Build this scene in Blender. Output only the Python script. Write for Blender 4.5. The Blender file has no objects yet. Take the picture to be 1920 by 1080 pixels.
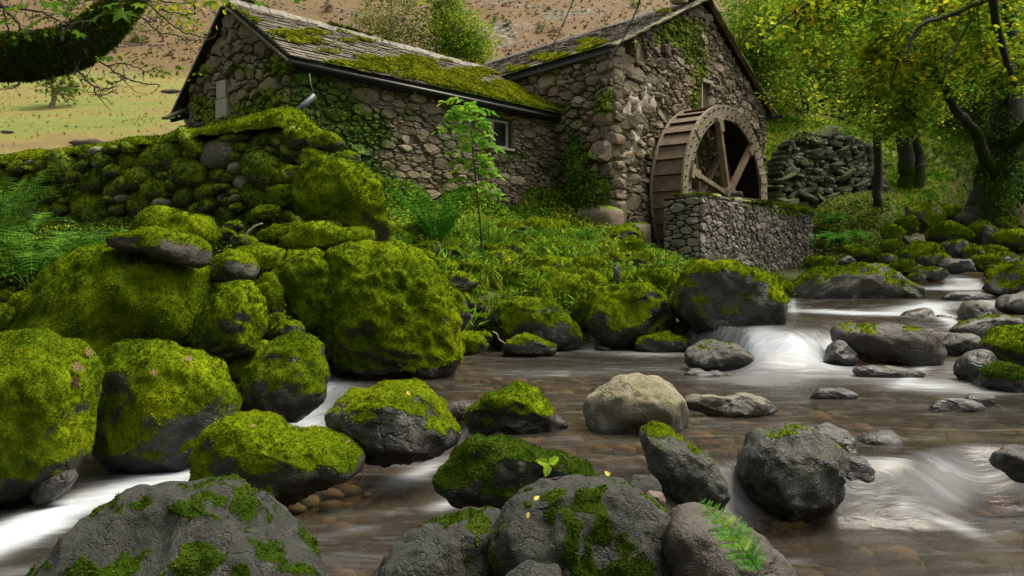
import bpy, bmesh, math, random
import numpy as np
from mathutils import Vector, Matrix

SC = bpy.context.scene
COL = SC.collection
F, HZ, EYE = 1493.3, 480.0, 1.3          # focal length in photo pixels, horizon row, eye height

# ------------------------------------------------------------------ camera, sky, sun, exposure
cam_d = bpy.data.cameras.new('camera'); cam = bpy.data.objects.new('camera', cam_d); COL.objects.link(cam)
cam.location = (0, 0, EYE); cam.rotation_euler = (math.radians(90), 0, 0)
cam_d.sensor_width = 36; cam_d.lens = 36 * F / 1920; cam_d.shift_y = -(540 - HZ) / 1920
cam_d.clip_start = 0.05; cam_d.clip_end = 2000
SC.camera = cam
W = bpy.data.worlds.new('World'); SC.world = W; W.use_nodes = True
wn = W.node_tree.nodes; wl_ = W.node_tree.links
sky = wn.new('ShaderNodeTexSky'); sky.sky_type = 'NISHITA'; sky.sun_disc = False
SUN_EL, SUN_AZ = 62, 70                  # sun stands behind the mill, a little to the right
sky.sun_elevation = math.radians(SUN_EL); sky.sun_rotation = math.radians(SUN_AZ)
sky.air_density = 1.0; sky.dust_density = 6.0; sky.ozone_density = 0.6; sky.altitude = 200
wn['Background'].inputs['Strength'].default_value = 0.11
hs = wn.new('ShaderNodeHueSaturation'); hs.inputs['Saturation'].default_value = .20       # thin cloud greys the blue
wl_.new(sky.outputs['Color'], hs.inputs['Color']); wl_.new(hs.outputs['Color'], wn['Background'].inputs['Color'])
sd = bpy.data.lights.new('sun', 'SUN'); sun = bpy.data.objects.new('sun', sd); COL.objects.link(sun)
sd.energy = 2.6; sd.angle = math.radians(30); sd.color = (1.0, 0.90, 0.72)
az, el = math.radians(SUN_AZ), math.radians(SUN_EL)
sun.rotation_euler = Vector((math.sin(az) * math.cos(el), math.cos(az) * math.cos(el), math.sin(el))).to_track_quat('Z', 'Y').to_euler()
SC.view_settings.view_transform = 'Standard'; SC.view_settings.look = 'None'
SC.view_settings.gamma = 1; SC.view_settings.use_curve_mapping = False
SC.view_settings.exposure = 1.22
SC.cycles.max_bounces = 6; SC.cycles.diffuse_bounces = 3; SC.cycles.glossy_bounces = 2
SC.cycles.transparent_max_bounces = 8; SC.cycles.transmission_bounces = 3
SC.cycles.use_denoising = True

# ------------------------------------------------------------------ small helpers
def P(px, py, Y):
    return Vector(((px - 960) / F * Y, Y, EYE + (HZ - py) / F * Y))
def ss(a, b, x):
    t = np.clip((np.asarray(x, float) - a) / (b - a), 0, 1); return t * t * (3 - 2 * t)
def _h(ix, iy, iz, s):
    n = (ix * 73856093 ^ iy * 19349663 ^ iz * 83492791 ^ (s * 2654435 + 977)) & 0xffffffff
    n = ((n ^ (n >> 13)) * 1274126177) & 0xffffffff
    n = ((n ^ (n >> 15)) * 668265263) & 0xffffffff
    return ((n ^ (n >> 16)) & 0xffff) / 65535.0
def vn(p, s=0):
    p = np.asarray(p, float); f = np.floor(p).astype(np.int64); t = p - f; t = t * t * (3 - 2 * t)
    r = 0
    for a in (0, 1):
        for b in (0, 1):
            for c in (0, 1):
                w = (t[:, 0] if a else 1 - t[:, 0]) * (t[:, 1] if b else 1 - t[:, 1]) * (t[:, 2] if c else 1 - t[:, 2])
                r = r + w * _h(f[:, 0] + a, f[:, 1] + b, f[:, 2] + c, s)
    return r
def fbm(p, o=3, s=0):
    r = 0; a = .5; q = np.asarray(p, float)
    for i in range(o):
        r = r + a * (vn(q, s + i * 17) - .5) * 2; q = q * 2.03 + 11.3; a *= .5
    return r
def V3(x, y, z):
    return np.stack(np.broadcast_arrays(np.asarray(x, float), np.asarray(y, float), np.asarray(z, float)), -1).reshape(-1, 3)

def mesh_np(name, v, f, mat=None, smooth=True, attrs=None):
    """v n x 3, f m x 3 or m x 4 numpy (or a list of such)"""
    me = bpy.data.meshes.new(name)
    fl = f if isinstance(f, list) else [f]
    fl = [np.asarray(a, np.int32) for a in fl if len(a)]
    nl = sum(a.size for a in fl); npoly = sum(len(a) for a in fl)
    me.vertices.add(len(v)); me.vertices.foreach_set('co', np.asarray(v, np.float32).ravel())
    me.loops.add(nl); me.loops.foreach_set('vertex_index', np.concatenate([a.ravel() for a in fl]))
    me.polygons.add(npoly)
    tot = np.concatenate([np.full(len(a), a.shape[1], np.int32) for a in fl])
    st = np.concatenate([[0], np.cumsum(tot)[:-1]]).astype(np.int32)
    me.polygons.foreach_set('loop_start', st)
    me.polygons.foreach_set('use_smooth', np.full(npoly, smooth))
    me.update(calc_edges=True); me.validate()
    if attrs:
        for k, a in attrs.items():
            at = me.attributes.new(k, 'FLOAT', 'POINT'); at.data.foreach_set('value', np.asarray(a, np.float32))
    if mat: me.materials.append(mat)
    return me
def link(name, me, parent=None, loc=None):
    o = bpy.data.objects.new(name, me); COL.objects.link(o)
    if parent is not None: o.parent = parent
    if loc is not None: o.location = loc
    return o
def tag(o, label=None, cat=None, group=None, kind=None):
    if label: o['label'] = label
    if cat: o['category'] = cat
    if group: o['group'] = group
    if kind: o['kind'] = kind
    return o
def thing(name, label, cat, loc=(0, 0, 0), group=None):
    o = bpy.data.objects.new(name, None); COL.objects.link(o); o.location = loc; o.empty_display_size = .2
    return tag(o, label, cat, group)
def part(name, me, parent, kind=None, label=None):
    """a mesh in world coordinates put under a parent that stands somewhere else"""
    o = link(name, me, parent)
    w = Vector((0, 0, 0)); p = parent
    while p is not None: w += p.location; p = p.parent
    o.location = -w
    if kind: o['kind'] = kind
    if label: o['label'] = label
    return o

# mesh builder for boxes and tubes
class MB:
    def __init__(s): s.v = []; s.q = []; s.t = []; s.n = 0
    def add(s, v, q=None, t=None):
        v = np.asarray(v, float)
        s.v.append(v)
        if q is not None and len(q): s.q.append(np.asarray(q) + s.n)
        if t is not None and len(t): s.t.append(np.asarray(t) + s.n)
        s.n += len(v)
    def box(s, c, ax, ay, az_, sx, sy, sz):
        c = np.array(c, float); A = np.array(ax, float) * sx / 2; B = np.array(ay, float) * sy / 2; C = np.array(az_, float) * sz / 2
        v = [c + i * A + j * B + k * C for i in (-1, 1) for j in (-1, 1) for k in (-1, 1)]
        s.add(v, [(0, 1, 3, 2), (4, 6, 7, 5), (0, 4, 5, 1), (2, 3, 7, 6), (0, 2, 6, 4), (1, 5, 7, 3)])
    def bar(s, a, b, w, h, up=(0, 0, 1)):
        a = np.array(a, float); b = np.array(b, float); d = b - a; L = np.linalg.norm(d); d = d / L
        sd_ = np.cross(d, up); sd_ /= np.linalg.norm(sd_); u = np.cross(sd_, d)
        s.box((a + b) / 2, d, sd_, u, L, w, h)
    def tube(s, pts, rad, n=6, cap=True):
        pts = np.array([tuple(p) for p in pts], float); m = len(pts)
        rad = np.broadcast_to(np.array(rad, float), (m,))
        tg = np.gradient(pts, axis=0); tg /= np.linalg.norm(tg, axis=1)[:, None] + 1e-9
        ref = np.array([0, 0, 1.]) if abs(tg[0, 2]) < .9 else np.array([1., 0, 0])
        v = []
        for i in range(m):
            a = np.cross(tg[i], ref); a /= np.linalg.norm(a) + 1e-9; b = np.cross(tg[i], a)
            ref = np.cross(a, tg[i])
            th = np.arange(n) / n * 2 * math.pi
            v.append(pts[i] + rad[i] * (np.cos(th)[:, None] * a + np.sin(th)[:, None] * b))
        v = np.concatenate(v)
        q = [(i * n + j, i * n + (j + 1) % n, (i + 1) * n + (j + 1) % n, (i + 1) * n + j) for i in range(m - 1) for j in range(n)]
        t = []
        if cap:
            t += [(0, j + 1, j) for j in range(1, n - 1)]
            o = (m - 1) * n; t += [(o, o + j, o + j + 1) for j in range(1, n - 1)]
        s.add(v, q, t)
    def prism(s, poly, O, U, Vv, N, thick):
        O, U, Vv, N = [np.array(a, float) for a in (O, U, Vv, N)]
        n = len(poly); f = [O + U * p[0] + Vv * p[1] for p in poly]; b = [p - N * thick for p in f]
        s.add(f + b, [(i, i + n, (i + 1) % n + n, (i + 1) % n) for i in range(n)],
              [(0, i, i + 1) for i in range(1, n - 1)] + [(n, n + i + 1, n + i) for i in range(1, n - 1)])
    def mesh(s, name, mat, smooth=False):
        f = []
        if s.q: f.append(np.concatenate(s.q))
        if s.t: f.append(np.concatenate(s.t))
        return mesh_np(name, np.concatenate(s.v), f, mat, smooth)

_ico = {}
def ico(sub):
    if sub not in _ico:
        bm = bmesh.new(); bmesh.ops.create_icosphere(bm, subdivisions=sub, radius=1)
        v = np.array([x.co[:] for x in bm.verts]); f = np.array([[a.index for a in x.verts] for x in bm.faces]); bm.free()
        _ico[sub] = (v / np.linalg.norm(v, axis=1)[:, None], f)
    return _ico[sub]
def vnormals(v, f):
    fn = np.cross(v[f[:, 1]] - v[f[:, 0]], v[f[:, 2]] - v[f[:, 0]])
    n = np.zeros_like(v)
    for k in range(3):
        for c in range(3): n[:, c] += np.bincount(f[:, k], fn[:, c], minlength=len(v))
    return n / (np.linalg.norm(n, axis=1)[:, None] + 1e-12)
def sample_surface(v, f, w, dens, rng):
    """random points on triangles: dens per m2 times vertex weight w; returns points, normals"""
    a, b, c = v[f[:, 0]], v[f[:, 1]], v[f[:, 2]]
    fn = np.cross(b - a, c - a); ar = np.linalg.norm(fn, axis=1) / 2
    fw = w[f].mean(1); p = ar * fw * dens
    k = rng.poisson(p); idx = np.repeat(np.arange(len(f)), k)
    r1, r2 = rng.random(len(idx)), rng.random(len(idx)); fl = r1 + r2 > 1; r1[fl] = 1 - r1[fl]; r2[fl] = 1 - r2[fl]
    p = a[idx] + (b - a)[idx] * r1[:, None] + (c - a)[idx] * r2[:, None]
    n = fn[idx] / (np.linalg.norm(fn[idx], axis=1)[:, None] + 1e-12)
    return p, n

# templates for scattering: vertices (x, y along the ground; z along the normal), triangles, per-vertex tip value
def tpl_moss(seed=0):
    r = random.Random(seed); v = []; f = []
    for i in range(4):
        a = i * 1.571 + r.uniform(-.5, .5); ca, sa = math.cos(a), math.sin(a); l = r.uniform(.6, 1.0)
        w = .34; o = len(v)
        v += [(-sa * w, ca * w, -.25), (sa * w, -ca * w, -.25), (ca * l * .9, sa * l * .9, r.uniform(.45, .95))]
        f.append((o, o + 1, o + 2))
    return np.array(v), np.array(f)
def tpl_grass(seed=0, n=6, spread=.55, w=.05):
    r = random.Random(seed); v = []; f = []
    for i in range(n):
        a = r.uniform(0, 6.28); ca, sa = math.cos(a), math.sin(a); h = r.uniform(.6, 1.0); s_ = r.uniform(.1, spread); o = len(v)
        x0, y0 = r.uniform(-.25, .25), r.uniform(-.25, .25)
        v += [(x0 - sa * w, y0 + ca * w, -.05), (x0 + sa * w, y0 - ca * w, -.05),
              (x0 + ca * s_ * .4 - sa * w * .8, y0 + sa * s_ * .4 + ca * w * .8, h * .6), (x0 + ca * s_ * .4 + sa * w * .8, y0 + sa * s_ * .4 - ca * w * .8, h * .6),
              (x0 + ca * s_ * 1.2, y0 + sa * s_ * 1.2, h * .9)]
        f += [(o, o + 1, o + 2), (o + 1, o + 3, o + 2), (o + 2, o + 3, o + 4)]
    return np.array(v), np.array(f)
def tpl_leaf():      # a leaf lying in xy, folded along its middle, slightly drooping tip
    v = [(0, 0, 0), (.32, .28, .08), (.24, .72, .04), (0, 1.0, -.10), (-.24, .72, .04), (-.32, .28, .08), (0, .5, -.02)]
    return np.array(v, float), np.array([(0, 1, 6), (1, 2, 6), (2, 3, 6), (3, 4, 6), (4, 5, 6), (5, 0, 6)])
def tpl_leaf2():     # cheap leaf: two triangles folded
    v = [(0, 0, 0), (.34, .45, .08), (0, 1.0, -.08), (-.34, .45, .08)]
    return np.array(v, float), np.array([(0, 1, 2), (0, 2, 3)])
def tpl_maple():     # five lobed leaf
    v = [(0, 0, 0)]; out = []
    ang = [-140, -115, -75, -60, -38, -20, 0, 20, 38, 60, 75, 115, 140]
    rad = [.45, .36, .80, .62, .50, .62, 1.0, .62, .50, .62, .80, .36, .45]
    rad = [.42, .40, .78, .50, .92, .55, 1.0, .55, .92, .50, .78, .40, .42]
    ang = [-150, -125, -100, -78, -50, -25, 0, 25, 50, 78, 100, 125, 150]
    v = [(0, .0, 0)] + [(r * math.sin(math.radians(a)), r * math.cos(math.radians(a)) + .0, -.12 * r * r + (.05 if i % 2 else -.02)) for i, (a, r) in enumerate(zip(ang, rad))]
    return np.array(v), np.array([(0, i + 1, i) for i in range(1, len(v) - 1)])
def replicate(tpl, pos, nrm, size, rng, tangent=None):
    tv, tf = tpl; n = len(pos); pos = np.asarray(pos, float); nrm = np.asarray(nrm, float)
    nrm = nrm / (np.linalg.norm(nrm, axis=1)[:, None] + 1e-9)
    r = rng.normal(size=(n, 3)) if tangent is None else np.asarray(tangent, float)
    y = r - (r * nrm).sum(1)[:, None] * nrm; y /= np.linalg.norm(y, axis=1)[:, None] + 1e-9
    x = np.cross(y, nrm); size = np.broadcast_to(np.asarray(size, float), (n,))
    v = pos[:, None, :] + size[:, None, None] * (tv[None, :, 0:1] * x[:, None, :] + tv[None, :, 1:2] * y[:, None, :] + tv[None, :, 2:3] * nrm[:, None, :])
    f = (tf[None] + (np.arange(n) * len(tv))[:, None, None]).reshape(-1, 3)
    rnd = np.repeat(rng.random(n), len(tv))
    return v.reshape(-1, 3), f, rnd
def scatter_mesh(name, tpl, pos, nrm, size, rng, mat, tangent=None, smooth=False):
    if len(pos) == 0: pos = np.zeros((1, 3)); nrm = np.array([[0, 0, 1.]]); size = .001
    v, f, rnd = replicate(tpl, pos, nrm, size, rng, tangent)
    return mesh_np(name, v, f, mat, smooth, {'rnd': rnd})

# ------------------------------------------------------------------ materials
def new_mat(name):
    m = bpy.data.materials.new(name); m.use_nodes = True; nt = m.node_tree
    b = nt.nodes['Principled BSDF']; return m, nt, b
def N(nt, t, **kw):
    n = nt.nodes.new(t)
    for k, v in kw.items():
        if k in n.inputs.keys() if hasattr(n.inputs, 'keys') else False: n.inputs[k].default_value = v
        else: setattr(n, k, v)
    return n
def noise(nt, scale, detail=4, rough=.55, vec=None, dist=0):
    n = nt.nodes.new('ShaderNodeTexNoise'); n.inputs['Scale'].default_value = scale; n.inputs['Detail'].default_value = detail
    n.inputs['Roughness'].default_value = rough; n.inputs['Distortion'].default_value = dist
    if vec is not None: nt.links.new(vec, n.inputs['Vector'])
    return n.outputs['Fac']
def ramp(nt, fac, stops, interp='LINEAR'):
    r = nt.nodes.new('ShaderNodeValToRGB'); r.color_ramp.interpolation = interp
    e = r.color_ramp.elements
    while len(e) < len(stops): e.new(.5)
    for i, (p, c) in enumerate(stops):
        e[i].position = p; e[i].color = (c[0], c[1], c[2], 1) if not isinstance(c, (int, float)) else (c, c, c, 1)
    nt.links.new(fac, r.inputs['Fac']); return r.outputs['Color']
def mix(nt, fac, a, b, mode='MIX'):
    m = nt.nodes.new('ShaderNodeMix'); m.data_type = 'RGBA'; m.blend_type = mode; m.clamp_factor = True
    for s_, i in ((fac, 0), (a, 6), (b, 7)):
        if isinstance(s_, (int, float)): m.inputs[i].default_value = s_ if i == 0 else (s_, s_, s_, 1)
        elif isinstance(s_, tuple): m.inputs[i].default_value = (*s_, 1)
        else: nt.links.new(s_, m.inputs[i])
    return m.outputs[2]
def math_(nt, op, a, b=0.0, c=None):
    m = nt.nodes.new('ShaderNodeMath'); m.operation = op
    for i, s_ in enumerate((a, b) if c is None else (a, b, c)):
        if isinstance(s_, (int, float)): m.inputs[i].default_value = s_
        else: nt.links.new(s_, m.inputs[i])
    return m.outputs[0]
def attr(nt, name):
    a = nt.nodes.new('ShaderNodeAttribute'); a.attribute_name = name; return a.outputs['Fac']
def wpos(nt):
    return nt.nodes.new('ShaderNodeNewGeometry').outputs['Position']
def bump(nt, b, h, dist, strength=1.0):
    n = nt.nodes.new('ShaderNodeBump'); n.inputs['Distance'].default_value = dist; n.inputs['Strength'].default_value = strength
    nt.links.new(h, n.inputs['Height']); nt.links.new(n.outputs['Normal'], b.inputs['Normal']); return n
def obj_rand(nt):
    return nt.nodes.new('ShaderNodeObjectInfo').outputs['Random']
MOSS = [(.0, (.013, .032, .003)), (.28, (.034, .072, .003)), (.52, (.106, .155, .004)), (.78, (.26, .315, .006)), (1, (.42, .43, .02))]
MOSSD = [(.0, (.010, .022, .003)), (.4, (.024, .052, .005)), (.75, (.055, .095, .007)), (1, (.11, .145, .015))]

def mat_tuft(name, stops, scale=1.6, spread=.5, brown=.25, trans=0.0, rough=.85):
    m, nt, b = new_mat(name); p = wpos(nt)
    n1 = noise(nt, scale, 4, .6, p); rn = attr(nt, 'rnd')
    v = math_(nt, 'ADD', math_(nt, 'MULTIPLY', math_(nt, 'SUBTRACT', n1, .5), 2.3), math_(nt, 'MULTIPLY', rn, spread))
    v = math_(nt, 'ADD', v, .5 - spread / 2)
    c = ramp(nt, v, stops)
    if brown:
        n2 = noise(nt, scale * 2.3, 3, .6, p)
        c = mix(nt, ramp(nt, n2, [(.54, 0.), (.68, brown)]), c, (.13, .085, .012))
        c = mix(nt, ramp(nt, noise(nt, scale * 4.5, 4, .7, p), [(.40, .75), (.56, 0.)]), c, (.018, .030, .004))
    nt.links.new(c, b.inputs['Base Color']); b.inputs['Roughness'].default_value = rough
    b.inputs['Specular IOR Level'].default_value = .02
    if trans:
        tr = nt.nodes.new('ShaderNodeBsdfTranslucent'); nt.links.new(c, tr.inputs['Color'])
        ms = nt.nodes.new('ShaderNodeMixShader'); ms.inputs[0].default_value = trans
        out = nt.nodes['Material Output']
        nt.links.new(b.outputs[0], ms.inputs[1]); nt.links.new(tr.outputs[0], ms.inputs[2]); nt.links.new(ms.outputs[0], out.inputs['Surface'])
    return m

def mat_rock(name, c1, c2, c3=(.30, .29, .25), lichen=.3, rough=(.5, .85), mossy=MOSS, scale=1.0, bumpd=.03, gain=.50):
    m, nt, b = new_mat(name); p = wpos(nt)
    n1 = noise(nt, 2.2 * scale, 6, .65, p, .4); n2 = noise(nt, 14 * scale, 5, .7, p); n3 = noise(nt, 60 * scale, 3, .7, p)
    c = ramp(nt, n1, [(.32, c1), (.62, c2)])
    c = mix(nt, ramp(nt, n2, [(.35, 0.), (.75, .55)]), c, tuple(x * .45 for x in c1))
    n4 = noise(nt, 5.5 * scale, 6, .75, p, .8)
    c = mix(nt, ramp(nt, n4, [(.55, 0.), (.63, lichen)]), c, c3)
    c = mix(nt, ramp(nt, n3, [(.4, .0), (.7, .35)]), c, tuple(min(1, x * 1.7) for x in c2))
    r = ramp(nt, n1, [(.3, rough[0]), (.7, rough[1])])
    vo = nt.nodes.new('ShaderNodeTexVoronoi'); vo.feature = 'DISTANCE_TO_EDGE'; vo.inputs['Scale'].default_value = 2.6 * scale
    wv = nt.nodes.new('ShaderNodeMix'); wv.data_type = 'VECTOR'; wv.inputs[0].default_value = .35
    nz = nt.nodes.new('ShaderNodeTexNoise'); nz.inputs['Scale'].default_value = 3.5 * scale; nz.inputs['Detail'].default_value = 5; nt.links.new(p, nz.inputs['Vector'])
    nt.links.new(p, wv.inputs[4]); nt.links.new(nz.outputs['Color'], wv.inputs[5]); nt.links.new(wv.outputs[1], vo.inputs['Vector'])
    fiss = math_(nt, 'MULTIPLY', ramp(nt, vo.outputs['Distance'], [(0.0, 1.), (.030, 0.)]), ramp(nt, n1, [(.42, 0.), (.58, 1.)]))
    c = mix(nt, math_(nt, 'MULTIPLY', fiss, .8), c, tuple(x * .25 for x in c1))
    spk = math_(nt, 'MULTIPLY', ramp(nt, noise(nt, 34 * scale, 3, .6, p), [(.60, 0.), (.66, 1.)]), ramp(nt, noise(nt, 4.5 * scale, 4, .6, p), [(.45, 0.), (.58, .9)]))
    c = mix(nt, spk, c, (.012, .015, .007))
    n5 = noise(nt, 8 * scale, 6, .8, p, .3)
    c = mix(nt, ramp(nt, n5, [(.50, 0.), (.60, .5)]), c, tuple(min(1, x * 1.7) for x in c2))
    c = mix(nt, ramp(nt, noise(nt, 3.1 * scale, 5, .7, p, .5), [(.42, 0.), (.62, .55)]), c, tuple(a_ * b_ for a_, b_ in zip(c2, (.62, .74, .28))))
    c = mix(nt, 1.0, c, (gain, gain * .94, gain * .80), 'MULTIPLY')
    # darker and glossier where the stream keeps the stone wet
    wetv = attr(nt, 'wet')
    c = mix(nt, math_(nt, 'MULTIPLY', wetv, .72), c, (.012, .011, .010))
    r = mix(nt, wetv, r, .22)
    # moss growing on the stone
    mo = attr(nt, 'moss')
    mn = noise(nt, 26, 4, .75, p)
    mfac = ramp(nt, math_(nt, 'ADD', mo, math_(nt, 'MULTIPLY', math_(nt, 'SUBTRACT', mn, .5), .9)), [(.30, 0.), (.62, 1.)])
    mc = ramp(nt, math_(nt, 'ADD', math_(nt, 'MULTIPLY', noise(nt, 1.6, 4, .6, p), .9), math_(nt, 'MULTIPLY', math_(nt, 'SUBTRACT', mn, .45), .5)), mossy)
    c = mix(nt, mfac, c, mix(nt, .25, mc, (.03, .035, .004)))
    r = mix(nt, mfac, r, .95)
    nt.links.new(math_(nt, 'SUBTRACT', .5, math_(nt, 'MULTIPLY', mfac, .5)), b.inputs['Specular IOR Level'])
    nt.links.new(c, b.inputs['Base Color']); nt.links.new(r, b.inputs['Roughness'])
    h = math_(nt, 'SUBTRACT', math_(nt, 'ADD', math_(nt, 'MULTIPLY', n5, 1.2), n1), math_(nt, 'MULTIPLY', fiss, .5))
    h = math_(nt, 'ADD', math_(nt, 'MULTIPLY', h, .8), math_(nt, 'ADD', math_(nt, 'MULTIPLY', n2, .5), math_(nt, 'MULTIPLY', n3, .12)))
    h = math_(nt, 'ADD', h, math_(nt, 'MULTIPLY', math_(nt, 'MULTIPLY', mn, mfac), .5))
    bump(nt, b, h, bumpd, .9)
    return m

M = {}
M['rock'] = mat_rock('dark_river_rock', (.028, .028, .022), (.075, .072, .058), lichen=.35)
M['rockdark'] = mat_rock('wet_black_rock', (.016, .016, .013), (.045, .042, .034), (.16, .15, .12), .3, rough=(.3, .65))
M['rockgreen'] = mat_rock('green_grey_rock', (.015, .017, .011), (.045, .050, .032), (.16, .17, .12), .6, scale=1.9, rough=(.4, .8), mossy=MOSSD, bumpd=.045, gain=.42)
M['rocklime'] = mat_rock('lime_tipped_rock', (.020, .023, .015), (.060, .066, .044), (.15, .17, .12), .5, scale=1.9, rough=(.18, .5))
M['rocktan'] = mat_rock('tan_rock', (.12, .108, .078), (.235, .212, .165), (.30, .29, .25), .3, (.7, .95), scale=1.6, bumpd=.02, gain=.74)
M['rockgrey'] = mat_rock('pale_grey_rock', (.060, .055, .044), (.135, .125, .10), (.28, .27, .23), .5, (.5, .85))
M['rockred'] = mat_rock('reddish_rock', (.10, .055, .045), (.22, .14, .11), lichen=.3)
M['rockbrown'] = mat_rock('brown_rock', (.032, .026, .020), (.080, .064, .048), (.16, .14, .11), .3)
M['moss'] = mat_tuft('moss', MOSS, 1.3, .30, .35, .2)
M['mossdark'] = mat_tuft('deep_green_moss', MOSSD, 1.6, .6, .25)
M['mossroof'] = mat_tuft('yellow_green_roof_moss', [(0, (.07, .09, .006)), (.4, (.26, .30, .01)), (1, (.46, .47, .03))], 3, .6, .2)
# ------------------------------------------------------------------ stream levels and land height
def lvl(x, y):
    x = np.asarray(x, float); y = np.asarray(y, float)
    b1 = np.interp(x, [-5, -1.9, -1.3, -.9, -.33, 0, .5, 1.1, 2, 3.2, 6], [7.4, 6.75, 6.6, 5.8, 5.5, 4.7, 4.25, 4.2, 4.5, 4.3, 4.0])
    b2 = np.interp(x, [-5, 1.2, 1.9, 2.3, 2.6, 3.0, 3.4, 4.0, 6], [12, 12, 11.2, 9.9, 8.9, 8.4, 8.6, 9.7, 10])
    z = -.15 - .07 * np.clip(-1.5 - x, 0, 4) * ss(7, 5, y)
    z = z + (.15 - z) * ss(b1 - .22, b1 + .22, y + .35 * np.sin(x * 2.7) * np.sin(x * 1.3 + 1))
    z = z + .33 * ss(b2 - .3 - .25 * ss(3.3, 4, x), b2 + .3 + .25 * ss(3.3, 4, x), y + .2 * np.sin(x * 3.1)) + .16 * ss(11.7, 12.3, y + .12 * (x - 6)) + .21 * ss(15.8, 16.25, y) + .5 * ss(18, 30, y)
    return z
_c = [  # (x, y, z) of the land, read off the photograph
 (-3.9, 14, 2.0), (-6.8, 16.6, 2.45), (1.05, 19.5, 2.25), (2.33, 18.35, 1.75), (4.6, 20.2, .9), (7.7, 24.3, 1.9), (4.0, 17.2, .95), (8.4, 22.0, .8),
 (-8.5, 12, 1.7), (-2.6, 10.2, 1.5), (-2.5, 7, .35), (-1.2, 9, .5), (0, 10.8, .75), (.5, 12.5, 1.1), (2, 12, .92), (3, 14, 1.0), (-1, 12.5, 1.45), (-1, 15.3, 1.9),
 (0, 17, 2.0), (3.2, 11, .6), (-3.5, 6.6, .25), (-5, 8, 1.0), (-5, 5.8, .2), (-4.5, 9.5, 1.35), (-8, 8.5, 1.3), (-12, 8, 1.6), (-9, 5, .8), (-12, 3, 1),
 (9.6, 20.5, 1.7), (9.2, 24, 2.75), (8.8, 22.6, 2.4), (11.3, 19.8, 2.05), (14, 22, 2.4), (17, 32, 4.1), (12, 28, 3.3), (15, 17, 2.0), (14, 12, 1.8), (12, 8, 1.4), (10, 4, 1.2), (9, 1, 1.2),
 (-11.5, 20, 3.9), (-18, 20, 4.1), (-16, 14, 2.9), (-22, 10, 2.6), (-4, 25, 4.9), (2, 28, 5.3), (-12, 30, 6.9), (-25, 30, 7.0), (6, 32, 5.6), (25, 30, 5.0), (22, 20, 3.2), (22, 10, 2.4),
 (5.2, 12.6, .62), (5.6, 15.2, .7), (6.8, 17, .85), (-25, 0, 2), (22, 0, 2), (0, -4, .8), (-10, -8, 1.2), (10, -8, 1.2), (-30, -10, 2.5), (30, -10, 2.5), (4.3, 21.0, .95), (6.2, 21.8, 1.0)]
_c = np.array(_c, float)
def _tps(r2): return np.where(r2 > 0, r2 * np.log(r2 + 1e-12) * .5, 0)
_K = _tps(((_c[:, None, :2] - _c[None, :, :2]) ** 2).sum(-1)) + np.eye(len(_c)) * .4
_Pm = np.c_[np.ones(len(_c)), _c[:, :2]]
_sol = np.linalg.solve(np.block([[_K, _Pm], [_Pm.T, np.zeros((3, 3))]]), np.r_[_c[:, 2], 0, 0, 0])
def land(x, y):
    x = np.asarray(x, float).ravel(); y = np.asarray(y, float).ravel(); z = np.zeros_like(x)
    xc, yc = np.clip(x, -32, 32), np.clip(y, -10, 34)
    for i in range(0, len(x), 20000):
        s = slice(i, i + 20000)
        z[s] = _tps((xc[s, None] - _c[:, 0]) ** 2 + (yc[s, None] - _c[:, 1]) ** 2) @ _sol[:-3] + _sol[-3] + _sol[-2] * xc[s] + _sol[-1] * yc[s]
    p = V3(x * .02, y * .02, 0)
    xr = np.clip(x, -200, 200)
    far = 4.2 + .27 * (np.clip(y, 20, 62) - 20) + .55 * np.clip(y - 62, 0, 600) - .06 * np.clip(xr, 0, 40) + 2.2 * fbm(p, 3, 5) * ss(40, 90, y) + 9 * fbm(p * .6, 3, 9) * ss(70, 180, y)
    far = far + .35 * fbm(V3(x * .25, y * .25, 0), 3, 3)
    t = ss(24, 34, y)
    return z * (1 - t) + far * t
_bl = np.array([(-40, 2), (-9, 4.6), (-5, 5.3), (-2.6, 6.0), (-2.1, 6.8), (-1.6, 7.9), (-.7, 9.0), (-.1, 9.9), (1.0, 10.3), (2.4, 10.6), (4.0, 11.6), (4.9, 13.2), (5.6, 15), (7.3, 17), (9.6, 20), (13.5, 25), (22, 34), (40, 50)])
_br = np.array([(40, -30), (9, -6), (5.2, 2.5), (5.6, 5), (7.0, 8), (8.6, 11.5), (9.8, 14.5), (11.2, 17.5), (13.0, 21), (16.5, 25), (26, 34), (44, 50)])
def _pld(x, y, L):
    d = np.full(len(x), 1e9)
    for a, b in zip(L[:-1], L[1:]):
        e = b - a; t = np.clip(((x - a[0]) * e[0] + (y - a[1]) * e[1]) / (e @ e), 0, 1)
        d = np.minimum(d, np.hypot(x - a[0] - t * e[0], y - a[1] - t * e[1]))
    return d
_poly = np.concatenate([_bl, _br[::-1], [(40, -60), (-60, -60), (-60, 2)]])
def inside(x, y, poly):
    c = np.zeros(len(x), bool); n = len(poly)
    for i in range(n):
        (x1, y1), (x2, y2) = poly[i], poly[(i + 1) % n]
        if y1 == y2: continue
        k = ((y1 > y) != (y2 > y)) & (x < (x2 - x1) * (y - y1) / (y2 - y1) + x1); c ^= k
    return c
def bank(x, y):   # distance from the water's edge, negative over water
    x = np.asarray(x, float).ravel(); y = np.asarray(y, float).ravel()
    d = np.minimum(_pld(x, y, _bl), _pld(x, y, _br))
    return np.where(inside(x, y, _poly), -d, d)
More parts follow.
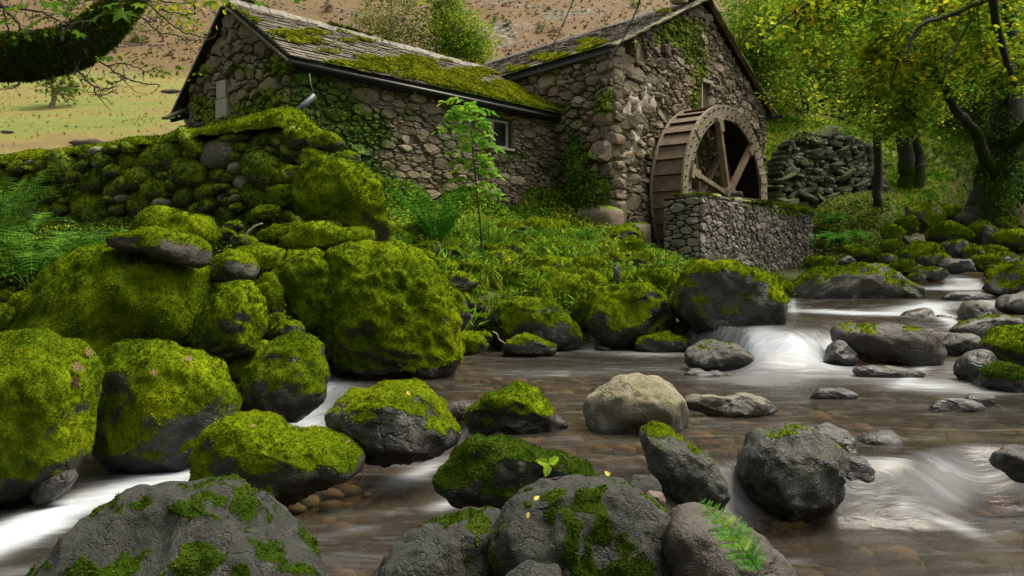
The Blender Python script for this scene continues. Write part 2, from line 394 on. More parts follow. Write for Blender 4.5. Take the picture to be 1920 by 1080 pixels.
def ground_z(x, y):
    x = np.asarray(x, float).ravel(); y = np.asarray(y, float).ravel()
    L = land(x, y); d = bank(x, y); w = lvl(x, y)
    L = np.maximum(L, w + .05)
    L = L + .07 * fbm(V3(x * 1.3, y * 1.3, 0), 3, 21) * ss(0, 1, d)
    p = V3(x * 3.2, y * 3.2, 0)
    bed = w - .22 - .12 * ss(0, -1.2, d) + .09 * fbm(p, 3, 31)
    return bed + (L - bed) * ss(-.35, .75, d)
def gz(x, y): return float(ground_z([x], [y])[0])

def _axis(n, near, far, p=2.6):
    t = np.linspace(-1, 1, n); return near * t + (far - near) * np.sign(t) * np.abs(t) ** p
xs = np.unique(np.concatenate([np.linspace(-9, 13, 190), -9 - 1.0 * (np.geomspace(1, 600, 60) - 1) * .9, 13 + (np.geomspace(1, 600, 60) - 1) * .9]))
ys = np.unique(np.concatenate([-np.geomspace(1, 80, 12), np.linspace(0, 26, 215), 26 + (np.geomspace(1, 620, 110) - 1) * .9]))
GX, GY = np.meshgrid(xs, ys); gx, gy = GX.ravel(), GY.ravel()
gzv = ground_z(gx, gy)
nx, ny = len(xs), len(ys)
ii = (np.arange(ny - 1)[:, None] * nx + np.arange(nx - 1)).ravel()
quads = np.stack([ii, ii + 1, ii + 1 + nx, ii + nx], 1)
gd = bank(gx, gy)
m, nt, b = new_mat('ground')
p = wpos(nt)
bedf, fieldf, hillf = attr(nt, 'bed'), attr(nt, 'field'), attr(nt, 'hill')
n1 = noise(nt, .35, 5, .6, p); n2 = noise(nt, 3.5, 5, .65, p); n3 = noise(nt, 25, 4, .7, p)
bankc = mix(nt, ramp(nt, n2, [(.35, 0.), (.65, 1.)]), (.045, .035, .018), (.075, .105, .014))
bankc = mix(nt, ramp(nt, n3, [(.4, 0.), (.7, .6)]), bankc, (.02, .022, .008))
fieldc = ramp(nt, math_(nt, 'ADD', math_(nt, 'MULTIPLY', noise(nt, .22, 5, .62, p), .75), math_(nt, 'MULTIPLY', noise(nt, 1.6, 5, .7, p), .28)),
              [(.36, (.11, .145, .028)), (.46, (.16, .178, .036)), (.54, (.19, .152, .045)), (.64, (.165, .115, .045)), (.74, (.09, .115, .025))])
fieldc = mix(nt, ramp(nt, n2, [(.55, 0.), (.75, .5)]), fieldc, (.14, .12, .05))
hn = noise(nt, .05, 6, .66, p); hm = noise(nt, .35, 6, .75, p); hk = noise(nt, 2.2, 4, .8, p)
hillc = ramp(nt, math_(nt, 'ADD', math_(nt, 'MULTIPLY', hn, .6), math_(nt, 'MULTIPLY', hm, .42)),
             [(.38, (.105, .095, .034)), (.46, (.140, .095, .038)), (.54, (.125, .076, .034)), (.60, (.095, .086, .044)), (.68, (.10, .090, .085))])
hillc = mix(nt, ramp(nt, hk, [(.52, 0.), (.68, .7)]), hillc, (.085, .060, .035))
vor = nt.nodes.new('ShaderNodeTexVoronoi'); vor.inputs['Scale'].default_value = 1.3; nt.links.new(p, vor.inputs['Vector'])
scree = math_(nt, 'MULTIPLY', ramp(nt, hn, [(.55, 0.), (.62, .9)]), ramp(nt, vor.outputs['Distance'], [(.2, 1.), (.5, .0)]))
hillc = mix(nt, scree, hillc, (.25, .22, .21))
bedv = nt.nodes.new('ShaderNodeTexVoronoi'); bedv.inputs['Scale'].default_value = 5.5; bedv.inputs['Randomness'].default_value = 1.0; nt.links.new(p, bedv.inputs['Vector'])
bedc = ramp(nt, nt.nodes.new('ShaderNodeSeparateColor').outputs[0], [(0, (.1, .1, .1)), (1, (.1, .1, .1))])
sep = nt.nodes.new('ShaderNodeSeparateColor'); nt.links.new(bedv.outputs['Color'], sep.inputs[0])
bedc = ramp(nt, sep.outputs[0], [(0, (.10, .075, .045)), (.3, (.17, .10, .06)), (.55, (.12, .10, .06)), (.75, (.23, .15, .085)), (1, (.09, .085, .05))])
bedc = mix(nt, ramp(nt, bedv.outputs['Distance'], [(.25, 0.), (.6, .8)]), bedc, (.03, .024, .015))
c = mix(nt, fieldf, bankc, fieldc); c = mix(nt, hillf, c, hillc); c = mix(nt, bedf, c, bedc)
nt.links.new(c, b.inputs['Base Color']); b.inputs['Roughness'].default_value = .95; b.inputs['Specular IOR Level'].default_value = .2
bump(nt, b, math_(nt, 'ADD', n3, math_(nt, 'MULTIPLY', n2, 2)), .06)
M['ground'] = m
fieldA = np.maximum(ss(19, 23, gy) * ss(3, -2, gx), ss(26, 31, gy)) * 1.0
fieldA = np.maximum(fieldA, ss(13.2, 14.5, gy) * ss(-5.5, -7.5, gx))
hillA = ss(54, 66, gy + 10 * fbm(V3(gx * .06, gy * .06, 0), 3, 77))
gm = mesh_np('ground', V3(gx, gy, gzv), quads, M['ground'], True, {'bed': ss(.25, -.1, gd), 'field': fieldA, 'hill': hillA})
tag(link('ground', gm), kind='structure')

# ------------------------------------------------------------------ the stream
FOAM = [(1470, 650, 80, 30, 0, 1.0), (1490, 682, 120, 24, 4, .75), (1420, 640, 34, 26, -30, .7), (1560, 650, 26, 24, 40, .6), (1400, 712, 110, 14, 4, .4),
 (1620, 700, 60, 12, 5, .3), (1745, 722, 105, 15, 3, .62), (1718, 700, 40, 10, -30, .5), (1800, 690, 60, 18, 0, .4), (1850, 735, 60, 8, 0, .3),
 (1720, 578, 100, 9, -6, .75), (1775, 596, 50, 12, 30, .8), (1590, 586, 130, 4, 2, .85), (1880, 575, 60, 8, 20, .6), (1905, 556, 40, 8, 0, .5),
 (1805, 524, 46, 9, 10, .8), (1770, 541, 100, 3.2, 0, .9), (1484, 570, 9, 18, -20, .7), (1108, 638, 12, 14, 0, .8), (1130, 654, 60, 5, 0, .65), (1230, 664, 100, 5, 0, .5),
 (585, 765, 62, 56, -35, 1.0), (640, 735, 60, 14, 0, .35), (300, 890, 90, 18, -6, .85), (240, 925, 150, 20, -14, .95), (90, 975, 120, 26, -24, 1.0), (0, 1012, 110, 24, -24, .95),
 (-120, 1060, 120, 30, -24, .9), (40, 1070, 120, 14, -10, .35), (800, 880, 62, 17, -24, .6), (838, 946, 44, 12, -10, .65), (740, 905, 60, 12, -20, .35), (868, 805, 13, 34, 0, .5),
 (800, 770, 40, 8, -10, .25), (1670, 872, 70, 12, 4, .75), (1640, 925, 80, 6, 12, .7), (1700, 918, 110, 5, 2, .6), (1730, 962, 90, 8, 22, .85), (1810, 990, 50, 12, 20, .6), (1600, 885, 30, 8, 0, .5),
 (1860, 890, 50, 10, 20, .35), (1900, 960, 90, 10, 25, .3), (1500, 955, 60, 4, 0, .3), (1200, 692, 200, 8, -2, .22), (1000, 700, 160, 8, 2, .18), (1700, 760, 160, 6, 3, .2), (640, 1000, 90, 10, -10, .25),
 (1255, 645, 18, 4, 0, .4), (1010, 662, 40, 2.5, 0, .45), (1350, 694, 70, 3, 0, .45)]
yw = np.geomspace(1.6, 34, 330); tw = np.linspace(-.95, .95, 400)
T_, Y_ = np.meshgrid(tw, yw); wy = Y_.ravel(); wx = (T_ * (Y_ + 1.2)).ravel()
L0 = lvl(wx, wy)
ppx = 960 + wx / wy * F; ppy = HZ + (EYE - L0) / wy * F
foam = np.zeros(len(wx))
for (cx, cy, a, b_, r, s) in FOAM:
    c_, s_ = math.cos(math.radians(-r)), math.sin(math.radians(-r))
    # positions of the foam patches on the water itself
    u = ((ppx - cx) * c_ - (ppy - cy) * s_) / a; v = ((ppx - cx) * s_ + (ppy - cy) * c_) / b_
    foam = 1 - (1 - foam) * (1 - s * np.exp(-(u * u + v * v) * .9))
e = .06
slope = np.hypot((lvl(wx + e, wy) - lvl(wx - e, wy)), (lvl(wx, wy + e) - lvl(wx, wy - e))) / (2 * e)
vis = ss(.4, 1.4, slope)
foam = foam * (1 - .28 * ss(.8, 1.4, wx) * ss(5.6, 5.0, wy))
foam = np.clip(np.maximum(foam ** 1.6 * .86, vis * .30 * ss(-3, -1.4, wx)), 0, 1)
z = L0 + .014 * fbm(V3(wx * 2.2, wy * 3.5, 0), 3, 3) + .05 * foam * fbm(V3(wx * 3, wy * 5, 0), 2, 8)
z += .16 * np.exp(-(((wx - 2.85) / .35) ** 2 + ((wy - 8.15) / .25) ** 2)) + .1 * np.exp(-(((wx - 2.5) / .2) ** 2 + ((wy - 8.1) / .3) ** 2))
nw = len(tw); ii = (np.arange(len(yw) - 1)[:, None] * nw + np.arange(nw - 1)).ravel()
wq = np.stack([ii, ii + 1, ii + 1 + nw, ii + nw], 1)
keep = bank(wx, wy) < .55
kq = keep[wq].any(1); wq = wq[kq]
used = np.unique(wq); remap = -np.ones(len(wx), int); remap[used] = np.arange(len(used)); wq = remap[wq]
m, nt, b = new_mat('stream_water')
p = wpos(nt); fo = attr(nt, 'foam')
mp = nt.nodes.new('ShaderNodeMapping'); nt.links.new(p, mp.inputs[0]); mp.inputs['Scale'].default_value = (1.1, 5.0, 2.0); mp.inputs['Rotation'].default_value = (0, 0, .15)
st = noise(nt, 1.6, 5, .6, mp.outputs[0], 1.2); st2 = noise(nt, .8, 4, .6, mp.outputs[0], .5)
mp3 = nt.nodes.new('ShaderNodeMapping'); nt.links.new(p, mp3.inputs[0]); mp3.inputs['Scale'].default_value = (3.0, .8, .3)
st3 = noise(nt, 5, 4, .6, mp3.outputs[0], .6)
ff = math_(nt, 'MULTIPLY', fo, math_(nt, 'ADD', .45, math_(nt, 'ADD', math_(nt, 'MULTIPLY', st, .65), math_(nt, 'MULTIPLY', st3, .20))))
ff = math_(nt, 'ADD', ff, math_(nt, 'MULTIPLY', ramp(nt, st, [(.50, 0.), (.80, 1.)]), .16))
ffc = nt.nodes.new('ShaderNodeClamp'); nt.links.new(ff, ffc.inputs[0])
body = mix(nt, st2, (.028, .024, .017), (.072, .062, .047))
nt.links.new(mix(nt, ffc.outputs[0], body, (.56, .61, .66)), b.inputs['Base Color'])
nt.links.new(ramp(nt, ffc.outputs[0], [(0, .17), (.5, .6)]), b.inputs['Roughness']); b.inputs['IOR'].default_value = 1.33
tr = nt.nodes.new('ShaderNodeBsdfTransparent'); tr.inputs[0].default_value = (.80, .72, .56, 1)
ms = nt.nodes.new('ShaderNodeMixShader'); nt.links.new(b.outputs[0], ms.inputs[2]); nt.links.new(tr.outputs[0], ms.inputs[1])
nt.links.new(ramp(nt, ffc.outputs[0], [(0, .44), (.40, .97)]), ms.inputs[0])
nt.links.new(ms.outputs[0], nt.nodes['Material Output'].inputs['Surface'])
bump(nt, b, st, .03, .35)
M['water'] = m
tag(link('stream', mesh_np('stream', V3(wx, wy, z)[used], wq, M['water'], True, {'foam': foam[used]})), kind='structure')

# ------------------------------------------------------------------ boulders
def radial(poly):
    poly = np.array(poly, float); cx = (poly[:, 0].min() + poly[:, 0].max()) / 2; cy = (poly[:, 1].min() + poly[:, 1].max()) / 2
    th = np.linspace(-math.pi, math.pi, 145)[:-1]; r = np.zeros(144)
    for i, t in enumerate(th):
        d = np.array([math.cos(t), -math.sin(t)]); best = 0
        for a, b in zip(poly, np.roll(poly, -1, 0)):
            e = b - a; den = d[0] * e[1] - d[1] * e[0]
            if abs(den) < 1e-9: continue
            w = a - (cx, cy); s = (w[0] * e[1] - w[1] * e[0]) / den; u = (w[0] * d[1] - w[1] * d[0]) / den
            if s > 0 and -1e-6 <= u <= 1 + 1e-6: best = max(best, s)
        r[i] = best
    for _ in range(2): r = (np.roll(r, 1) + 2 * r + np.roll(r, -1)) / 4
    return cx, cy, th, r
MOSSK = {'clump': (0, 1), 'full': (-1.1, -.2), 'most': (-.7, .2), 'top': (-.2, .5), 'cap': (.35, .8), 'thin': (.7, 1.5), 'none': (9, 10)}
ROCKV = []
def boulder(name, label, poly, Y, moss='most', mat='rock', sub=4, depth=.8, ang=.5, seed=None, group=None, lean=.12, tuft='moss', box=.80, dens=1.0, cat='boulder', parent=None, lump=1.0, moff=0):
    seed = seed if seed is not None else (int(poly[0][0] * 7 + poly[0][1] * 13 + Y * 101) % 9973)
    rs = np.random.default_rng(seed)
    cx, cy, th, r = radial(poly); s = Y / F
    v, f = ico(sub)
    t = np.arctan2(v[:, 2], v[:, 0]); rho = np.hypot(v[:, 0], v[:, 2]); dep = v[:, 1]
    rr = np.interp(t, np.r_[th, math.pi], np.r_[r, r[0]]) * s
    rh = np.sign(rho) * rho ** box; dp = np.sign(dep) * np.abs(dep) ** box
    w, h = (max(q[0] for q in poly) - min(q[0] for q in poly)) * s / 2, (max(q[1] for q in poly) - min(q[1] for q in poly)) * s / 2
    D = depth * min(w, 1.6 * h)
    R = (w + h + D) / 3
    q = np.stack([rh * rr * np.cos(t), dp * D, rh * rr * np.sin(t)], 1)
    q[:, 2] = np.where(q[:, 2] < 0, q[:, 2] * 1.12, q[:, 2])
    q[:, 1] += lean * 2 * q[:, 2] * (D / max(h, 1e-3)) * .5
    # chisel flat facets
    for k in range(int(10 * ang) + 3):
        nrm = rs.normal(size=3); nrm[1] = -abs(nrm[1]) * 1.9 - .5; nrm /= np.linalg.norm(nrm)
        dd = q @ nrm; lim = dd.max() * (1 - rs.uniform(.05, .20) * (.5 + ang))
        over = np.clip(dd - lim, 0, None); q -= nrm * (over * (.55 + .4 * ang))[:, None]
    for k in range(int(34 * ang) if mat != 'rocktan' else 8):
        nrm = rs.normal(size=3); nrm /= np.linalg.norm(nrm); dd = q @ nrm; lim = dd.max() * (1 - rs.uniform(.03, .085))
        q -= nrm * (np.clip(dd - lim, 0, None) * .9)[:, None]
    n = vnormals(q, f); o = rs.uniform(0, 50, 3)
    q += n * (R * lump * (.20 * fbm(q / R * 1.1 + o, 2, seed) + .085 * fbm(q / R * 3.2 + o, 3, seed + 3)))[:, None]
    if sub >= 4: q += n * (.028 * min(1, R * 1.4) * lump * fbm(q * 9 + o, 3, seed + 5) + .16 * R * ang * -np.abs(fbm(q / R * 2.3 + o + 9, 3, seed + 8)) + .012 * lump * fbm(q * 24 + o, 2, seed + 6))[:, None]
    # bring the worn shape back to the size it has in the picture
    q[:, 0] *= 2 * w / max(np.ptp(q[:, 0]), 1e-6); q[:, 0] -= (q[:, 0].max() + q[:, 0].min()) / 2; q[:, 2] = np.where(q[:, 2] > 0, q[:, 2] * h / max(q[:, 2].max(), 1e-6), q[:, 2] * h * 1.1 / max(-q[:, 2].min(), 1e-6))
    if moss not in ('none', 'thin', 'clump'): q += n * (.050 * min(1, R * 1.6) * (.25 - np.abs(fbm(q * 4.3 + o, 2, seed + 12))) * 2 + .018 * (.25 - np.abs(fbm(q * 12 + o, 2, seed + 13))) * 2)[:, None]
    c = P(cx, cy, Y); q = q + np.array(c)
    n = vnormals(q, f)
    lo, hi = MOSSK[moss]
    nzv = n[:, 2] + .8 * fbm(q * 1.7 / max(R, .25) + o, 3, seed + 9) + .25 * fbm(q * 11, 2, seed + 4)
    wl = lvl(q[:, 0], q[:, 1]); L = np.array([land(q[:1, 0], q[:1, 1])])
    wet = ss(.20, .06, q[:, 2] - wl + .05 * fbm(q * 6, 2, 3)) * (1 if bank([c[0]], [c[1]])[0] < .8 else 0)
    if moss == 'clump': nzv = 1.5 * fbm(q * 5.5 + o, 3, seed + 9) + .9 * fbm(q * 15, 2, seed + 4) - .02; lo, hi = 0, .38
    mo = ss(lo + moff, hi + moff, nzv) * (1 - ss(.5, 1, wet))
    me = mesh_np(name, q - np.array(c), f, M[mat], True, {'moss': mo, 'wet': wet})
    ob = link(name, me, parent, c)
    ROCKV.append((q, n))
    if parent is None: tag(ob, label, cat, group)
    if moss != 'none':
        tv = ss(.15, .85, mo)
        facing = (n @ np.array([0, -1, .15]) > -.35) | (n[:, 2] > .35)
        ts = max(.013, .0031 * Y)
        rg = np.random.default_rng(seed + 1)
        pts, nn = sample_surface(q, f, tv * facing, dens * 1.05 / ts ** 2, rg)
        nn2 = nn + rg.normal(size=nn.shape) * .30 + np.array([0, 0, .25])
        part('moss', scatter_mesh('moss', TPLM, pts - nn * ts * .1, nn2, ts * rg.uniform(.45, 1.2, len(pts)), rg, M[tuft]), ob, 'stuff')
    return ob
TPLM = tpl_moss(3)
def ell(cx, cy, w, h, k=9, jit=.14, seed=0, up=1.0):
    r = random.Random(seed + int(cx * 3 + cy)); o = []
    for i in range(k):
        a = -2 * math.pi * i / k + r.uniform(-.2, .2); q = 1 + r.uniform(-jit, jit)
        o.append((cx + math.cos(a) * w / 2 * q, cy + math.sin(a) * h / 2 * q))
    return o

BO = [
 # label, outline in photo pixels, depth Y, moss, material, sub, extra
 ('huge bright-green mossy boulder at the stream edge, cut by the picture margin', [(-160,700),(-60,635),(60,625),(120,650),(150,690),(160,760),(155,840),(130,890),(60,935),(-40,950),(-140,900)], 5.1, 'most', 'rockdark', 5, dict(box=.85, ang=.25, moff=.05)),
 ('broad moss-topped boulder with dark scarred flank, beside the white side channel', [(165,700),(190,650),(250,640),(330,655),(390,680),(425,730),(435,790),(410,840),(350,870),(250,875),(190,850),(165,790)], 5.8, 'most', 'rockdark', 5, dict(box=.72, ang=.5, moff=.15)),
 ('very large sloping green boulder with a slab lying on its top', [(15,610),(40,565),(110,520),(140,475),(200,460),(270,465),(330,480),(380,510),(402,560),(398,620),(370,655),(300,690),(200,690),(100,675),(35,650)], 7.1, 'full', 'rock', 5, dict(box=.7, ang=.4, tuft='moss')),
 ('moss-roofed slab of dark stone resting tilted on the large sloping boulder', [(205,458),(250,440),(310,426),(360,440),(392,462),(390,494),(365,498),(330,482),(270,468)], 6.75, 'cap', 'rockbrown', 4, dict(depth=.9, moff=-.2)),
 ('rounded moss dome standing behind the tilted slab', [(250,440),(262,405),(300,388),(345,397),(385,410),(408,445),(380,470),(300,470),(255,460)], 8.3, 'full', 'rock', 4, dict(ang=.2, box=.7)),
 ('egg-shaped mossy boulder leaning between the two largest boulders', [(370,610),(385,575),(430,530),(465,526),(490,555),(497,610),(480,650),(430,675),(390,668),(370,640)], 6.7, 'most', 'rock', 5, dict(ang=.2)),
 ('moss-draped block right of the tilted slab, over a dark gap', [(395,480),(430,468),(465,478),(482,510),(470,530),(430,528),(395,520)], 7.2, 'top', 'rock', 4, {}),
 ('narrow upright mossy stone wedged behind the egg-shaped boulder', [(480,525),(505,511),(527,530),(532,580),(510,610),(485,595)], 7.5, 'most', 'rock', 4, {}),
 ('dark boulder with green shoulder beside the curved little waterfall', [(440,745),(470,680),(520,635),(560,620),(600,640),(618,690),(612,740),(570,775),(500,795),(450,785)], 6.5, 'top', 'rockdark', 5, dict(ang=.4, moff=.1)),
 ('low shaded mossy stone under the egg-shaped boulder', [(405,695),(435,652),(490,640),(515,670),(500,730),(440,750),(412,735)], 6.8, 'most', 'rockdark', 4, dict(tuft='mossdark')),
 ('biggest boulder of the bank, tall and dark green with a bright mossy ridge', [(585,500),(598,470),(640,455),(710,452),(770,478),(812,520),(838,570),(853,640),(866,670),(832,697),(770,710),(700,714),(640,700),(605,660),(588,600),(580,550)], 7.9, 'most', 'rock', 6, dict(box=.86, ang=.3, tuft='moss', lean=.2, moff=-.15, lump=1.15)),
 ('mossy shoulder rock pressed against the biggest boulder, bright along its crest', [(513,505),(545,475),(590,463),(625,480),(640,540),(625,600),(590,620),(560,590),(535,545)], 7.75, 'full', 'rock', 5, dict(ang=.4)),
 ('flat-topped mossy rock behind the egg-shaped boulder', [(440,475),(480,455),(530,468),(542,500),(500,518),(450,508)], 8.2, 'most', 'rock', 4, {}),
 ('bright cushion of moss on a wide rock below the garden wall', [(525,460),(560,425),(610,416),(645,428),(690,430),(702,450),(650,468),(580,478),(530,474)], 8.9, 'most', 'rock', 4, {}),
 ('long low mossy rock lying at the foot of the garden wall', [(485,440),(510,422),(560,414),(630,417),(642,432),(560,446),(500,454)], 9.4, 'most', 'rock', 4, dict(tuft='moss')),
 ('small round moss hump beside the upright slab of the wall', [(642,440),(655,426),(680,426),(700,440),(695,458),(650,460)], 9.0, 'full', 'rock', 3, {}),
 ('tall mossy boulder with bare grey base at the end of the garden wall', [(552,335),(578,302),(620,292),(680,310),(716,345),(727,400),(732,436),(700,446),(660,430),(600,424),(556,404)], 9.9, 'full', 'rockgrey', 5, dict(box=.62, ang=.6, moff=.25, tuft='mossmid')),
 ('dark boulder with lit mossy ridge tucked behind the biggest boulder', [(812,545),(842,528),(868,552),(882,590),(872,618),(830,620)], 8.9, 'top', 'rockdark', 4, {}),
 ('low mossy rock at the waterline right of the biggest boulder', [(845,635),(870,620),(908,630),(912,652),(885,664),(850,662)], 8.5, 'most', 'rock', 4, {}),
 ('flat-backed green boulder at the edge of the pool, dark underneath', [(915,592),(932,565),(985,558),(1045,563),(1070,595),(1090,635),(1070,650),(1000,645),(935,650),(918,615)], 9.9, 'top', 'rockdark', 5, dict(box=.62, ang=.5, moff=-.1)),
 ('pyramid-shaped mossy rock with a sharp crest behind the flat-backed one', [(950,565),(985,540),(1022,522),(1046,555),(1040,582),(975,580)], 10.9, 'top', 'rock', 4, dict(ang=.8)),
 ('small lichen-spotted rock in the water before the flat-backed green boulder', [(942,656),(963,636),(990,627),(1020,640),(1044,650),(1035,664),(960,666)], 9.2, 'top', 'rockgrey', 4, dict(moff=.2)),
 ('wide blocky boulder with flat mossy top right of the tiny cascade', [(1098,560),(1105,533),(1150,530),(1210,540),(1257,557),(1272,582),(1266,612),(1230,634),(1170,645),(1120,640),(1104,600)], 10.1, 'top', 'rockdark', 5, dict(box=.58, ang=.7, moff=-.1)),
 ('shaded mossy stone squeezed left of the wide blocky boulder', [(1074,580),(1090,552),(1110,560),(1118,600),(1100,620),(1080,612)], 10.6, 'most', 'rock', 4, {}),
 ('low dark mossy rock at the waterline below the wide blocky boulder', [(1190,652),(1212,630),(1250,622),(1288,636),(1290,656),(1240,664)], 9.6, 'top', 'rockdark', 4, {}),
 ('massive rounded boulder with moss cap standing before the wheel pit wall', [(1265,545),(1273,508),(1300,489),(1370,491),(1430,510),(1460,548),(1471,590),(1455,622),(1400,645),(1340,640),(1290,612),(1268,580)], 9.9, 'cap', 'rockdark2', 5, dict(box=.62, ang=.45, moff=-.32)),
 ('brownish mossy hump half hidden behind the massive rounded boulder', [(1185,540),(1200,508),(1240,499),(1272,515),(1276,552),(1220,560)], 11.4, 'full', 'rock', 4, dict(tuft='moss')),
 ('huge slanting pale rock with two moss patches in the upper stream', [(1470,578),(1495,545),(1560,505),(1620,493),(1665,499),(1700,530),(1738,562),(1700,580),(1640,590),(1540,590)], 12.7, 'cap', 'rockgrey', 5, dict(ang=.8, depth=.6, moff=.0, box=.7)),
 ('pair-forming dark mossy rock behind the pyramid-shaped one', [(1018,535),(1050,510),(1085,518),(1105,550),(1088,585),(1050,592)], 11.1, 'most', 'rock', 4, dict(tuft='moss')),
 ('moss-capped rock in the grass with a brown side, uppermost of its cluster', [(966,500),(990,478),(1028,477),(1048,492),(1040,505),(990,518)], 12.5, 'top', 'rockbrown', 4, {}),
 ('round mossy rock just below the moss-capped one in the grass', [(990,515),(1010,498),(1040,498),(1050,515),(1030,530),(1000,530)], 12.0, 'most', 'rock', 3, {}),
 ('bright yellow-green cushion rock beside the long dark grass tuft', [(925,525),(932,505),(960,498),(985,515),(978,540),(940,545)], 11.7, 'full', 'rock', 4, {}),
 ('yellow mossy mound lying in the sunny grass', [(1068,500),(1085,484),(1115,480),(1142,492),(1140,510),(1100,515)], 13.8, 'full', 'rock', 3, {}),
 ('small mossy rock squatting between pyramid-shaped rock and cushion rock', [(965,545),(990,525),(1015,522),(1012,540),(985,552)], 11.4, 'most', 'rock', 3, {}),
 ('leaning pointed little slate standing upright in the grass', [(1150,532),(1152,502),(1157,497),(1163,508),(1166,533),(1158,540)], 11.3, 'none', 'rockgreen', 3, dict(depth=.5)),
 ('wet silver-grey rock in the pool left of the white waterfall', [(1283,672),(1300,648),(1335,637),(1375,648),(1410,665),(1416,692),(1370,697),(1300,694)], 8.1, 'thin', 'rockdark2', 5, dict(ang=.6)),
 ('low wet mossy rock barely above the water, below the silver-grey one', [(1278,706),(1305,692),(1340,694),(1400,706),(1420,714),(1360,722),(1290,722)], 7.7, 'cap', 'rockdark', 4, dict(depth=.5)),
 ('large smooth dark boulder overhanging the right side of the waterfall', [(1565,628),(1598,610),(1680,606),(1745,622),(1763,655),(1750,684),(1700,694),(1640,682),(1590,658)], 8.6, 'thin', 'rockbrown', 5, dict(box=.65, ang=.35)),
 ('black wedge of rock under the overhanging boulder, lapped by white water', [(1543,684),(1560,650),(1580,638),(1605,662),(1602,690)], 8.4, 'none', 'rockdark', 4, dict(ang=.8)),
 ('flat brown slab sloping into the water below the overhanging boulder', [(1600,698),(1620,685),(1680,688),(1735,702),(1700,720),(1640,718)], 7.6, 'none', 'rockbrown', 4, dict(depth=.6)),
 ('reddish rounded rock among the upper rapids', [(1682,602),(1700,582),(1735,576),(1756,590),(1752,612),(1700,616)], 10.9, 'none', 'rockred', 4, {}),
 ('small brown stone touching the right side of the reddish rock', [(1750,608),(1760,590),(1785,592),(1798,608),(1780,622)], 10.7, 'none', 'rockbrown', 3, {}),
 ('peaked wet grey rock above the dark tumbled one at the right', [(1795,590),(1812,567),(1836,562),(1862,580),(1855,607),(1800,608)], 10.5, 'none', 'rockgrey', 4, dict(ang=.8)),
 ('broad dark tumbled rock with moss spots below the peaked grey rock', [(1783,622),(1810,600),(1860,589),(1905,598),(1918,620),(1880,638),(1820,638)], 9.9, 'thin', 'rockdark2', 4, {}),
 ('dark rounded rock between the overhanging boulder and the mossy right bank', [(1757,648),(1790,625),(1830,625),(1852,645),(1835,666),(1780,666)], 9.2, 'none', 'rockdark', 4, {}),
 ('dark green mossy boulder at the right margin, resting on black stones', [(1850,655),(1870,620),(1920,611),(1990,625),(2010,680),(1940,700),(1880,692)], 7.5, 'top', 'rockdark', 5, dict(tuft='mossmid')),
 ('glossy black rock under the dark green boulder at the right margin', [(1795,700),(1812,668),(1850,655),(1874,680),(1862,722),(1820,728)], 7.4, 'none', 'rockdark', 4, {}),
 ('small faceted black stone in front of the glossy black rock', [(1825,726),(1845,692),(1866,705),(1870,740),(1840,748)], 7.1, 'none', 'rockdark', 4, dict(ang=.9)),
 ('long green boulder slanting down at the right margin', [(1850,700),(1870,680),(1930,690),(1990,715),(2000,745),(1940,765),(1885,752),(1860,728)], 6.9, 'most', 'rockgreen', 5, dict(tuft='mossmid', moff=.1)),
 ('low crusty rock showing above the brown water, left of a twin', [(1742,772),(1765,750),(1800,745),(1840,758),(1850,775),(1790,782)], 5.95, 'none', 'rockgrey', 4, dict(depth=.6)),
 ('low speckled twin rock just behind the crusty one', [(1805,752),(1825,738),(1860,742),(1868,758),(1840,768)], 6.15, 'none', 'rockbrown', 3, dict(depth=.6)),
 ('gritty flat stone barely out of the water in mid stream', [(1520,742),(1540,728),(1575,727),(1612,742),(1590,754),(1535,754)], 6.45, 'none', 'rockbrown', 4, dict(depth=.6)),
 ('pale sunlit mossy boulder beside the far pool at the right margin', [(1848,545),(1868,505),(1915,488),(1990,495),(2020,540),(1920,556),(1860,555)], 12.3, 'cap', 'rockgrey', 5, dict(moff=-.1)),
 ('dark rock below the pale sunlit boulder, streams sliding beside it', [(1870,575),(1890,552),(1930,545),(1975,560),(1970,590),(1900,592)], 11.2, 'none', 'rockdark2', 4, {}),
 ('low flat rock lying across the far pool', [(1765,562),(1790,546),(1835,545),(1875,556),(1880,568),(1800,572)], 12.2, 'none', 'rockgrey', 4, dict(depth=.6)),
 ('smooth tan boulder, largest dry stone in mid stream', [(1092,772),(1103,745),(1150,714),(1200,702),(1240,711),(1275,740),(1294,775),(1292,803),(1250,822),(1180,818),(1110,803)], 5.35, 'none', 'rocktan', 5, dict(box=.72, ang=.7, lump=.9)),
 ('long low tan rock tapering to the right of the tan boulder', [(1278,752),(1305,738),(1350,743),(1400,737),(1440,756),(1462,772),(1400,786),(1330,782),(1285,775)], 5.75, 'none', 'rocktan', 5, dict(depth=.5, ang=.8)),
 ('small yellow-green mossy pyramid in the middle of the stream', [(873,803),(885,772),(920,735),(965,719),(1000,736),(1032,775),(1064,797),(1010,808),(940,808),(890,818)], 5.35, 'top', 'rockdark', 5, dict(ang=.7, moff=-.1)),
 ('shaggy dark boulder with moss crown between the little fall and mid stream', [(615,778),(650,740),(720,721),(790,722),(832,755),(860,790),(852,832),(800,854),(720,862),(650,838)], 5.0, 'top', 'rockdark', 5, dict(ang=.6, moff=.32, tuft='moss')),
 ('hump-backed mossy boulder with sloping tail, in front of the little fall', [(358,922),(368,870),(388,800),(430,779),(500,785),(560,805),(640,815),(682,850),(672,887),(600,915),(520,937),(440,940),(380,930)], 4.65, 'most', 'rock', 5, dict(ang=.6, moff=.50)),
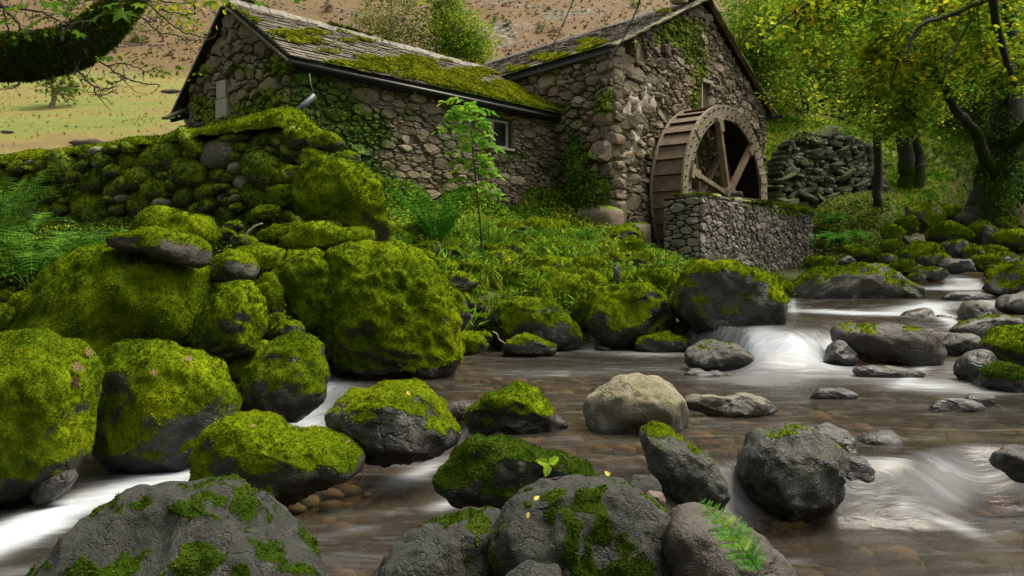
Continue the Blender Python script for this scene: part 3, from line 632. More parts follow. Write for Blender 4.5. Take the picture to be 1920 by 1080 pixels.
 ('dark ledge-like rock with a trickle over its left edge', [(813,905),(830,855),(870,821),(940,830),(1040,850),(1110,882),(1122,905),(1050,935),(960,955),(880,954),(830,930)], 4.1, 'cap', 'rockgreen', 5, dict(ang=.7, tuft='mossdark', dens=.9, moff=-.2)),
 ('pointed green-grey rock with lime tip standing in mid stream', [(1200,830),(1204,800),(1228,794),(1290,832),(1340,878),(1362,920),(1348,955),(1290,962),(1240,925),(1210,872)], 4.1, 'thin', 'rocklime', 5, dict(ang=.5, moff=-.30)),
 ('blocky glistening dark rock with lime streak, alone in the lower pool', [(1383,912),(1393,860),(1430,815),(1480,799),(1540,805),(1582,830),(1591,870),(1562,940),(1500,967),(1440,967),(1400,950)], 4.3, 'thin', 'rocklime', 5, dict(ang=.9, box=.68, moff=-.22)),
 ('crusty brown rock peeping out behind the blocky glistening one', [(1520,800),(1555,794),(1595,808),(1607,850),(1570,868),(1530,850)], 4.75, 'none', 'rockgrey', 4, {}),
 ('great fissured grey-green rock in the near corner of the stream', [(30,1120),(130,992),(220,938),(290,923),(380,930),(430,945),(470,990),(540,1040),(620,1110),(420,1300),(100,1260)], 3.15, 'clump', 'rockgreen', 6, dict(ang=.9, box=.75, tuft='mossdark', moff=.05)),
 ('low rounded rock at the bottom, freckled with dark moss', [(670,1110),(750,1030),(840,984),(900,965),(955,975),(970,1040),(950,1160),(750,1230)], 3.25, 'clump', 'rockgreen', 6, dict(tuft='mossdark')),
 ('big domed green-grey boulder in the foreground with moss clumps', [(916,1010),(948,940),(1000,904),(1060,889),(1130,899),(1220,938),(1268,970),(1283,1030),(1265,1120),(1100,1230),(930,1150)], 3.15, 'clump', 'rockgreen', 6, dict(ang=.5, tuft='mossdark', moff=.0)),
 ('small stone crouching at the foot of the domed foreground boulder', [(940,1090),(990,1056),(1050,1070),(1064,1125),(960,1145)], 2.8, 'none', 'rockgreen', 4, {}),
 ('brown rock in the foreground on which the fern frond lies', [(1240,1000),(1275,958),(1340,970),(1430,1008),(1505,1095),(1420,1240),(1240,1220)], 3.05, 'none', 'rockbrown', 5, dict(ang=.5)),
 ('small striped grey stone behind the domed foreground boulder', [(1175,912),(1190,892),(1225,894),(1242,915),(1225,935),(1190,932)], 3.7, 'none', 'rockgreen', 4, {}),
 ('small pinkish stone beside the striped grey one', [(1204,935),(1218,920),(1243,924),(1250,942),(1235,954),(1212,948)], 3.5, 'none', 'rockred', 4, {}),
 ('dull grey rock by the right rapids, half under water', [(1600,838),(1625,812),(1665,806),(1690,825),(1692,852),(1640,862)], 4.95, 'none', 'rockgrey', 4, {}),
 ('rounded wet brown rock under the edge of the small right fall', [(1560,880),(1585,852),(1620,856),(1640,885),(1635,915),(1590,922)], 4.5, 'none', 'rockbrown', 4, {}),
 ('glossy black ribbed rock at the right margin of the lower pool', [(1866,872),(1880,846),(1920,836),(1980,850),(1980,900),(1910,902)], 4.5, 'none', 'rockdark2', 4, dict(ang=.7)),
 ('smooth round orange-brown boulder under the shallow right rapids', [(1690,850),(1720,815),(1780,800),(1840,820),(1860,860),(1800,885),(1720,880)], 5.5, 'none', 'rocktan', 4, dict(depth=.5)),
 ('large pinkish boulder lying under water in the bottom corner', [(1740,1060),(1780,1030),(1850,1015),(1940,1035),(2000,1090),(1900,1150),(1770,1130)], 4.12, 'none', 'rockred', 4, dict(depth=.6)),
 ('flat green stone glimmering through the rapids of the lower pool', [(1680,965),(1710,945),(1760,945),(1805,965),(1790,985),(1720,985)], 4.95, 'none', 'rockgreen', 4, dict(depth=.5)),
 ('black crumbly stone at the water edge under the huge bright-green boulder', [(60,925),(90,895),(130,882),(140,900),(100,935),(70,945)], 4.9, 'none', 'rockdark', 4, {}),
 ('low mossy hump at the left margin behind the huge bright-green boulder', [(-60,600),(-20,570),(30,568),(50,590),(30,625),(-40,630)], 6.7, 'full', 'rock', 4, dict(tuft='mossmid')),
 ('small brown and green rock between the two falls at mid stream', [(832,770),(850,752),(880,752),(895,765),(880,785),(845,788)], 5.75, 'none', 'rockbrown', 3, {}),
]
M['mossmid'] = mat_tuft('mid_green_moss', [(.0, (.018, .04, .004)), (.4, (.045, .09, .006)), (.75, (.10, .155, .010)), (1, (.22, .27, .02))], 1.4, .6, .3)  # moss of a middle green, between the bright and the deep one
M['rockdark2'] = mat_rock('speckled_dark_rock', (.028, .028, .024), (.075, .07, .06), (.22, .21, .18), .4, (.25, .6), scale=1.5)
_hx, _hy = None, None
def hit(px, py, y0=3.0, y1=400):
    """where the line of sight through a photo pixel meets the land"""
    ys_ = np.geomspace(y0, y1, 900); x = (px - 960) / F * ys_; z = EYE + (HZ - py) / F * ys_
    g = ground_z(x, ys_); k = np.nonzero(g > z)[0]
    i = k[0] if len(k) else 899
    return np.array([x[i], ys_[i], g[i]])
for i_, (lab, poly, Y, mo, mt, sub, kw) in enumerate(BO):
    if 29 <= i_ <= 34: Y = hit(sum(q[0] for q in poly) / len(poly), max(q[1] for q in poly) - 3)[1]
    boulder('boulder', lab, poly, Y, mo, mt, sub, group=None, **kw)
# ------------------------------------------------------------------ building materials
def mat_stone(name, cols, bumpd=.02, mossy=MOSS, rough=.9, olive=0.0):
    m, nt, b = new_mat(name); p = wpos(nt); rn = attr(nt, 'rnd')
    c = ramp(nt, rn, cols)
    n1 = noise(nt, 5, 5, .65, p); n2 = noise(nt, 22, 5, .7, p); n3 = noise(nt, 70, 3, .7, p)
    c = mix(nt, ramp(nt, n2, [(.38, 0.), (.72, .6)]), c, (.05, .043, .032))
    c = mix(nt, ramp(nt, noise(nt, 9, 5, .75, p, 1), [(.58, 0.), (.64, .55)]), c, (.36, .34, .28))
    if olive: c = mix(nt, ramp(nt, n1, [(.35, 0.), (.65, olive)]), c, (.075, .085, .025))
    mo = attr(nt, 'moss'); mn = noise(nt, 24, 4, .75, p)
    mf = ramp(nt, math_(nt, 'ADD', mo, math_(nt, 'MULTIPLY', math_(nt, 'SUBTRACT', mn, .5), 1.1)), [(.42, 0.), (.6, 1.)])
    c = mix(nt, mf, c, ramp(nt, n1, mossy))
    nt.links.new(c, b.inputs['Base Color']); b.inputs['Roughness'].default_value = rough; b.inputs['Specular IOR Level'].default_value = .3
    bump(nt, b, math_(nt, 'ADD', n1, math_(nt, 'ADD', math_(nt, 'MULTIPLY', n2, .6), math_(nt, 'MULTIPLY', n3, .2))), bumpd)
    return m
SB = [(0, (.09, .070, .042)), (.25, (.155, .120, .072)), (.5, (.22, .172, .108)), (.7, (.205, .14, .098)), (.85, (.33, .275, .19)), (1, (.17, .145, .105))]
M['stone_mill'] = mat_stone('warm_rubble_stone', SB, .03, olive=.15)
M['stone_cott'] = mat_stone('rubble_stone', SB, .03, [(.0, (.014, .034, .004)), (.4, (.04, .085, .006)), (.75, (.09, .15, .010)), (1, (.2, .25, .02))], olive=.25)
M['stone_gable'] = mat_stone('olive_rubble_stone', [(0, (.09, .082, .045)), (.5, (.19, .17, .095)), (1, (.29, .255, .16))], .035, olive=.6)
M['stone_pit'] = mat_stone('grey_rubble_stone', [(0, (.10, .088, .072)), (.4, (.20, .178, .145)), (.75, (.29, .262, .215)), (1, (.23, .185, .15))], .025)
M['stone_moss'] = mat_stone('moss_grown_rubble', [(0, (.025, .024, .018)), (.6, (.06, .056, .045)), (1, (.13, .12, .10))], .03, MOSS, olive=.4)
M['stone_dark'] = mat_stone('dark_slate_rubble', [(0, (.04, .037, .026)), (.6, (.09, .082, .06)), (1, (.19, .175, .14))], .03, MOSSD, olive=.4)
M['slate'] = mat_stone('roof_slate', [(0, (.055, .046, .030)), (.5, (.10, .082, .056)), (1, (.155, .13, .095))], .008, olive=.15)
def flat_mat(name, col, rough=.8, n=8, var=.5, col2=None, bumpd=.01, metal=0, stretch=None):
    m, nt, b = new_mat(name); p = wpos(nt); v = p
    if stretch:
        mp = nt.nodes.new('ShaderNodeMapping'); nt.links.new(p, mp.inputs[0]); mp.inputs['Scale'].default_value = stretch; v = mp.outputs[0]
    f = noise(nt, n, 5, .7, v)
    c = mix(nt, ramp(nt, f, [(.35, 0.), (.7, 1.)]), col, col2 or tuple(x * (1 - var) for x in col))
    nt.links.new(c, b.inputs['Base Color']); b.inputs['Roughness'].default_value = rough; b.inputs['Metallic'].default_value = metal
    b.inputs['Specular IOR Level'].default_value = .3
    bump(nt, b, f, bumpd); return m
M['mortar'] = flat_mat('earthy_mortar', (.11, .09, .06), .95, 9, .6, bumpd=.03)
M['mortardark'] = flat_mat('dark_joint', (.012, .011, .008), .95, 9, .5)
M['lime'] = flat_mat('pale_lime_render', (.46, .41, .32), .9, 7, .5, (.22, .18, .13), .03)
M['slab'] = flat_mat('pale_slab', (.34, .32, .25), .85, 6, .4, (.20, .19, .13), .01)
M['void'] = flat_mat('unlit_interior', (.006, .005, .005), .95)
M['wheelwood'] = flat_mat('weathered_wheel_wood', (.29, .24, .19), .8, 3, .5, (.16, .13, .055), .008, stretch=(2, 2, 6))
M['spokewood'] = flat_mat('weathered_spoke_wood', (.33, .24, .155), .75, 6, .5, (.17, .115, .07), .008)
M['bucket'] = flat_mat('brown_bucket_board', (.175, .122, .078), .8, 3.5, .6, (.075, .058, .038), .01)
M['sole'] = flat_mat('shade_black_sole_board', (.022, .016, .011), .8, 5, .6)  # near-black colour carries the deep shade inside the wheel
M['iron'] = flat_mat('rusty_iron', (.07, .05, .042), .6, 10, .5)
M['gutter'] = flat_mat('black_gutter', (.020, .018, .016), .45, 6, .3)
M['pipe'] = flat_mat('grey_plastic_pipe', (.09, .10, .115), .4, 6, .3)
M['paint'] = flat_mat('old_white_paint', (.42, .39, .32), .7, 20, .3, (.24, .21, .16))
M['glass'] = flat_mat('dark_pane', (.010, .010, .009), .12, 4, .3)
M['beam'] = flat_mat('mossy_board', (.10, .10, .05), .9, 6, .4)
M['ridge'] = flat_mat('lichened_ridge_stone', (.24, .22, .18), .9, 8, .5, (.11, .10, .08), .02)

def clip_half(poly, n, d):        # keep points with n.x <= d
    out = []
    for i in range(len(poly)):
        a, b = poly[i], poly[(i + 1) % len(poly)]
        da, db = n[0] * a[0] + n[1] * a[1] - d, n[0] * b[0] + n[1] * b[1] - d
        if da <= 0: out.append(a)
        if (da < 0) != (db < 0) and da != db:
            t = da / (da - db); out.append((a[0] + (b[0] - a[0]) * t, a[1] + (b[1] - a[1]) * t))
    return out
def convex_halves(poly):
    cx = sum(p[0] for p in poly) / len(poly); cy = sum(p[1] for p in poly) / len(poly); H = []
    for i in range(len(poly)):
        a, b = poly[i], poly[(i + 1) % len(poly)]
        n = (b[1] - a[1], -(b[0] - a[0])); l = math.hypot(*n) + 1e-9; n = (n[0] / l, n[1] / l); d = n[0] * a[0] + n[1] * a[1]
        if n[0] * cx + n[1] * cy > d: n = (-n[0], -n[1]); d = -d
        H.append((n, d))
    return H
def rubble_cells(outline, rfun, asp, seed, holes=(), tries=5000, gap=.012):
    """irregular stones filling a convex outline: list of (centre, polygon)"""
    rng = np.random.default_rng(seed); H = convex_halves(outline)
    lo = np.min(outline, 0); hi = np.max(outline, 0)
    P_ = np.zeros((0, 2)); R_ = np.zeros(0)
    for i in range(tries):
        p = lo + (hi - lo) * rng.random(2)
        if any(n[0] * p[0] + n[1] * p[1] > d - .01 for n, d in H): continue
        if any(h[0] < p[0] < h[1] and h[2] < p[1] < h[3] for h in holes): continue
        r = rfun(p[0], p[1], rng) * (1 - .62 * min(1, i / (tries * .55)))
        if len(P_):
            dd = np.hypot((P_[:, 0] - p[0]) / asp, P_[:, 1] - p[1])
            if (dd < (R_ + r) * .88).any(): continue
        P_ = np.vstack([P_, p]); R_ = np.append(R_, r)
    Q = P_ / (asp, 1); cells = []
    for i in range(len(Q)):
        d2 = ((Q - Q[i]) ** 2).sum(1); nb = np.argsort(d2)[1:18]
        rr = R_[i] * 4
        poly = [(Q[i, 0] - rr, Q[i, 1] - rr), (Q[i, 0] + rr, Q[i, 1] - rr), (Q[i, 0] + rr, Q[i, 1] + rr), (Q[i, 0] - rr, Q[i, 1] + rr)]
        for j in nb:
            n = Q[j] - Q[i]; d = (Q[j] @ Q[j] - R_[j] ** 2 - Q[i] @ Q[i] + R_[i] ** 2) / 2
            l = math.hypot(*n); poly = clip_half(poly, n / l, d / l - gap / 2)
            if len(poly) < 3: break
        if len(poly) < 3: continue
        poly = [(a * asp, b) for a, b in poly]
        for n, d in H: poly = clip_half(poly, n, d) if len(poly) >= 3 else poly
        for h in holes:
            x, y = P_[i]; o = [(h[0] - x, (1, 0), h[0]), (x - h[1], (-1, 0), -h[1]), (h[2] - y, (0, 1), h[2]), (y - h[3], (0, -1), -h[3])]
            o.sort(key=lambda t: -t[0]); poly = clip_half(poly, o[0][1], o[0][2]) if len(poly) >= 3 else poly
        if len(poly) < 3: continue
        a = abs(sum(poly[k][0] * poly[(k + 1) % len(poly)][1] - poly[(k + 1) % len(poly)][0] * poly[k][1] for k in range(len(poly)))) / 2
        if a < .0012: continue
        cells.append(((sum(q[0] for q in poly) / len(poly), sum(q[1] for q in poly) / len(poly)), poly, a))
    return cells
def stone_mesh(c, poly, proud, rng, back=.05):
    """one hewn stone from its cell: vertices (u, w, depth)"""
    pts = []
    n = len(poly)
    ed = [math.dist(poly[i], poly[(i + 1) % n]) for i in range(n)]; per = sum(ed)
    for i in range(n):
        a, b = np.array(poly[i]), np.array(poly[(i + 1) % n])
        if ed[i] < per * .035: pts.append((a + b) / 2); continue
        if ed[i] < per * .10: pts.append(a * .5 + b * .5); continue
        pts.append(a * .80 + b * .20); pts.append(a * .22 + b * .78)
    while len(pts) > 12:
        d = [np.linalg.norm(pts[i] - pts[(i + 1) % len(pts)]) for i in range(len(pts))]; pts.pop(int(np.argmin(d)))
    p0 = np.array(pts); k = len(p0); cc = np.array(c); r = p0 - cc
    tilt = rng.normal(size=2) * .16; v = []
    for sc, dp in ((1.0, -back), (.975, proud * .55), (.80, proud)):
        rj = r * sc * (1 + (rng.normal(size=(k, 1)) * .05 if dp > 0 else 0))
        dep = dp + (rj @ tilt if dp > 0 else 0) + (rng.normal(size=k) * proud * .13 if dp > 0 else 0)
        v.append(np.c_[rj + cc, np.broadcast_to(dep, (k,))])
    o = rng.normal(size=2) * .15 * np.abs(r).mean(0)
    v.append([[cc[0] + o[0], cc[1] + o[1], proud * rng.uniform(.95, 1.25) + o @ tilt]])
    v = np.concatenate(v)
    q = [(i0 * k + i, i0 * k + (i + 1) % k, (i0 + 1) * k + (i + 1) % k, (i0 + 1) * k + i) for i0 in (0, 1) for i in range(k)]
    t = [(2 * k + i, 2 * k + (i + 1) % k, 3 * k) for i in range(k)]
    return v, np.array(q), np.array(t)
def px_of(v):
    return 960 + v[:, 0] / v[:, 1] * F, HZ + (EYE - v[:, 2]) / v[:, 1] * F
def blobs(v, L):
    x, y = px_of(v); w = np.zeros(len(v))
    for cx, cy, rx, ry, s in L: w = np.maximum(w, s * np.exp(-(((x - cx) / rx) ** 2 + ((y - cy) / ry) ** 2) ** 1.5 * .7))
    return w
STUFF = []
def wall_stones(parent, O, U, Nn, outline, rfun, asp, seed, mat, holes=(), tries=5000, proud=(.03, .08), nparts=300, gap=.014, mossL=(), mossbase=0., moss_amt=0, mossmat='mossdark', tuft=.05, joints=True, name='stone'):
    O, U, Nn = np.array(O, float), np.array(U, float), np.array(Nn, float)
    cells = rubble_cells(outline, rfun, asp, seed, holes, tries, gap); cells.sort(key=lambda c: -c[2] / (O[1] + U[1] * c[0][0]) ** 2)
    rng = np.random.default_rng(seed + 5); allv, allq, allt, allr, allm = [], [], [], [], []; nn = 0
    VV, FF = [], []; nv = 0
    for i, (c, poly, a) in enumerate(cells):
        v, q, t = stone_mesh(c, poly, rng.uniform(*proud) * (1 + .5 * min(1, a / .08)), rng)
        w = O + v[:, :1] * U + Nn * v[:, 2:3]; w[:, 2] += v[:, 1]
        cw = O + U * c[0] + np.array([0, 0, c[1]]); rnd = rng.random()
        mw = blobs(w, mossL) + mossbase
        mw = np.clip(mw + .35 * fbm(w * 2.5, 2, seed), 0, 1) * (mw > .05)
        tri = np.concatenate([q[:, [0, 1, 2]], q[:, [0, 2, 3]], t])
        VV.append(w); FF.append(tri + nv); nv += len(w)
        if i < nparts:
            me = mesh_np(name, w - cw, [q, t], M[mat], False, {'rnd': np.full(len(w), rnd), 'moss': mw})
            part(name, me, parent).location = Vector(cw) - world_loc(parent)
        else:
            allv.append(w); allq.append(q + nn); allt.append(t + nn); allr.append(np.full(len(w), rnd)); allm.append(mw); nn += len(w)
    if allv:
        me = mesh_np('small_stones', np.concatenate(allv), [np.concatenate(allq), np.concatenate(allt)], M[mat], False, {'rnd': np.concatenate(allr), 'moss': np.concatenate(allm)})
        part('small_stones', me, parent, 'stuff')
    V_, F_ = np.concatenate(VV), np.concatenate(FF)
    if mossL:
        wgt = blobs(V_, mossL) + mossbase; wgt = ss(.30, .62, wgt + .40 * fbm(V_ * 2.2, 3, seed + 2))
        pts, n3 = sample_surface(V_, F_, wgt, .55 / tuft ** 2 * (moss_amt or 1), rng)
        n3 = n3 + rng.normal(size=n3.shape) * .35 + np.array([0, 0, .3])
        part('wall_moss', scatter_mesh('wall_moss', TPLM, pts, n3, tuft * rng.uniform(.5, 1.2, len(pts)), rng, M[mossmat]), parent, 'stuff')
    return V_, F_
def world_loc(o):
    w = Vector((0, 0, 0))
    while o is not None: w += o.location; o = o.parent
    return w
Zv = np.array([0, 0, 1.])
U1, U2 = np.array([.668, .743, 0]), np.array([-.743, .668, 0]); U1 /= np.linalg.norm(U1); U2 = np.array([-U1[1], U1[0], 0])
N1, N2 = -U2, -U1              # outward normals of the long front walls and of the left-facing walls
A = np.array([-3.9, 14.0, 0]); D = np.array([2.33, 18.35, 0])

def roof_patch(parent, E0, E1, R0, R1, rows, wid, seed, nparts, mossf, name='slate', over=.0):
    """E0-E1 eave, R0-R1 ridge; slates laid in courses that get narrower towards the ridge"""
    E0, E1, R0, R1 = [np.array(a, float) for a in (E0, E1, R0, R1)]; rng = np.random.default_rng(seed)
    S = lambda a, b: (E0 * (1 - a) + E1 * a) * (1 - b) + (R0 * (1 - a) + R1 * a) * b
    nrm = np.cross(E1 - E0, R0 - E0); nrm /= np.linalg.norm(nrm)
    if nrm[2] < 0: nrm = -nrm
    L = np.linalg.norm(E1 - E0); al = (E1 - E0) / L; upv = np.cross(nrm, al); upv = upv if upv[2] > 0 else -upv
    H = np.linalg.norm(R0 - E0); items = []
    bs = np.linspace(0, 1, rows + 1) ** .93
    for r in range(rows):
        x = -rng.uniform(0, .5) * wid
        while x < L:
            w = wid * rng.uniform(.6, 1.45) * (1.15 - .4 * r / rows); a0, a1 = max(0, x), min(L, x + w); x += w
            if a1 - a0 < .05: continue
            ln = (bs[r + 1] - bs[r]) * H * 1.55; am = (a0 + a1) / 2 / L
            base = S(am, bs[r]) - upv * rng.uniform(0, .035)
            tl = .030 / ln; ud = upv * math.cos(tl) - nrm * math.sin(tl); nd = np.cross(al, ud); nd = nd if nd[2] > 0 else -nd
            c = base + ud * ln / 2 + nrm * (.042 + rng.uniform(-.006, .010))
            rot = rng.normal() * .02; al2 = al + ud * rot; al2 /= np.linalg.norm(al2)
            mb = MB(); mb.box(c, al2, ud, nd, a1 - a0 - .012, ln, rng.uniform(.016, .030))
            items.append((-(a1 - a0) * ln / c[1] ** 2, len(items), mb, c))
    items.sort(key=lambda t: t[:2]); jv = MB(); jr = []
    for i, (_, _, mb, c) in enumerate(items):
        v = np.concatenate(mb.v); q = np.concatenate(mb.q); v[:, :] += rng.normal(size=v.shape) * .004
        rd = rng.random(); mo = mossf(v)
        if i < nparts:
            part(name, mesh_np(name, v - c, [q], M['slate'], False, {'rnd': np.full(8, rd), 'moss': mo}), parent).location = Vector(c) - world_loc(parent)
        else: jv.add(v, q); jr.append((np.full(8, rd), mo))
    if jr:
        me = mesh_np('small_slates', np.concatenate(jv.v), [np.concatenate(jv.q)], M['slate'], False, {'rnd': np.concatenate([a for a, _ in jr]), 'moss': np.concatenate([b for _, b in jr])})
        part('small_slates', me, parent, 'stuff')
    # moss cushions growing on the courses
    aa, bb = rng.random(60000), rng.random(60000)
    pts = S(aa[:, None], bb[:, None]) + nrm * .075
    w = mossf(pts); k = rng.random(60000) < w * 1.0; pts = pts[k]
    hgt = .03 * np.clip(fbm(pts * 6, 2, 4) + .2, 0, 1)
    pts = pts + nrm * hgt[:, None] + Zv * 0
    part('roof_moss', scatter_mesh('roof_moss', TPLM, pts, np.broadcast_to(nrm, pts.shape) + rng.normal(size=pts.shape) * .35, rng.uniform(.022, .055, len(pts)), rng, M['mossroof']), parent, 'stuff')

# ------------------------------------------------------------------ the low stone cottage
cot = thing('stone_cottage', 'low rubble cottage with mossy slate roof and small window, left of the water mill', 'building', (-2, 17, 1.8))
ze = 4.75
mb = MB(); LW = 7.55
def prw(mb, O, U, Nn, poly, th=.45): mb.prism(poly, O - Nn * .0, U, Zv, Nn, th)
wallf = part('front_wall', None, cot) if False else None
for (u0, u1, z0, z1) in ((0, 4.88, 1.2, ze), (5.82, LW, 1.2, ze), (4.88, 5.82, 1.2, 3.74), (4.88, 5.82, 4.42, ze)):
    mb.prism([(u0, z0), (u1, z0), (u1, z1), (u0, z1)], A - N1 * .0, U1, Zv, N1, .42)
cw = part('wall', mb.mesh('wall', M['mortar']), cot)
mossC = [(600, 200, 80, 50, 1.1), (640, 250, 90, 60, .95), (680, 340, 80, 50, .8), (560, 150, 50, 30, .9), (720, 400, 60, 30, .8), (500, 200, 60, 50, .9), (840, 200, 20, 12, .6), (780, 260, 30, 50, .28),
         (750, 380, 50, 30, .8), (900, 395, 200, 26, .55), (955, 290, 30, 16, .65), (985, 290, 16, 14, .6), (760, 215, 40, 20, .5), (1030, 330, 25, 70, .5)]
wall_stones(cw, A, U1, N1, [(.0, 1.6), (LW, 1.6), (LW, ze - .05), (0, ze - .05)], lambda u, z, r: r.choice([.05, .075, .105, .145]) * (.8 + .3 * r.random()), 2.3, 11, 'stone_cott',
            holes=[(4.86, 5.84, 3.72, 4.44)], tries=9500, nparts=165, mossL=mossC, tuft=.045, gap=.010, proud=(.015, .055), mossmat='mossdark', moss_amt=1.1)
# left gable
zr, WG = 6.05, 3.9; hs = 1.95
mb = MB(); mb.prism([(0, 1.4), (WG, 1.4), (WG, 4.42), (hs, zr), (0, ze)], A, U2, Zv, N2, .42)
cg = part('gable_wall', mb.mesh('gable_wall', M['mortar']), cot)
mossG = [(455, 130, 20, 8, .9), (520, 125, 22, 20, 1.0), (385, 130, 10, 12, .7), (400, 210, 40, 30, .9), (450, 220, 80, 25, .9), (510, 190, 50, 30, .8), (370, 195, 14, 18, .8), (430, 100, 30, 30, .3)]
wall_stones(cg, A, U2, N2, [(.0, 1.8), (WG, 1.8), (WG, 4.38), (hs, zr - .05), (0, ze - .05)], lambda u, z, r: r.choice([.07, .1, .15, .2]), 1.5, 12, 'stone_gable',
            holes=[(2.04, 2.50, 4.0, 4.74)], tries=3500, nparts=125, mossL=mossG, tuft=.04, proud=(.03, .12), mossmat='mossmid')
mb = MB(); mb.box(A + U2 * 2.27 + N2 * .03 + Zv * 4.17, U2, N2, Zv, .43, .12, .36); part('pale_slab', mb.mesh('pale_slab', M['slab']), cg)
mb = MB(); mb.box(A + U2 * 2.29 + N2 * .02 + Zv * 4.54, U2, N2, Zv, .36, .12, .34); part('pale_slab', mb.mesh('pale_slab', M['slab']), cg)
# window with two lights
wf = MB(); u0, u1, z0, z1 = 4.9, 5.8, 3.76, 4.40
for (a, b) in (((u0 + .03, z0), (u0 + .03, z1)), ((u1 - .03, z0), (u1 - .03, z1)), ((u0 + .33, z0), (u0 + .33, z1)), ((u0 + .39, z0), (u0 + .39, z1))):
    wf.bar(A + U1 * a[0] + Zv * a[1] - N1 * .12, A + U1 * b[0] + Zv * b[1] - N1 * .12, .05, .06, up=tuple(N1))
for z in (z0 + .03, z1 - .03): wf.bar(A + U1 * u0 + Zv * z - N1 * .117, A + U1 * u1 + Zv * z - N1 * .117, .06, .055)
win = part('window', wf.mesh('window', M['paint']), cot)
for (a, b) in ((u0 + .05, u0 + .31), (u0 + .41, u1 - .05)):
    mb = MB(); mb.box(A + U1 * (a + b) / 2 + Zv * (z0 + z1) / 2 - N1 * .14, U1, N1, Zv, b - a, .01, z1 - z0 - .1); part('pane', mb.mesh('pane', M['glass']), win)
mb = MB(); mb.box(A + U1 * 5.35 + Zv * 3.73 - N1 * .02, U1, N1, Zv, 1.0, .2, .05); part('sill', mb.mesh('sill', M['slab']), win)
# roof
ov = .22; E0 = A - U1 * .16 + N1 * .24 + Zv * (ze - .02); E1 = A + U1 * 7.75 + N1 * .24 + Zv * (ze - .02)
R0 = A - U1 * .16 + U2 * hs + Zv * (zr + .10); R1 = A + U1 * 7.2 + U2 * hs + Zv * (zr + .02)
B0 = A - U1 * .16 + U2 * (WG + .2) + Zv * (4.30); B1 = A + U1 * 7.2 + U2 * (WG + .2) + Zv * 4.30
mb = MB()
for (a, b_, c_, d_) in ((E0, E1, R1, R0), (R0, R1, B1, B0)):
    f_ = [np.array(x) for x in (a, b_, c_, d_)]; mb.add(f_ + [x - Zv * .06 for x in f_], [(0, 1, 2, 3), (7, 6, 5, 4), (0, 4, 5, 1), (1, 5, 6, 2), (2, 6, 7, 3), (3, 7, 4, 0)])
cr = part('roof', mb.mesh('roof', M['mortardark']), cot)
mossR = [(850, 155, 60, 14, 1.), (930, 175, 60, 16, 1.), (990, 195, 50, 16, 1.), (760, 115, 70, 12, .75), (700, 110, 40, 12, .6), (640, 118, 40, 5, .9), (480, 60, 18, 5, 1.), (500, 70, 14, 4, 1.), (440, 25, 20, 8, 1.1), (470, 38, 20, 5, .6),
         (800, 140, 60, 14, .8), (570, 75, 40, 8, .5), (545, 65, 30, 5, .6), (620, 95, 50, 6, .4), (1010, 205, 50, 14, 1.0), (880, 135, 60, 8, .9), (720, 125, 120, 8, .8), (560, 60, 90, 6, .55), (820, 165, 80, 8, .8), (900, 165, 90, 14, .9), (680, 75, 60, 5, .5), (960, 165, 50, 8, .6)]
def mossf(v):
    x, y = px_of(v); w = blobs(v, mossR)
    return .75 * ss(.28, .66, w + .62 * fbm(np.stack([v @ U1 * .9, v @ U2 * 3.2, v[:, 2] * 3], 1) * 1.6, 3, 6))
roof_patch(cr, E0, E1, R0, R1, 19, .34, 5, 300, mossf)
def verge_ridge(parent, a, b, nst, seed, mat='ridge', s=.16):
    rng = np.random.default_rng(seed); a, b = np.array(a), np.array(b); d = (b - a) / nst
    for i in range(nst):
        c = a + d * (i + .5); L = np.linalg.norm(d) * rng.uniform(.92, 1.0); dd = d / np.linalg.norm(d); sd_ = np.cross(dd, Zv); sd_ /= np.linalg.norm(sd_)
        mb = MB(); v = []
        for t in (-L / 2, L / 2):
            for (x, z) in ((-s, -.07), (-s * .5, .045), (0, .085), (s * .5, .045), (s, -.07)):
                v.append(c + dd * t + sd_ * x + Zv * (z + rng.normal() * .006 + .02))
        mb.add(v, [(j, j + 1, j + 6, j + 5) for j in range(4)] + [(0, 5, 9, 4)], [(0, 1, 2), (0, 2, 4), (2, 3, 4), (5, 7, 6), (5, 9, 7), (7, 9, 8)])
        part('ridge_stone', mb.mesh('ridge_stone', M[mat]), parent)
verge_ridge(cr, R0, R1, 17, 1)
rg = np.random.default_rng(8); t = rg.random(2600); base = R0[None] * (1 - t[:, None]) + R1[None] * t[:, None]
w = fbm(np.c_[t * 22, t * 0, t * 0], 2, 3) + (t < .05) * 1.0
k = w > .12; pp = base[k] + rg.normal(size=(k.sum(), 3)) * (.05, .05, .012) + Zv * .11
part('ridge_moss', scatter_mesh('ridge_moss', TPLM, pp, np.tile(Zv, (len(pp), 1)) + rg.normal(size=pp.shape) * .4, rg.uniform(.03, .055, len(pp)), rg, M['moss']), cr, 'stuff')
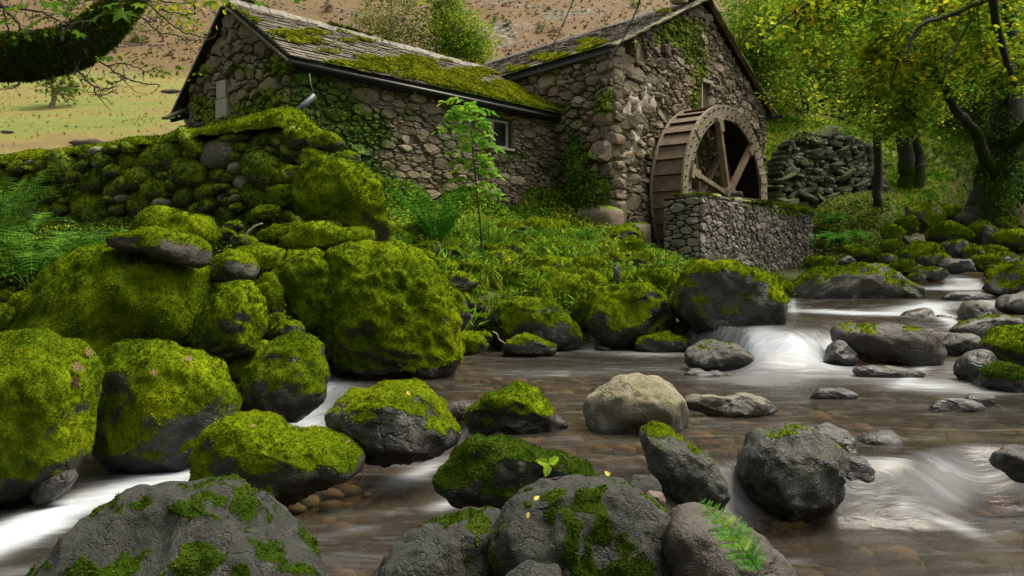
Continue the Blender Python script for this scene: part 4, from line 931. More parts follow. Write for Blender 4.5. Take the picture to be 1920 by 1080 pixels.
# verge board, gutters and pipes
mb = MB(); mb.bar(R0 - Zv * .09 - U1 * .01, B0 - Zv * .09 - U1 * .01, .05, .16, up=tuple(U1)); part('verge_board', mb.mesh('verge_board', M['gutter']), cr)
mb = MB(); mb.bar(R0 - Zv * .10 - U1 * .0, E0 - Zv * .08 - U1 * .0, .04, .09, up=tuple(U1)); part('verge_board', mb.mesh('verge_board', M['stone_gable']), cr)
mb = MB(); mb.tube([E0 + N1 * .03 - Zv * .10, E1 + N1 * .03 - Zv * .12], .048, 8); gt = part('gutter', mb.mesh('gutter', M['gutter'], True), cot)
for i in range(9):
    mb = MB(); q = E0 + (E1 - E0) * (i + .4) / 9; mb.bar(q - Zv * .06 - N1 * .26, q - Zv * .1 + N1 * .06, .025, .03); part('bracket', mb.mesh('bracket', M['gutter']), gt)
mb = MB(); mb.box((A + A + U1 * LW) / 2 + N1 * .10 + Zv * (ze - .12), U1, N1, Zv, LW - .1, .03, .16); part('fascia_board', mb.mesh('fascia_board', M['gutter']), cot)
mb = MB(); p0 = P(590, 179, 13.65); p1 = P(545, 219, 13.5); mb.tube([p0, p1], .05, 8); part('downpipe', mb.mesh('downpipe', M['pipe'], True), cot, label='grey pipe hanging loose at a slant')
mb = MB(); mb.tube([P(580, 138, 13.7), P(583, 160, 13.7), P(590, 180, 13.65)], .008, 5); part('pipe_hanger', mb.mesh('pipe_hanger', M['pipe'], True), cot)
mb = MB(); mb.tube([P(363, 203, 16.3), P(351, 247, 16.2)], .035, 8); part('downpipe', mb.mesh('downpipe', M['pipe'], True), cot)
mb = MB(); mb.bar(P(362, 200, 16.9), P(309, 222, 15.6), .12, .05); part('loose_board', mb.mesh('loose_board', M['beam']), cot, label='mossy board sticking out from the rear eave')
mb = MB(); mb.bar(P(372, 213, 16.9), P(322, 226, 16.0), .07, .07); part('eave_beam', mb.mesh('eave_beam', M['mortardark']), cot)

# ------------------------------------------------------------------ the mill with its tall gable
mill = thing('water_mill', 'tall rubble stone mill with steep gable behind the water wheel', 'building', (5, 21, 1.2))
zl, za, zrr, wa, WM = 6.12, 8.12, 5.72, 4.14, 8.05
holes = [(5.75, 7.55, 1.0, 5.05), (4.02, 4.45, 5.05, 5.95)]
mb = MB(); tl = lambda w: zl + (za - zl) * w / wa if w < wa else za + (zrr - za) * (w - wa) / (WM - wa)
cols = [0, wa, 5.75, 7.55, WM]
for a, b_ in zip(cols[:-1], cols[1:]):
    if a == 5.75: mb.prism([(a, 5.05), (b_, 5.05), (b_, tl(b_)), (a, tl(a))], D, U1, Zv, N1, .6)
    else: mb.prism([(a, .2), (b_, .2), (b_, tl(b_)), (a, tl(a))], D, U1, Zv, N1, .6)
mg = part('gable_wall', mb.mesh('gable_wall', M['mortar']), mill)
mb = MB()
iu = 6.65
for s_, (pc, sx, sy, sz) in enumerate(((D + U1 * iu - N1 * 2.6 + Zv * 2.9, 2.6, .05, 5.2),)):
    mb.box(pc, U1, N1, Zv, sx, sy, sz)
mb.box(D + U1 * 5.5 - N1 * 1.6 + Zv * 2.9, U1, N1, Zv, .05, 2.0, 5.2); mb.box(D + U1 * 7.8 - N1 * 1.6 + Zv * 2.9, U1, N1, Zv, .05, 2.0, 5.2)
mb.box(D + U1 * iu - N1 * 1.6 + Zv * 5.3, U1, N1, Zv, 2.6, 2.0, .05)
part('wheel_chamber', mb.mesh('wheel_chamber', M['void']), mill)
mossM = [(1280, 60, 40, 30, .85), (1240, 70, 20, 20, .6), (1300, 100, 30, 30, .7), (1310, 140, 20, 25, .7), (1305, 185, 12, 22, .8), (1200, 80, 14, 10, .6), (1180, 210, 14, 20, .4), (1390, 90, 30, 80, .35), (1330, 60, 30, 60, .35)]
wall_stones(mg, D, U1, N1, [(0, .6), (WM, .6), (WM, zrr - .03), (wa, za - .05), (0, zl - .03)], lambda u, z, r: r.choice([.06, .09, .13, .19]) * (1.15 if u < 1.8 else .85), 1.9, 21, 'stone_mill',
            holes=holes, tries=13000, nparts=205, mossL=mossM, tuft=.05, gap=.010, proud=(.02, .08), mossmat='moss', moss_amt=.8)
LS = 6.5
mb = MB(); mb.prism([(0.003, .6), (LS, .6), (LS, 5.7), (0.003, zl)], D, U2, Zv, N2, .6)
msd = part('side_wall', mb.mesh('side_wall', M['mortar']), mill)
mossS = [(1135, 190, 22, 26, .8), (1080, 310, 30, 60, .95), (1110, 360, 40, 40, .9), (1060, 380, 60, 40, .9), (1140, 420, 60, 26, .6), (1085, 210, 12, 30, .6), (1040, 200, 30, 8, .8), (1150, 170, 18, 14, .5)]
wall_stones(msd, D, U2, N2, [(0, .8), (4.2, .8), (4.2, 5.82), (0, zl - .03)], lambda u, z, r: r.choice([.08, .13, .19, .25]), 1.6, 22, 'stone_mill',
            tries=4000, nparts=70, mossL=mossS, tuft=.06, proud=(.04, .15), mossmat='mossdark')
# rough corner stones
def lumpstone(name, c, ax, ay, s3, seed, mat, parent, moss=.0, sub=3, rot=.12, blocky=.6, flat=False):
    rg = np.random.default_rng(seed); v, f = ico(sub)
    if np.cross(np.array(ax, float), np.array(ay, float))[2] < 0: f = f[:, ::-1]
    q = np.sign(v) * np.abs(v) ** blocky
    q = q + .16 * np.stack([fbm(v * 1.3 + seed, 2, seed + i) for i in range(3)], 1) + .05 * np.stack([fbm(v * 4 + seed, 2, seed + 7 + i) for i in range(3)], 1)
    q = q * (np.array(s3) / 2); a = rg.normal() * rot; ca, sa = math.cos(a), math.sin(a)
    x = q[:, 0] * ca - q[:, 2] * sa; z = q[:, 0] * sa + q[:, 2] * ca
    w = x[:, None] * np.array(ax) + q[:, 1:2] * np.array(ay) + z[:, None] * Zv
    n = vnormals(w, f); mo = ss(.0, .7, n[:, 2] + moss - .5 + .4 * fbm((w + np.array(c)) * 3, 2, 3)) if moss > 0 else np.zeros(len(w))
    me = mesh_np(name, w, f, M[mat], not flat, {'rnd': np.full(len(w), rg.random()), 'moss': mo})
    o = link(name, me, parent); o.location = Vector(c) - world_loc(parent); return o, w + np.array(c), f, mo
rg = np.random.default_rng(99); z = 1.25; i = 0
while z < 6.0:
    big = z < 2.4; h = rg.uniform(.55, .8) if big else rg.uniform(.14, .40); along = i % 2 == 0
    ln, dp = (rg.uniform(.7, 1.2), rg.uniform(.35, .5)); ln = ln * (1.2 if big else 1)
    s3 = (ln, dp, h) if along else (dp + .1, ln, h)
    c = D + Zv * (z + h / 2) + U1 * (ln * .38 if along else .16) + U2 * (.12 if along else ln * .36) - N1 * .05 - N2 * .04
    lumpstone('corner_stone', c, U1, U2, s3, 300 + i, 'stone_mill', mg, .1, blocky=.42, flat=True, rot=.08)
    z += h * .93; i += 1
for k, (a_, b_, z_, s3) in enumerate(((.10, .35, 2.02, (.7, 1.15, .85)), (.85, .0, 1.75, (.8, .5, .7)), (.1, 1.2, 2.3, (.5, .6, .4)), (-.1, .5, 1.5, (.6, .9, .5)), (.5, -.05, 1.15, (1.0, .6, .6)))):
    lumpstone('foundation_stone', D + U1 * a_ + U2 * b_ + Zv * z_ + (N2 * .12 if a_ < .3 else N1 * .1), U1, U2, s3, 640 + k, 'stone_mill', mg, .15, blocky=.55, flat=False)
# lime render left on the corner and the small plastered recess
def render_patch(parent, O, U, Nn, u0, u1, z0, z1, L, seed, off=.06, mat='lime'):
    nu, nz = 60, 80; uu, zz = np.meshgrid(np.linspace(u0, u1, nu), np.linspace(z0, z1, nz)); uu, zz = uu.ravel(), zz.ravel()
    w = O + uu[:, None] * U; w[:, 2] += zz
    mk = blobs(w, L); dep = off + .10 * fbm(w * 5, 3, seed) - .22 * (1 - ss(.25, .7, mk + .4 * fbm(w * 3, 2, seed + 1)))
    w = w + dep[:, None] * Nn
    ii = (np.arange(nz - 1)[:, None] * nu + np.arange(nu - 1)).ravel(); q = np.stack([ii, ii + 1, ii + 1 + nu, ii + nu], 1)
    q = q[(dep[q] > -.08).any(1)]
    part('lime_render', mesh_np('lime_render', w, q, M[mat], True), parent)
render_patch(mg, D, U1, N1, .0, 2.2, 2.0, 6.0, [(1190, 215, 22, 55, 1.0), (1215, 180, 22, 40, .75), (1190, 290, 22, 20, .8), (1165, 260, 12, 30, .6)], 3, .055)
mb = MB(); O_ = D + U1 * 4.235 - N1 * .2; mb.box(O_ + Zv * 5.5, U1, N1, Zv, .43, .1, .9)
part('plastered_recess', mb.mesh('plastered_recess', M['lime']), mill)
mb = MB(); mb.box(D + U1 * 4.03 + N1 * .03 + Zv * 5.5, U1, N1, Zv, .05, .12, .9); part('jamb', mb.mesh('jamb', M['lime']), mill)
mb = MB(); mb.box(D + U1 * 4.27 + N1 * .06 + Zv * 6.0, U1, N1, Zv, .56, .16, .08); part('lintel', mb.mesh('lintel', M['slab']), mill)
# roof of the mill
mE0 = D - U1 * .22 + N1 * .12 + Zv * (zl - .02); mE1 = D - U1 * .22 + U2 * 7.2 + Zv * 5.60
mR0 = D + U1 * wa + N1 * .12 + Zv * (za + .08); mR1 = D + U1 * wa + U2 * 8.0 + Zv * 7.72
mB0 = D + U1 * (WM + .25) + N1 * .12 + Zv * (zrr - .04); mB1 = D + U1 * (WM + .25) + U2 * 8.0 + Zv * (zrr - .3)
mb = MB()
for (a, b_, c_, d_) in ((mE0, mE1, mR1, mR0), (mR0, mR1, mB1, mB0)):
    f_ = [np.array(x) for x in (a, b_, c_, d_)]; mb.add(f_ + [x - Zv * .07 for x in f_], [(0, 1, 2, 3), (7, 6, 5, 4), (0, 4, 5, 1), (1, 5, 6, 2), (2, 6, 7, 3), (3, 7, 4, 0)])
mr = part('roof', mb.mesh('roof', M['mortardark']), mill)
mossMR = [(1010, 130, 60, 8, .9), (1060, 108, 60, 8, .9), (1120, 92, 40, 8, .8), (960, 148, 30, 6, .8), (1110, 78, 30, 8, .6), (1250, 20, 30, 6, .4)]
def mossf2(v): return ss(.40, .62, blobs(v, mossMR) + .5 * fbm(v * 2.2, 3, 16))
roof_patch(mr, mE0, mE1, mR0, mR1, 17, .42, 15, 300, mossf2)
verge_ridge(mr, mR0, mR1, 15, 2)
# rough verge stones along the gable slopes
for (a, b_, n_) in ((mE0, mR0, 13), (mR0, mB0, 15)):
    for k in range(n_):
        t = (k + .5) / n_; c = a * (1 - t) + b_ * t + N1 * .03 - Zv * .02; d = (b_ - a) / np.linalg.norm(b_ - a); nn_ = np.cross(d, N1)
        mb = MB(); mb.box(c + Zv * .02, d, N1, nn_, np.linalg.norm(b_ - a) / n_ * 1.12, .24, .035)
        v = np.concatenate(mb.v) + rg.normal(size=(8, 3)) * .012
        part('verge_slate', mesh_np('verge_slate', v, [np.concatenate(mb.q)], M['stone_gable'], False, {'rnd': np.full(8, rg.random()), 'moss': np.full(8, .0)}), mr)
for k, (dx, dz, s3) in enumerate(((-.75, -.18, (.5, .4, .2)), (-.3, .02, (.6, .5, .25)), (.05, .15, (.55, .5, .22)), (-.5, .02, (.35, .3, .15)))):
    lumpstone('chimney_stone', D + U1 * (wa + dx) - N1 * .25 + Zv * (za + .12 + dz), U1, U2, s3, 500 + k, 'stone_mill', mr)
mb = MB(); mb.bar(mE0 - Zv * .12 - U1 * .0, mE1 - Zv * .12, .07, .08); part('gutter', mb.mesh('gutter', M['gutter']), mill)
mb = MB(); mb.bar(mB0 - Zv * .1 + N1 * .25 + U1 * .28, mB0 - Zv * .1 - N1 * 2, .09, .09); part('gutter', mb.mesh('gutter', M['gutter']), mill)

# ------------------------------------------------------------------ the water wheel
CW = D + N1 * 1.05 + U1 * 3.63; CW[2] = 2.85; RW, RI = 2.30, 1.92
wh = thing('mill_wheel', 'big overshot wooden water wheel standing against the mill gable', 'water wheel', tuple(CW))
def wp(th, r, off): return CW + U1 * (math.sin(th) * r) + Zv * (math.cos(th) * r) - N1 * off
WW = .84
def ring_seg(t0, t1, r0, r1, o0, o1, n=7):
    mb = MB(); v = []
    for i in range(n + 1):
        t = t0 + (t1 - t0) * i / n
        v += [wp(t, r0, o0), wp(t, r1, o0), wp(t, r1, o1), wp(t, r0, o1)]
    q = []
    for i in range(n):
        a = i * 4
        q += [(a + j, a + (j + 1) % 4, a + 4 + (j + 1) % 4, a + 4 + j) for j in range(4)]
    q += [(0, 3, 2, 1), (n * 4, n * 4 + 1, n * 4 + 2, n * 4 + 3)]
    mb.add(v, q); return mb
sp0 = math.radians(-16)
for off, lbl in ((0, None), (WW, None)):
    for k in range(6):
        t0 = sp0 + math.radians(30) + k * math.pi / 3
        rs_ = part('rim_segment', ring_seg(t0 + .006, t0 + math.pi / 3 - .006, RI, RW, off - .0, off + .06, 9).mesh('rim_segment', M['wheelwood']), wh)
        mbj = MB()
        if off == 0:
            c_ = wp(t0, (RI + RW) / 2, -.012); mbj.box(c_, U1 * math.cos(t0) - Zv * math.sin(t0), N1, U1 * math.sin(t0) + Zv * math.cos(t0), .30, .025, RW - RI - .04)
            part('joint_plate', mbj.mesh('joint_plate', M['wheelwood']), rs_)
            mbj = MB()
            for j in range(9):
                for rr in (RI + .08, RW - .09):
                    tt = t0 + (j + .5) / 9 * math.pi / 3; c_ = wp(tt + (.02 if rr > 2 else 0), rr, -.02)
                    mbj.box(c_, U1, N1, Zv, .035, .04, .035)
            part('bolts', mbj.mesh('bolts', M['iron']), rs_)
for off, w_ in ((.03, .15), (WW - .0, .15)):
    for k in range(6):
        t = sp0 + k * math.pi / 3; sp = MB(); a, b_ = wp(t, .14, off), wp(t, RI + .05, off); sp.bar(a, b_, .11, w_, up=tuple(N1))
        so = part('spoke', sp.mesh('spoke', M['spokewood']), wh)
        if off < .1:
            br = MB(); rv = U1 * math.sin(t) + Zv * math.cos(t); tg_ = U1 * math.cos(t) - Zv * math.sin(t)
            br.box(wp(t, RI - .12, -.05), rv, N1, tg_, .34, .05, .19); br.box(wp(t, RI + .04, -.05), rv, N1, tg_, .12, .045, .34)
            part('iron_bracket', br.mesh('iron_bracket', M['wheelwood']), so)
hub = MB(); hub.tube([CW + N1 * .10, CW - N1 * .12], .24, 12); part('hub', hub.mesh('hub', M['wheelwood']), wh)
hub = MB(); hub.tube([CW - N1 * (WW - .08), CW - N1 * (WW + .08)], .24, 12); part('hub', hub.mesh('hub', M['wheelwood']), wh)
ax_ = MB(); ax_.tube([CW + N1 * .35, CW - N1 * 1.15], .09, 10); part('axle', ax_.mesh('axle', M['iron'], True), wh)
NB = 36
for k in range(NB):
    t = k * 2 * math.pi / NB
    mbk = MB(); v = []
    for o_ in (.06, WW):
        v += [wp(t, RW - .015, o_), wp(t + .168, RW - .075, o_), wp(t + .178, RI + .04, o_), wp(t + .160, RI + .04, o_), wp(t + .155, RW - .095, o_), wp(t - .003, RW - .04, o_)]
    mbk.add(v, [(i, (i + 1) % 6, 6 + (i + 1) % 6, 6 + i) for i in range(6)])
    part('bucket_board', mbk.mesh('bucket_board', M['bucket']), wh)
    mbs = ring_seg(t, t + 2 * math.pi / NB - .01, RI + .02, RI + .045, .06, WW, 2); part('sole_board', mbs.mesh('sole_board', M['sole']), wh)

# ------------------------------------------------------------------ wheel pit wall
NC = D + N1 * 2.15 + U1 * .09; NC[2] = 0
pit = thing('wheel_pit_wall', 'low grey dry stone wall enclosing the water wheel, grass and moss on its top', 'wall', (NC[0], NC[1], .6))
LP_, TH = 6.15, .85
mb = MB(); mb.prism([(0, .0), (LP_, .0), (LP_, 2.42), (0, 2.56)], NC, U1, Zv, N1, TH)
pc = part('core', mb.mesh('core', M['mortardark']), pit)
wall_stones(pc, NC, U1, N1, [(0, .3), (LP_, .3), (LP_, 2.42), (0, 2.56)], lambda u, z, r: r.choice([.055, .075, .105]) * (1.0 + .5 * max(0, 1 - u / .8)), 1.35, 31, 'stone_pit', tries=15000, proud=(.02, .06), nparts=235, gap=.012,
            mossL=[(1500, 392, 60, 16, .7), (1420, 385, 40, 8, .6), (1400, 520, 60, 10, .5)], tuft=.035, mossmat='moss')
wall_stones(pc, NC, U2, N2, [(0, .3), (TH, .3), (TH, 2.50), (0, 2.56)], lambda u, z, r: r.choice([.07, .09, .11]), 1.9, 32, 'stone_pit', tries=1500, proud=(.02, .07), nparts=65, gap=.014)
# cap stones and grass on top
x = .0; k = 0
while x < LP_:
    w_ = rg.uniform(.35, .6); h = rg.uniform(.10, .17); c = NC + U1 * (x + w_ / 2) - N1 * .22 + Zv * (2.56 - .14 * x / LP_ + h * .3)
    lumpstone('cap_stone', c, U1, U2, (w_ * .98, .52, h), 700 + k, 'stone_pit', pc, .5 if x > 1.2 else .1); x += w_; k += 1
tt = rg.random(9000); uu = .0 + tt * LP_; dd = rg.random(9000) * .75
mk = ss(-.05, .25, fbm(np.c_[uu * 1.6, dd * 3, uu * 0], 3, 5) + .45 * ss(1.0, 2.2, uu) + .5 * np.exp(-((uu + .15) / .25) ** 2) + .9 * np.exp(-(dd - .8) ** 2 / .02) * (uu < .3))
k_ = rg.random(9000) < mk * .75; uu, dd = uu[k_], dd[k_]
pp = NC + uu[:, None] * U1 - N1 * (dd[:, None] - .06); pp[:, 2] = 2.62 - .14 * uu / LP_ + .05 * fbm(pp * 4, 2, 3)
part('top_moss', scatter_mesh('top_moss', TPLM, pp, np.tile(Zv, (len(pp), 1)) + rg.normal(size=pp.shape) * .45, rg.uniform(.03, .07, len(pp)), rg, M['moss']), pc, 'stuff')
q_ = rg.random(len(pp)) < .30 * ss(2.5, 4, uu)
part('top_grass', scatter_mesh('top_grass', tpl_grass(4), pp[q_], np.tile(Zv, (q_.sum(), 1)) + rg.normal(size=(q_.sum(), 3)) * .35 + N1 * .35, rg.uniform(.10, .22, q_.sum()), rg, M['moss']), pc, 'stuff')
mbb = MB(); mbb.box(NC + U1 * 3.3 - N1 * .55 + Zv * 2.68, U1, N1, Zv, 1.3, .14, .12); bo = link('bearing_beam', mbb.mesh('bearing_beam', M['spokewood'])); tag(bo, 'weathered grey beam lying on the pit wall under the wheel hub', 'beam')

# ------------------------------------------------------------------ mossy garden wall at the left
GW = [np.array([-9.6, 12.6, 0]), np.array([-5.5, 11.5, 0]), np.array([-2.95, 10.75, 0])]
gtop = lambda s: np.interp(s, [0, 4.25, 6.9], [2.62, 2.98, 3.12])
gw = thing('garden_wall', 'thick dry stone wall smothered in green moss, left of the cottage', 'wall', (-5.5, 11.6, 1.4))
gm_ = MB(); L1_ = np.linalg.norm(GW[1] - GW[0]); L2_ = np.linalg.norm(GW[2] - GW[1])
dirs_ = [(GW[1] - GW[0]) / L1_, (GW[2] - GW[1]) / L2_]
for i, (a, d, l, s0) in enumerate(((GW[0], dirs_[0], L1_, 0), (GW[1], dirs_[1], L2_, L1_))):
    nn_ = np.array([d[1], -d[0], 0]); gm_.prism([(0, .6), (l, .6), (l, gtop(s0 + l) - .12), (0, gtop(s0) - .12)], a - nn_ * .1, d, Zv, nn_, .6)
gc = part('core', gm_.mesh('core', M['mortardark']), gw)
rg = np.random.default_rng(4); PV, PF, PM = [], [], []; nv = 0; rows = []
z = .9; cnt = 0; tufV, tufF, tufW = [], [], []
Ltot = L1_ + L2_
def gpos(s):
    if s < L1_: return GW[0] + dirs_[0] * s, dirs_[0]
    return GW[1] + dirs_[1] * (s - L1_), dirs_[1]
gcells = rubble_cells([(0, 1.0), (Ltot + .2, 1.0), (Ltot + .2, 3.02), (4.25, 2.88), (0, 2.52)], lambda u, z_, r: r.choice([.09, .14, .19, .25]), 1.5, 44, tries=3500, gap=.0)
for (cc_, poly_, a_) in gcells:
    sx = max(p[0] for p in poly_) - min(p[0] for p in poly_); sz = max(p[1] for p in poly_) - min(p[1] for p in poly_); s_ = cc_[0]; zz = cc_[1]
    p, d = gpos(min(s_, Ltot)); p = p + d * max(0, s_ - Ltot); nn_ = np.array([d[1], -d[0], 0])
    slaty = s_ < 1.7 and zz > 1.9; bare = slaty or rg.random() < .12
    c = p + nn_ * rg.uniform(-.06, .13) + Zv * zz
    _, vv, ff, _ = lumpstone('stone', c, d, nn_, (sx * 1.06, rg.uniform(.34, .5), sz * (1.04 if not slaty else .6)), 900 + cnt, 'stone_moss' if not bare else 'stone_pit', gc, 1.1 if not bare else .2, sub=3 if not bare else 2, blocky=.85, rot=.35)
    if not bare: tufV.append(vv); tufF.append(ff + nv); nv += len(vv)
    cnt += 1
V_, F_ = np.concatenate(tufV), np.concatenate(tufF); n_ = vnormals(V_, F_)
wgt = ss(-.85, -.25, n_[:, 2] + .6 * fbm(V_ * 2, 3, 5)) * (n_[:, 1] < .5)
pts, n3 = sample_surface(V_, F_, wgt, 1.0 / .036 ** 2, rg)
part('wall_moss', scatter_mesh('wall_moss', TPLM, pts, n3 + rg.normal(size=n3.shape) * .35 + Zv * .3, .038 * rg.uniform(.5, 1.25, len(pts)), rg, M['moss']), gc, 'stuff')
# continuous moss blanket along the top, bulging at the right end
nu, nv_ = 150, 14; S_, T2 = np.meshgrid(np.linspace(.2, Ltot + .35, nu), np.linspace(0, math.pi, nv_)); S_, T2 = S_.ravel(), T2.ravel()
base = np.array([gpos(min(s, Ltot))[0] + gpos(min(s, Ltot))[1] * max(0, s - Ltot) for s in S_]); nn_ = np.array([[gpos(min(s, Ltot))[1][1], -gpos(min(s, Ltot))[1][0], 0] for s in S_])
fade = ss(.0, 1.2, S_) * ss(Ltot + .4, Ltot - .1, S_); wdt = .34 + .1 * ss(4.5, 6.5, S_)
w = base + nn_ * (np.cos(T2) * wdt * fade - .16)[:, None]; w[:, 2] = gtop(S_) - .22 + (.10 + np.sin(T2) * (.17 + .14 * ss(5.2, 6.6, S_))) * (.25 + .75 * fade)
w += .07 * np.stack([fbm(w * 2.6, 3, 40 + i) for i in range(3)], 1)
ii = (np.arange(nv_ - 1)[:, None] * nu + np.arange(nu - 1)).ravel(); q = np.stack([ii, ii + 1, ii + 1 + nu, ii + nu], 1)
part('top_moss_bed', mesh_np('top_moss_bed', w, q, M['rock'], True, {'moss': np.ones(len(w))}), gc)
tri = np.concatenate([q[:, [0, 1, 2]], q[:, [0, 2, 3]]]); pts, n3 = sample_surface(w, tri, np.ones(len(w)) * ss(.3, 1.4, S_), .8 / .034 ** 2, rg)
n3 = n3 * np.sign(n3[:, 2:3] + (n3[:, 2:3] == 0))
part('top_moss', scatter_mesh('top_moss', TPLM, pts, n3 + rg.normal(size=n3.shape) * .3 + Zv * .2, .036 * rg.uniform(.5, 1.25, len(pts)), rg, M['moss']), gc, 'stuff')

# ------------------------------------------------------------------ tumbled dark wall right of the mill
rw = thing('ruined_wall', 'tumbled heap-like ruin wall of dark slate slabs between the mill and the trees', 'wall', tuple(P(1530, 385, 24)))
rg = np.random.default_rng(77); k = 0
for r in range(19):
    yy = 382 - r * 7.1; x0 = np.interp(yy, [255, 270, 300, 380], [1500, 1468, 1450, 1440]); x1 = np.interp(yy, [250, 262, 300, 380], [1550, 1590, 1630, 1645]); x = x0
    while x < x1:
        w_ = rg.choice([12, 17, 24, 36]) * rg.uniform(.8, 1.2) * (.8 if r > 9 else 1); Y = 23.5 + (x - 1440) * .008 + rg.uniform(-.15, .15) + r * .03
        c = P(x + w_ / 2, yy + rg.uniform(-3, 3), Y); s = Y / F
        lumpstone('slab', np.array(c), U1 * .6 + np.array([.4, -.2, 0]), np.array([-.3, .9, 0]), (w_ * s * 1.15, rg.uniform(.5, .9), rg.uniform(7, 13) * s), 1500 + k, 'stone_dark', rw, .3, sub=2, rot=.28, blocky=.35, flat=True); k += 1; x += w_ * .8
# ------------------------------------------------------------------ placing helpers
def on_rock(px, py, tol=9):
    best = None
    for v, n in ROCKV:
        x, y = px_of(v); d = np.hypot(x - px, y - py); k = d < tol
        if k.any():
            i = np.nonzero(k)[0][np.argmin(v[k, 1])]
            if best is None or v[i, 1] < best[0][1]: best = (v[i], n[i])
    return best if best else (np.array(P(px, py, 5)), Zv)
LEAFG = [(0, (.045, .11, .010)), (.4, (.10, .195, .016)), (.75, (.19, .28, .02)), (1, (.36, .36, .03))]
LEAFY = [(0, (.045, .115, .008)), (.35, (.115, .21, .012)), (.7, (.25, .33, .015)), (.94, (.44, .42, .02)), (1, (.48, .40, .02))]
LEAFD = [(0, (.030, .075, .010)), (.5, (.065, .135, .016)), (1, (.13, .21, .025))]
LEAFP = [(0, (.06, .10, .02)), (.5, (.12, .16, .035)), (1, (.22, .22, .05))]
M['leaf_green'] = mat_tuft('green_leaves', LEAFG, .7, .9, 0, .5, .6)
M['leaf_yellow'] = mat_tuft('yellow_green_leaves', LEAFY, .8, .9, 0, .5, .6)
M['leaf_dark'] = mat_tuft('dark_green_leaves', LEAFD, .8, .9, 0, .25, .6)
M['leaf_pale'] = mat_tuft('pale_birch_leaves', LEAFP, .5, .9, 0, .3, .7)
M['fern'] = mat_tuft('fern_green', [(0, (.03, .10, .010)), (.5, (.07, .19, .016)), (1, (.15, .28, .025))], 2.2, .35, .15, .3, .6)
M['fernfg'] = mat_tuft('bright_fern_green', [(0, (.04, .17, .015)), (.6, (.07, .27, .025)), (1, (.22, .33, .03))], 6, .5, .2, .3, .6)
M['grass'] = mat_tuft('lush_grass', [(0, (.045, .12, .010)), (.4, (.12, .27, .015)), (.8, (.24, .38, .02)), (1, (.40, .38, .05))], 1.1, .8, .2, .25, .7)
M['drygrass'] = mat_tuft('dry_field_grass', [(0, (.13, .165, .03)), (.4, (.19, .215, .04)), (.7, (.23, .20, .06)), (1, (.20, .14, .05))], .35, .6, 0, .15, .9)
M['bracken'] = mat_tuft('autumn_bracken', [(0, (.085, .062, .030)), (.45, (.14, .098, .045)), (.75, (.16, .13, .05)), (1, (.11, .125, .04))], .12, .7, 0, .1, .9)
M['bark'] = mat_rock('mossy_bark', (.016, .013, .010), (.040, .033, .024), (.09, .085, .06), .2, (.8, .95), MOSSD, 2.0, .04)
M['barkpale'] = mat_rock('pale_birch_bark', (.22, .20, .16), (.42, .39, .33), lichen=.2, rough=(.7, .9), scale=2)
M['twig'] = flat_mat('dark_twig', (.045, .032, .024), .85, 20, .4)
M['stick'] = flat_mat('bleached_stick', (.33, .29, .23), .8, 20, .4)

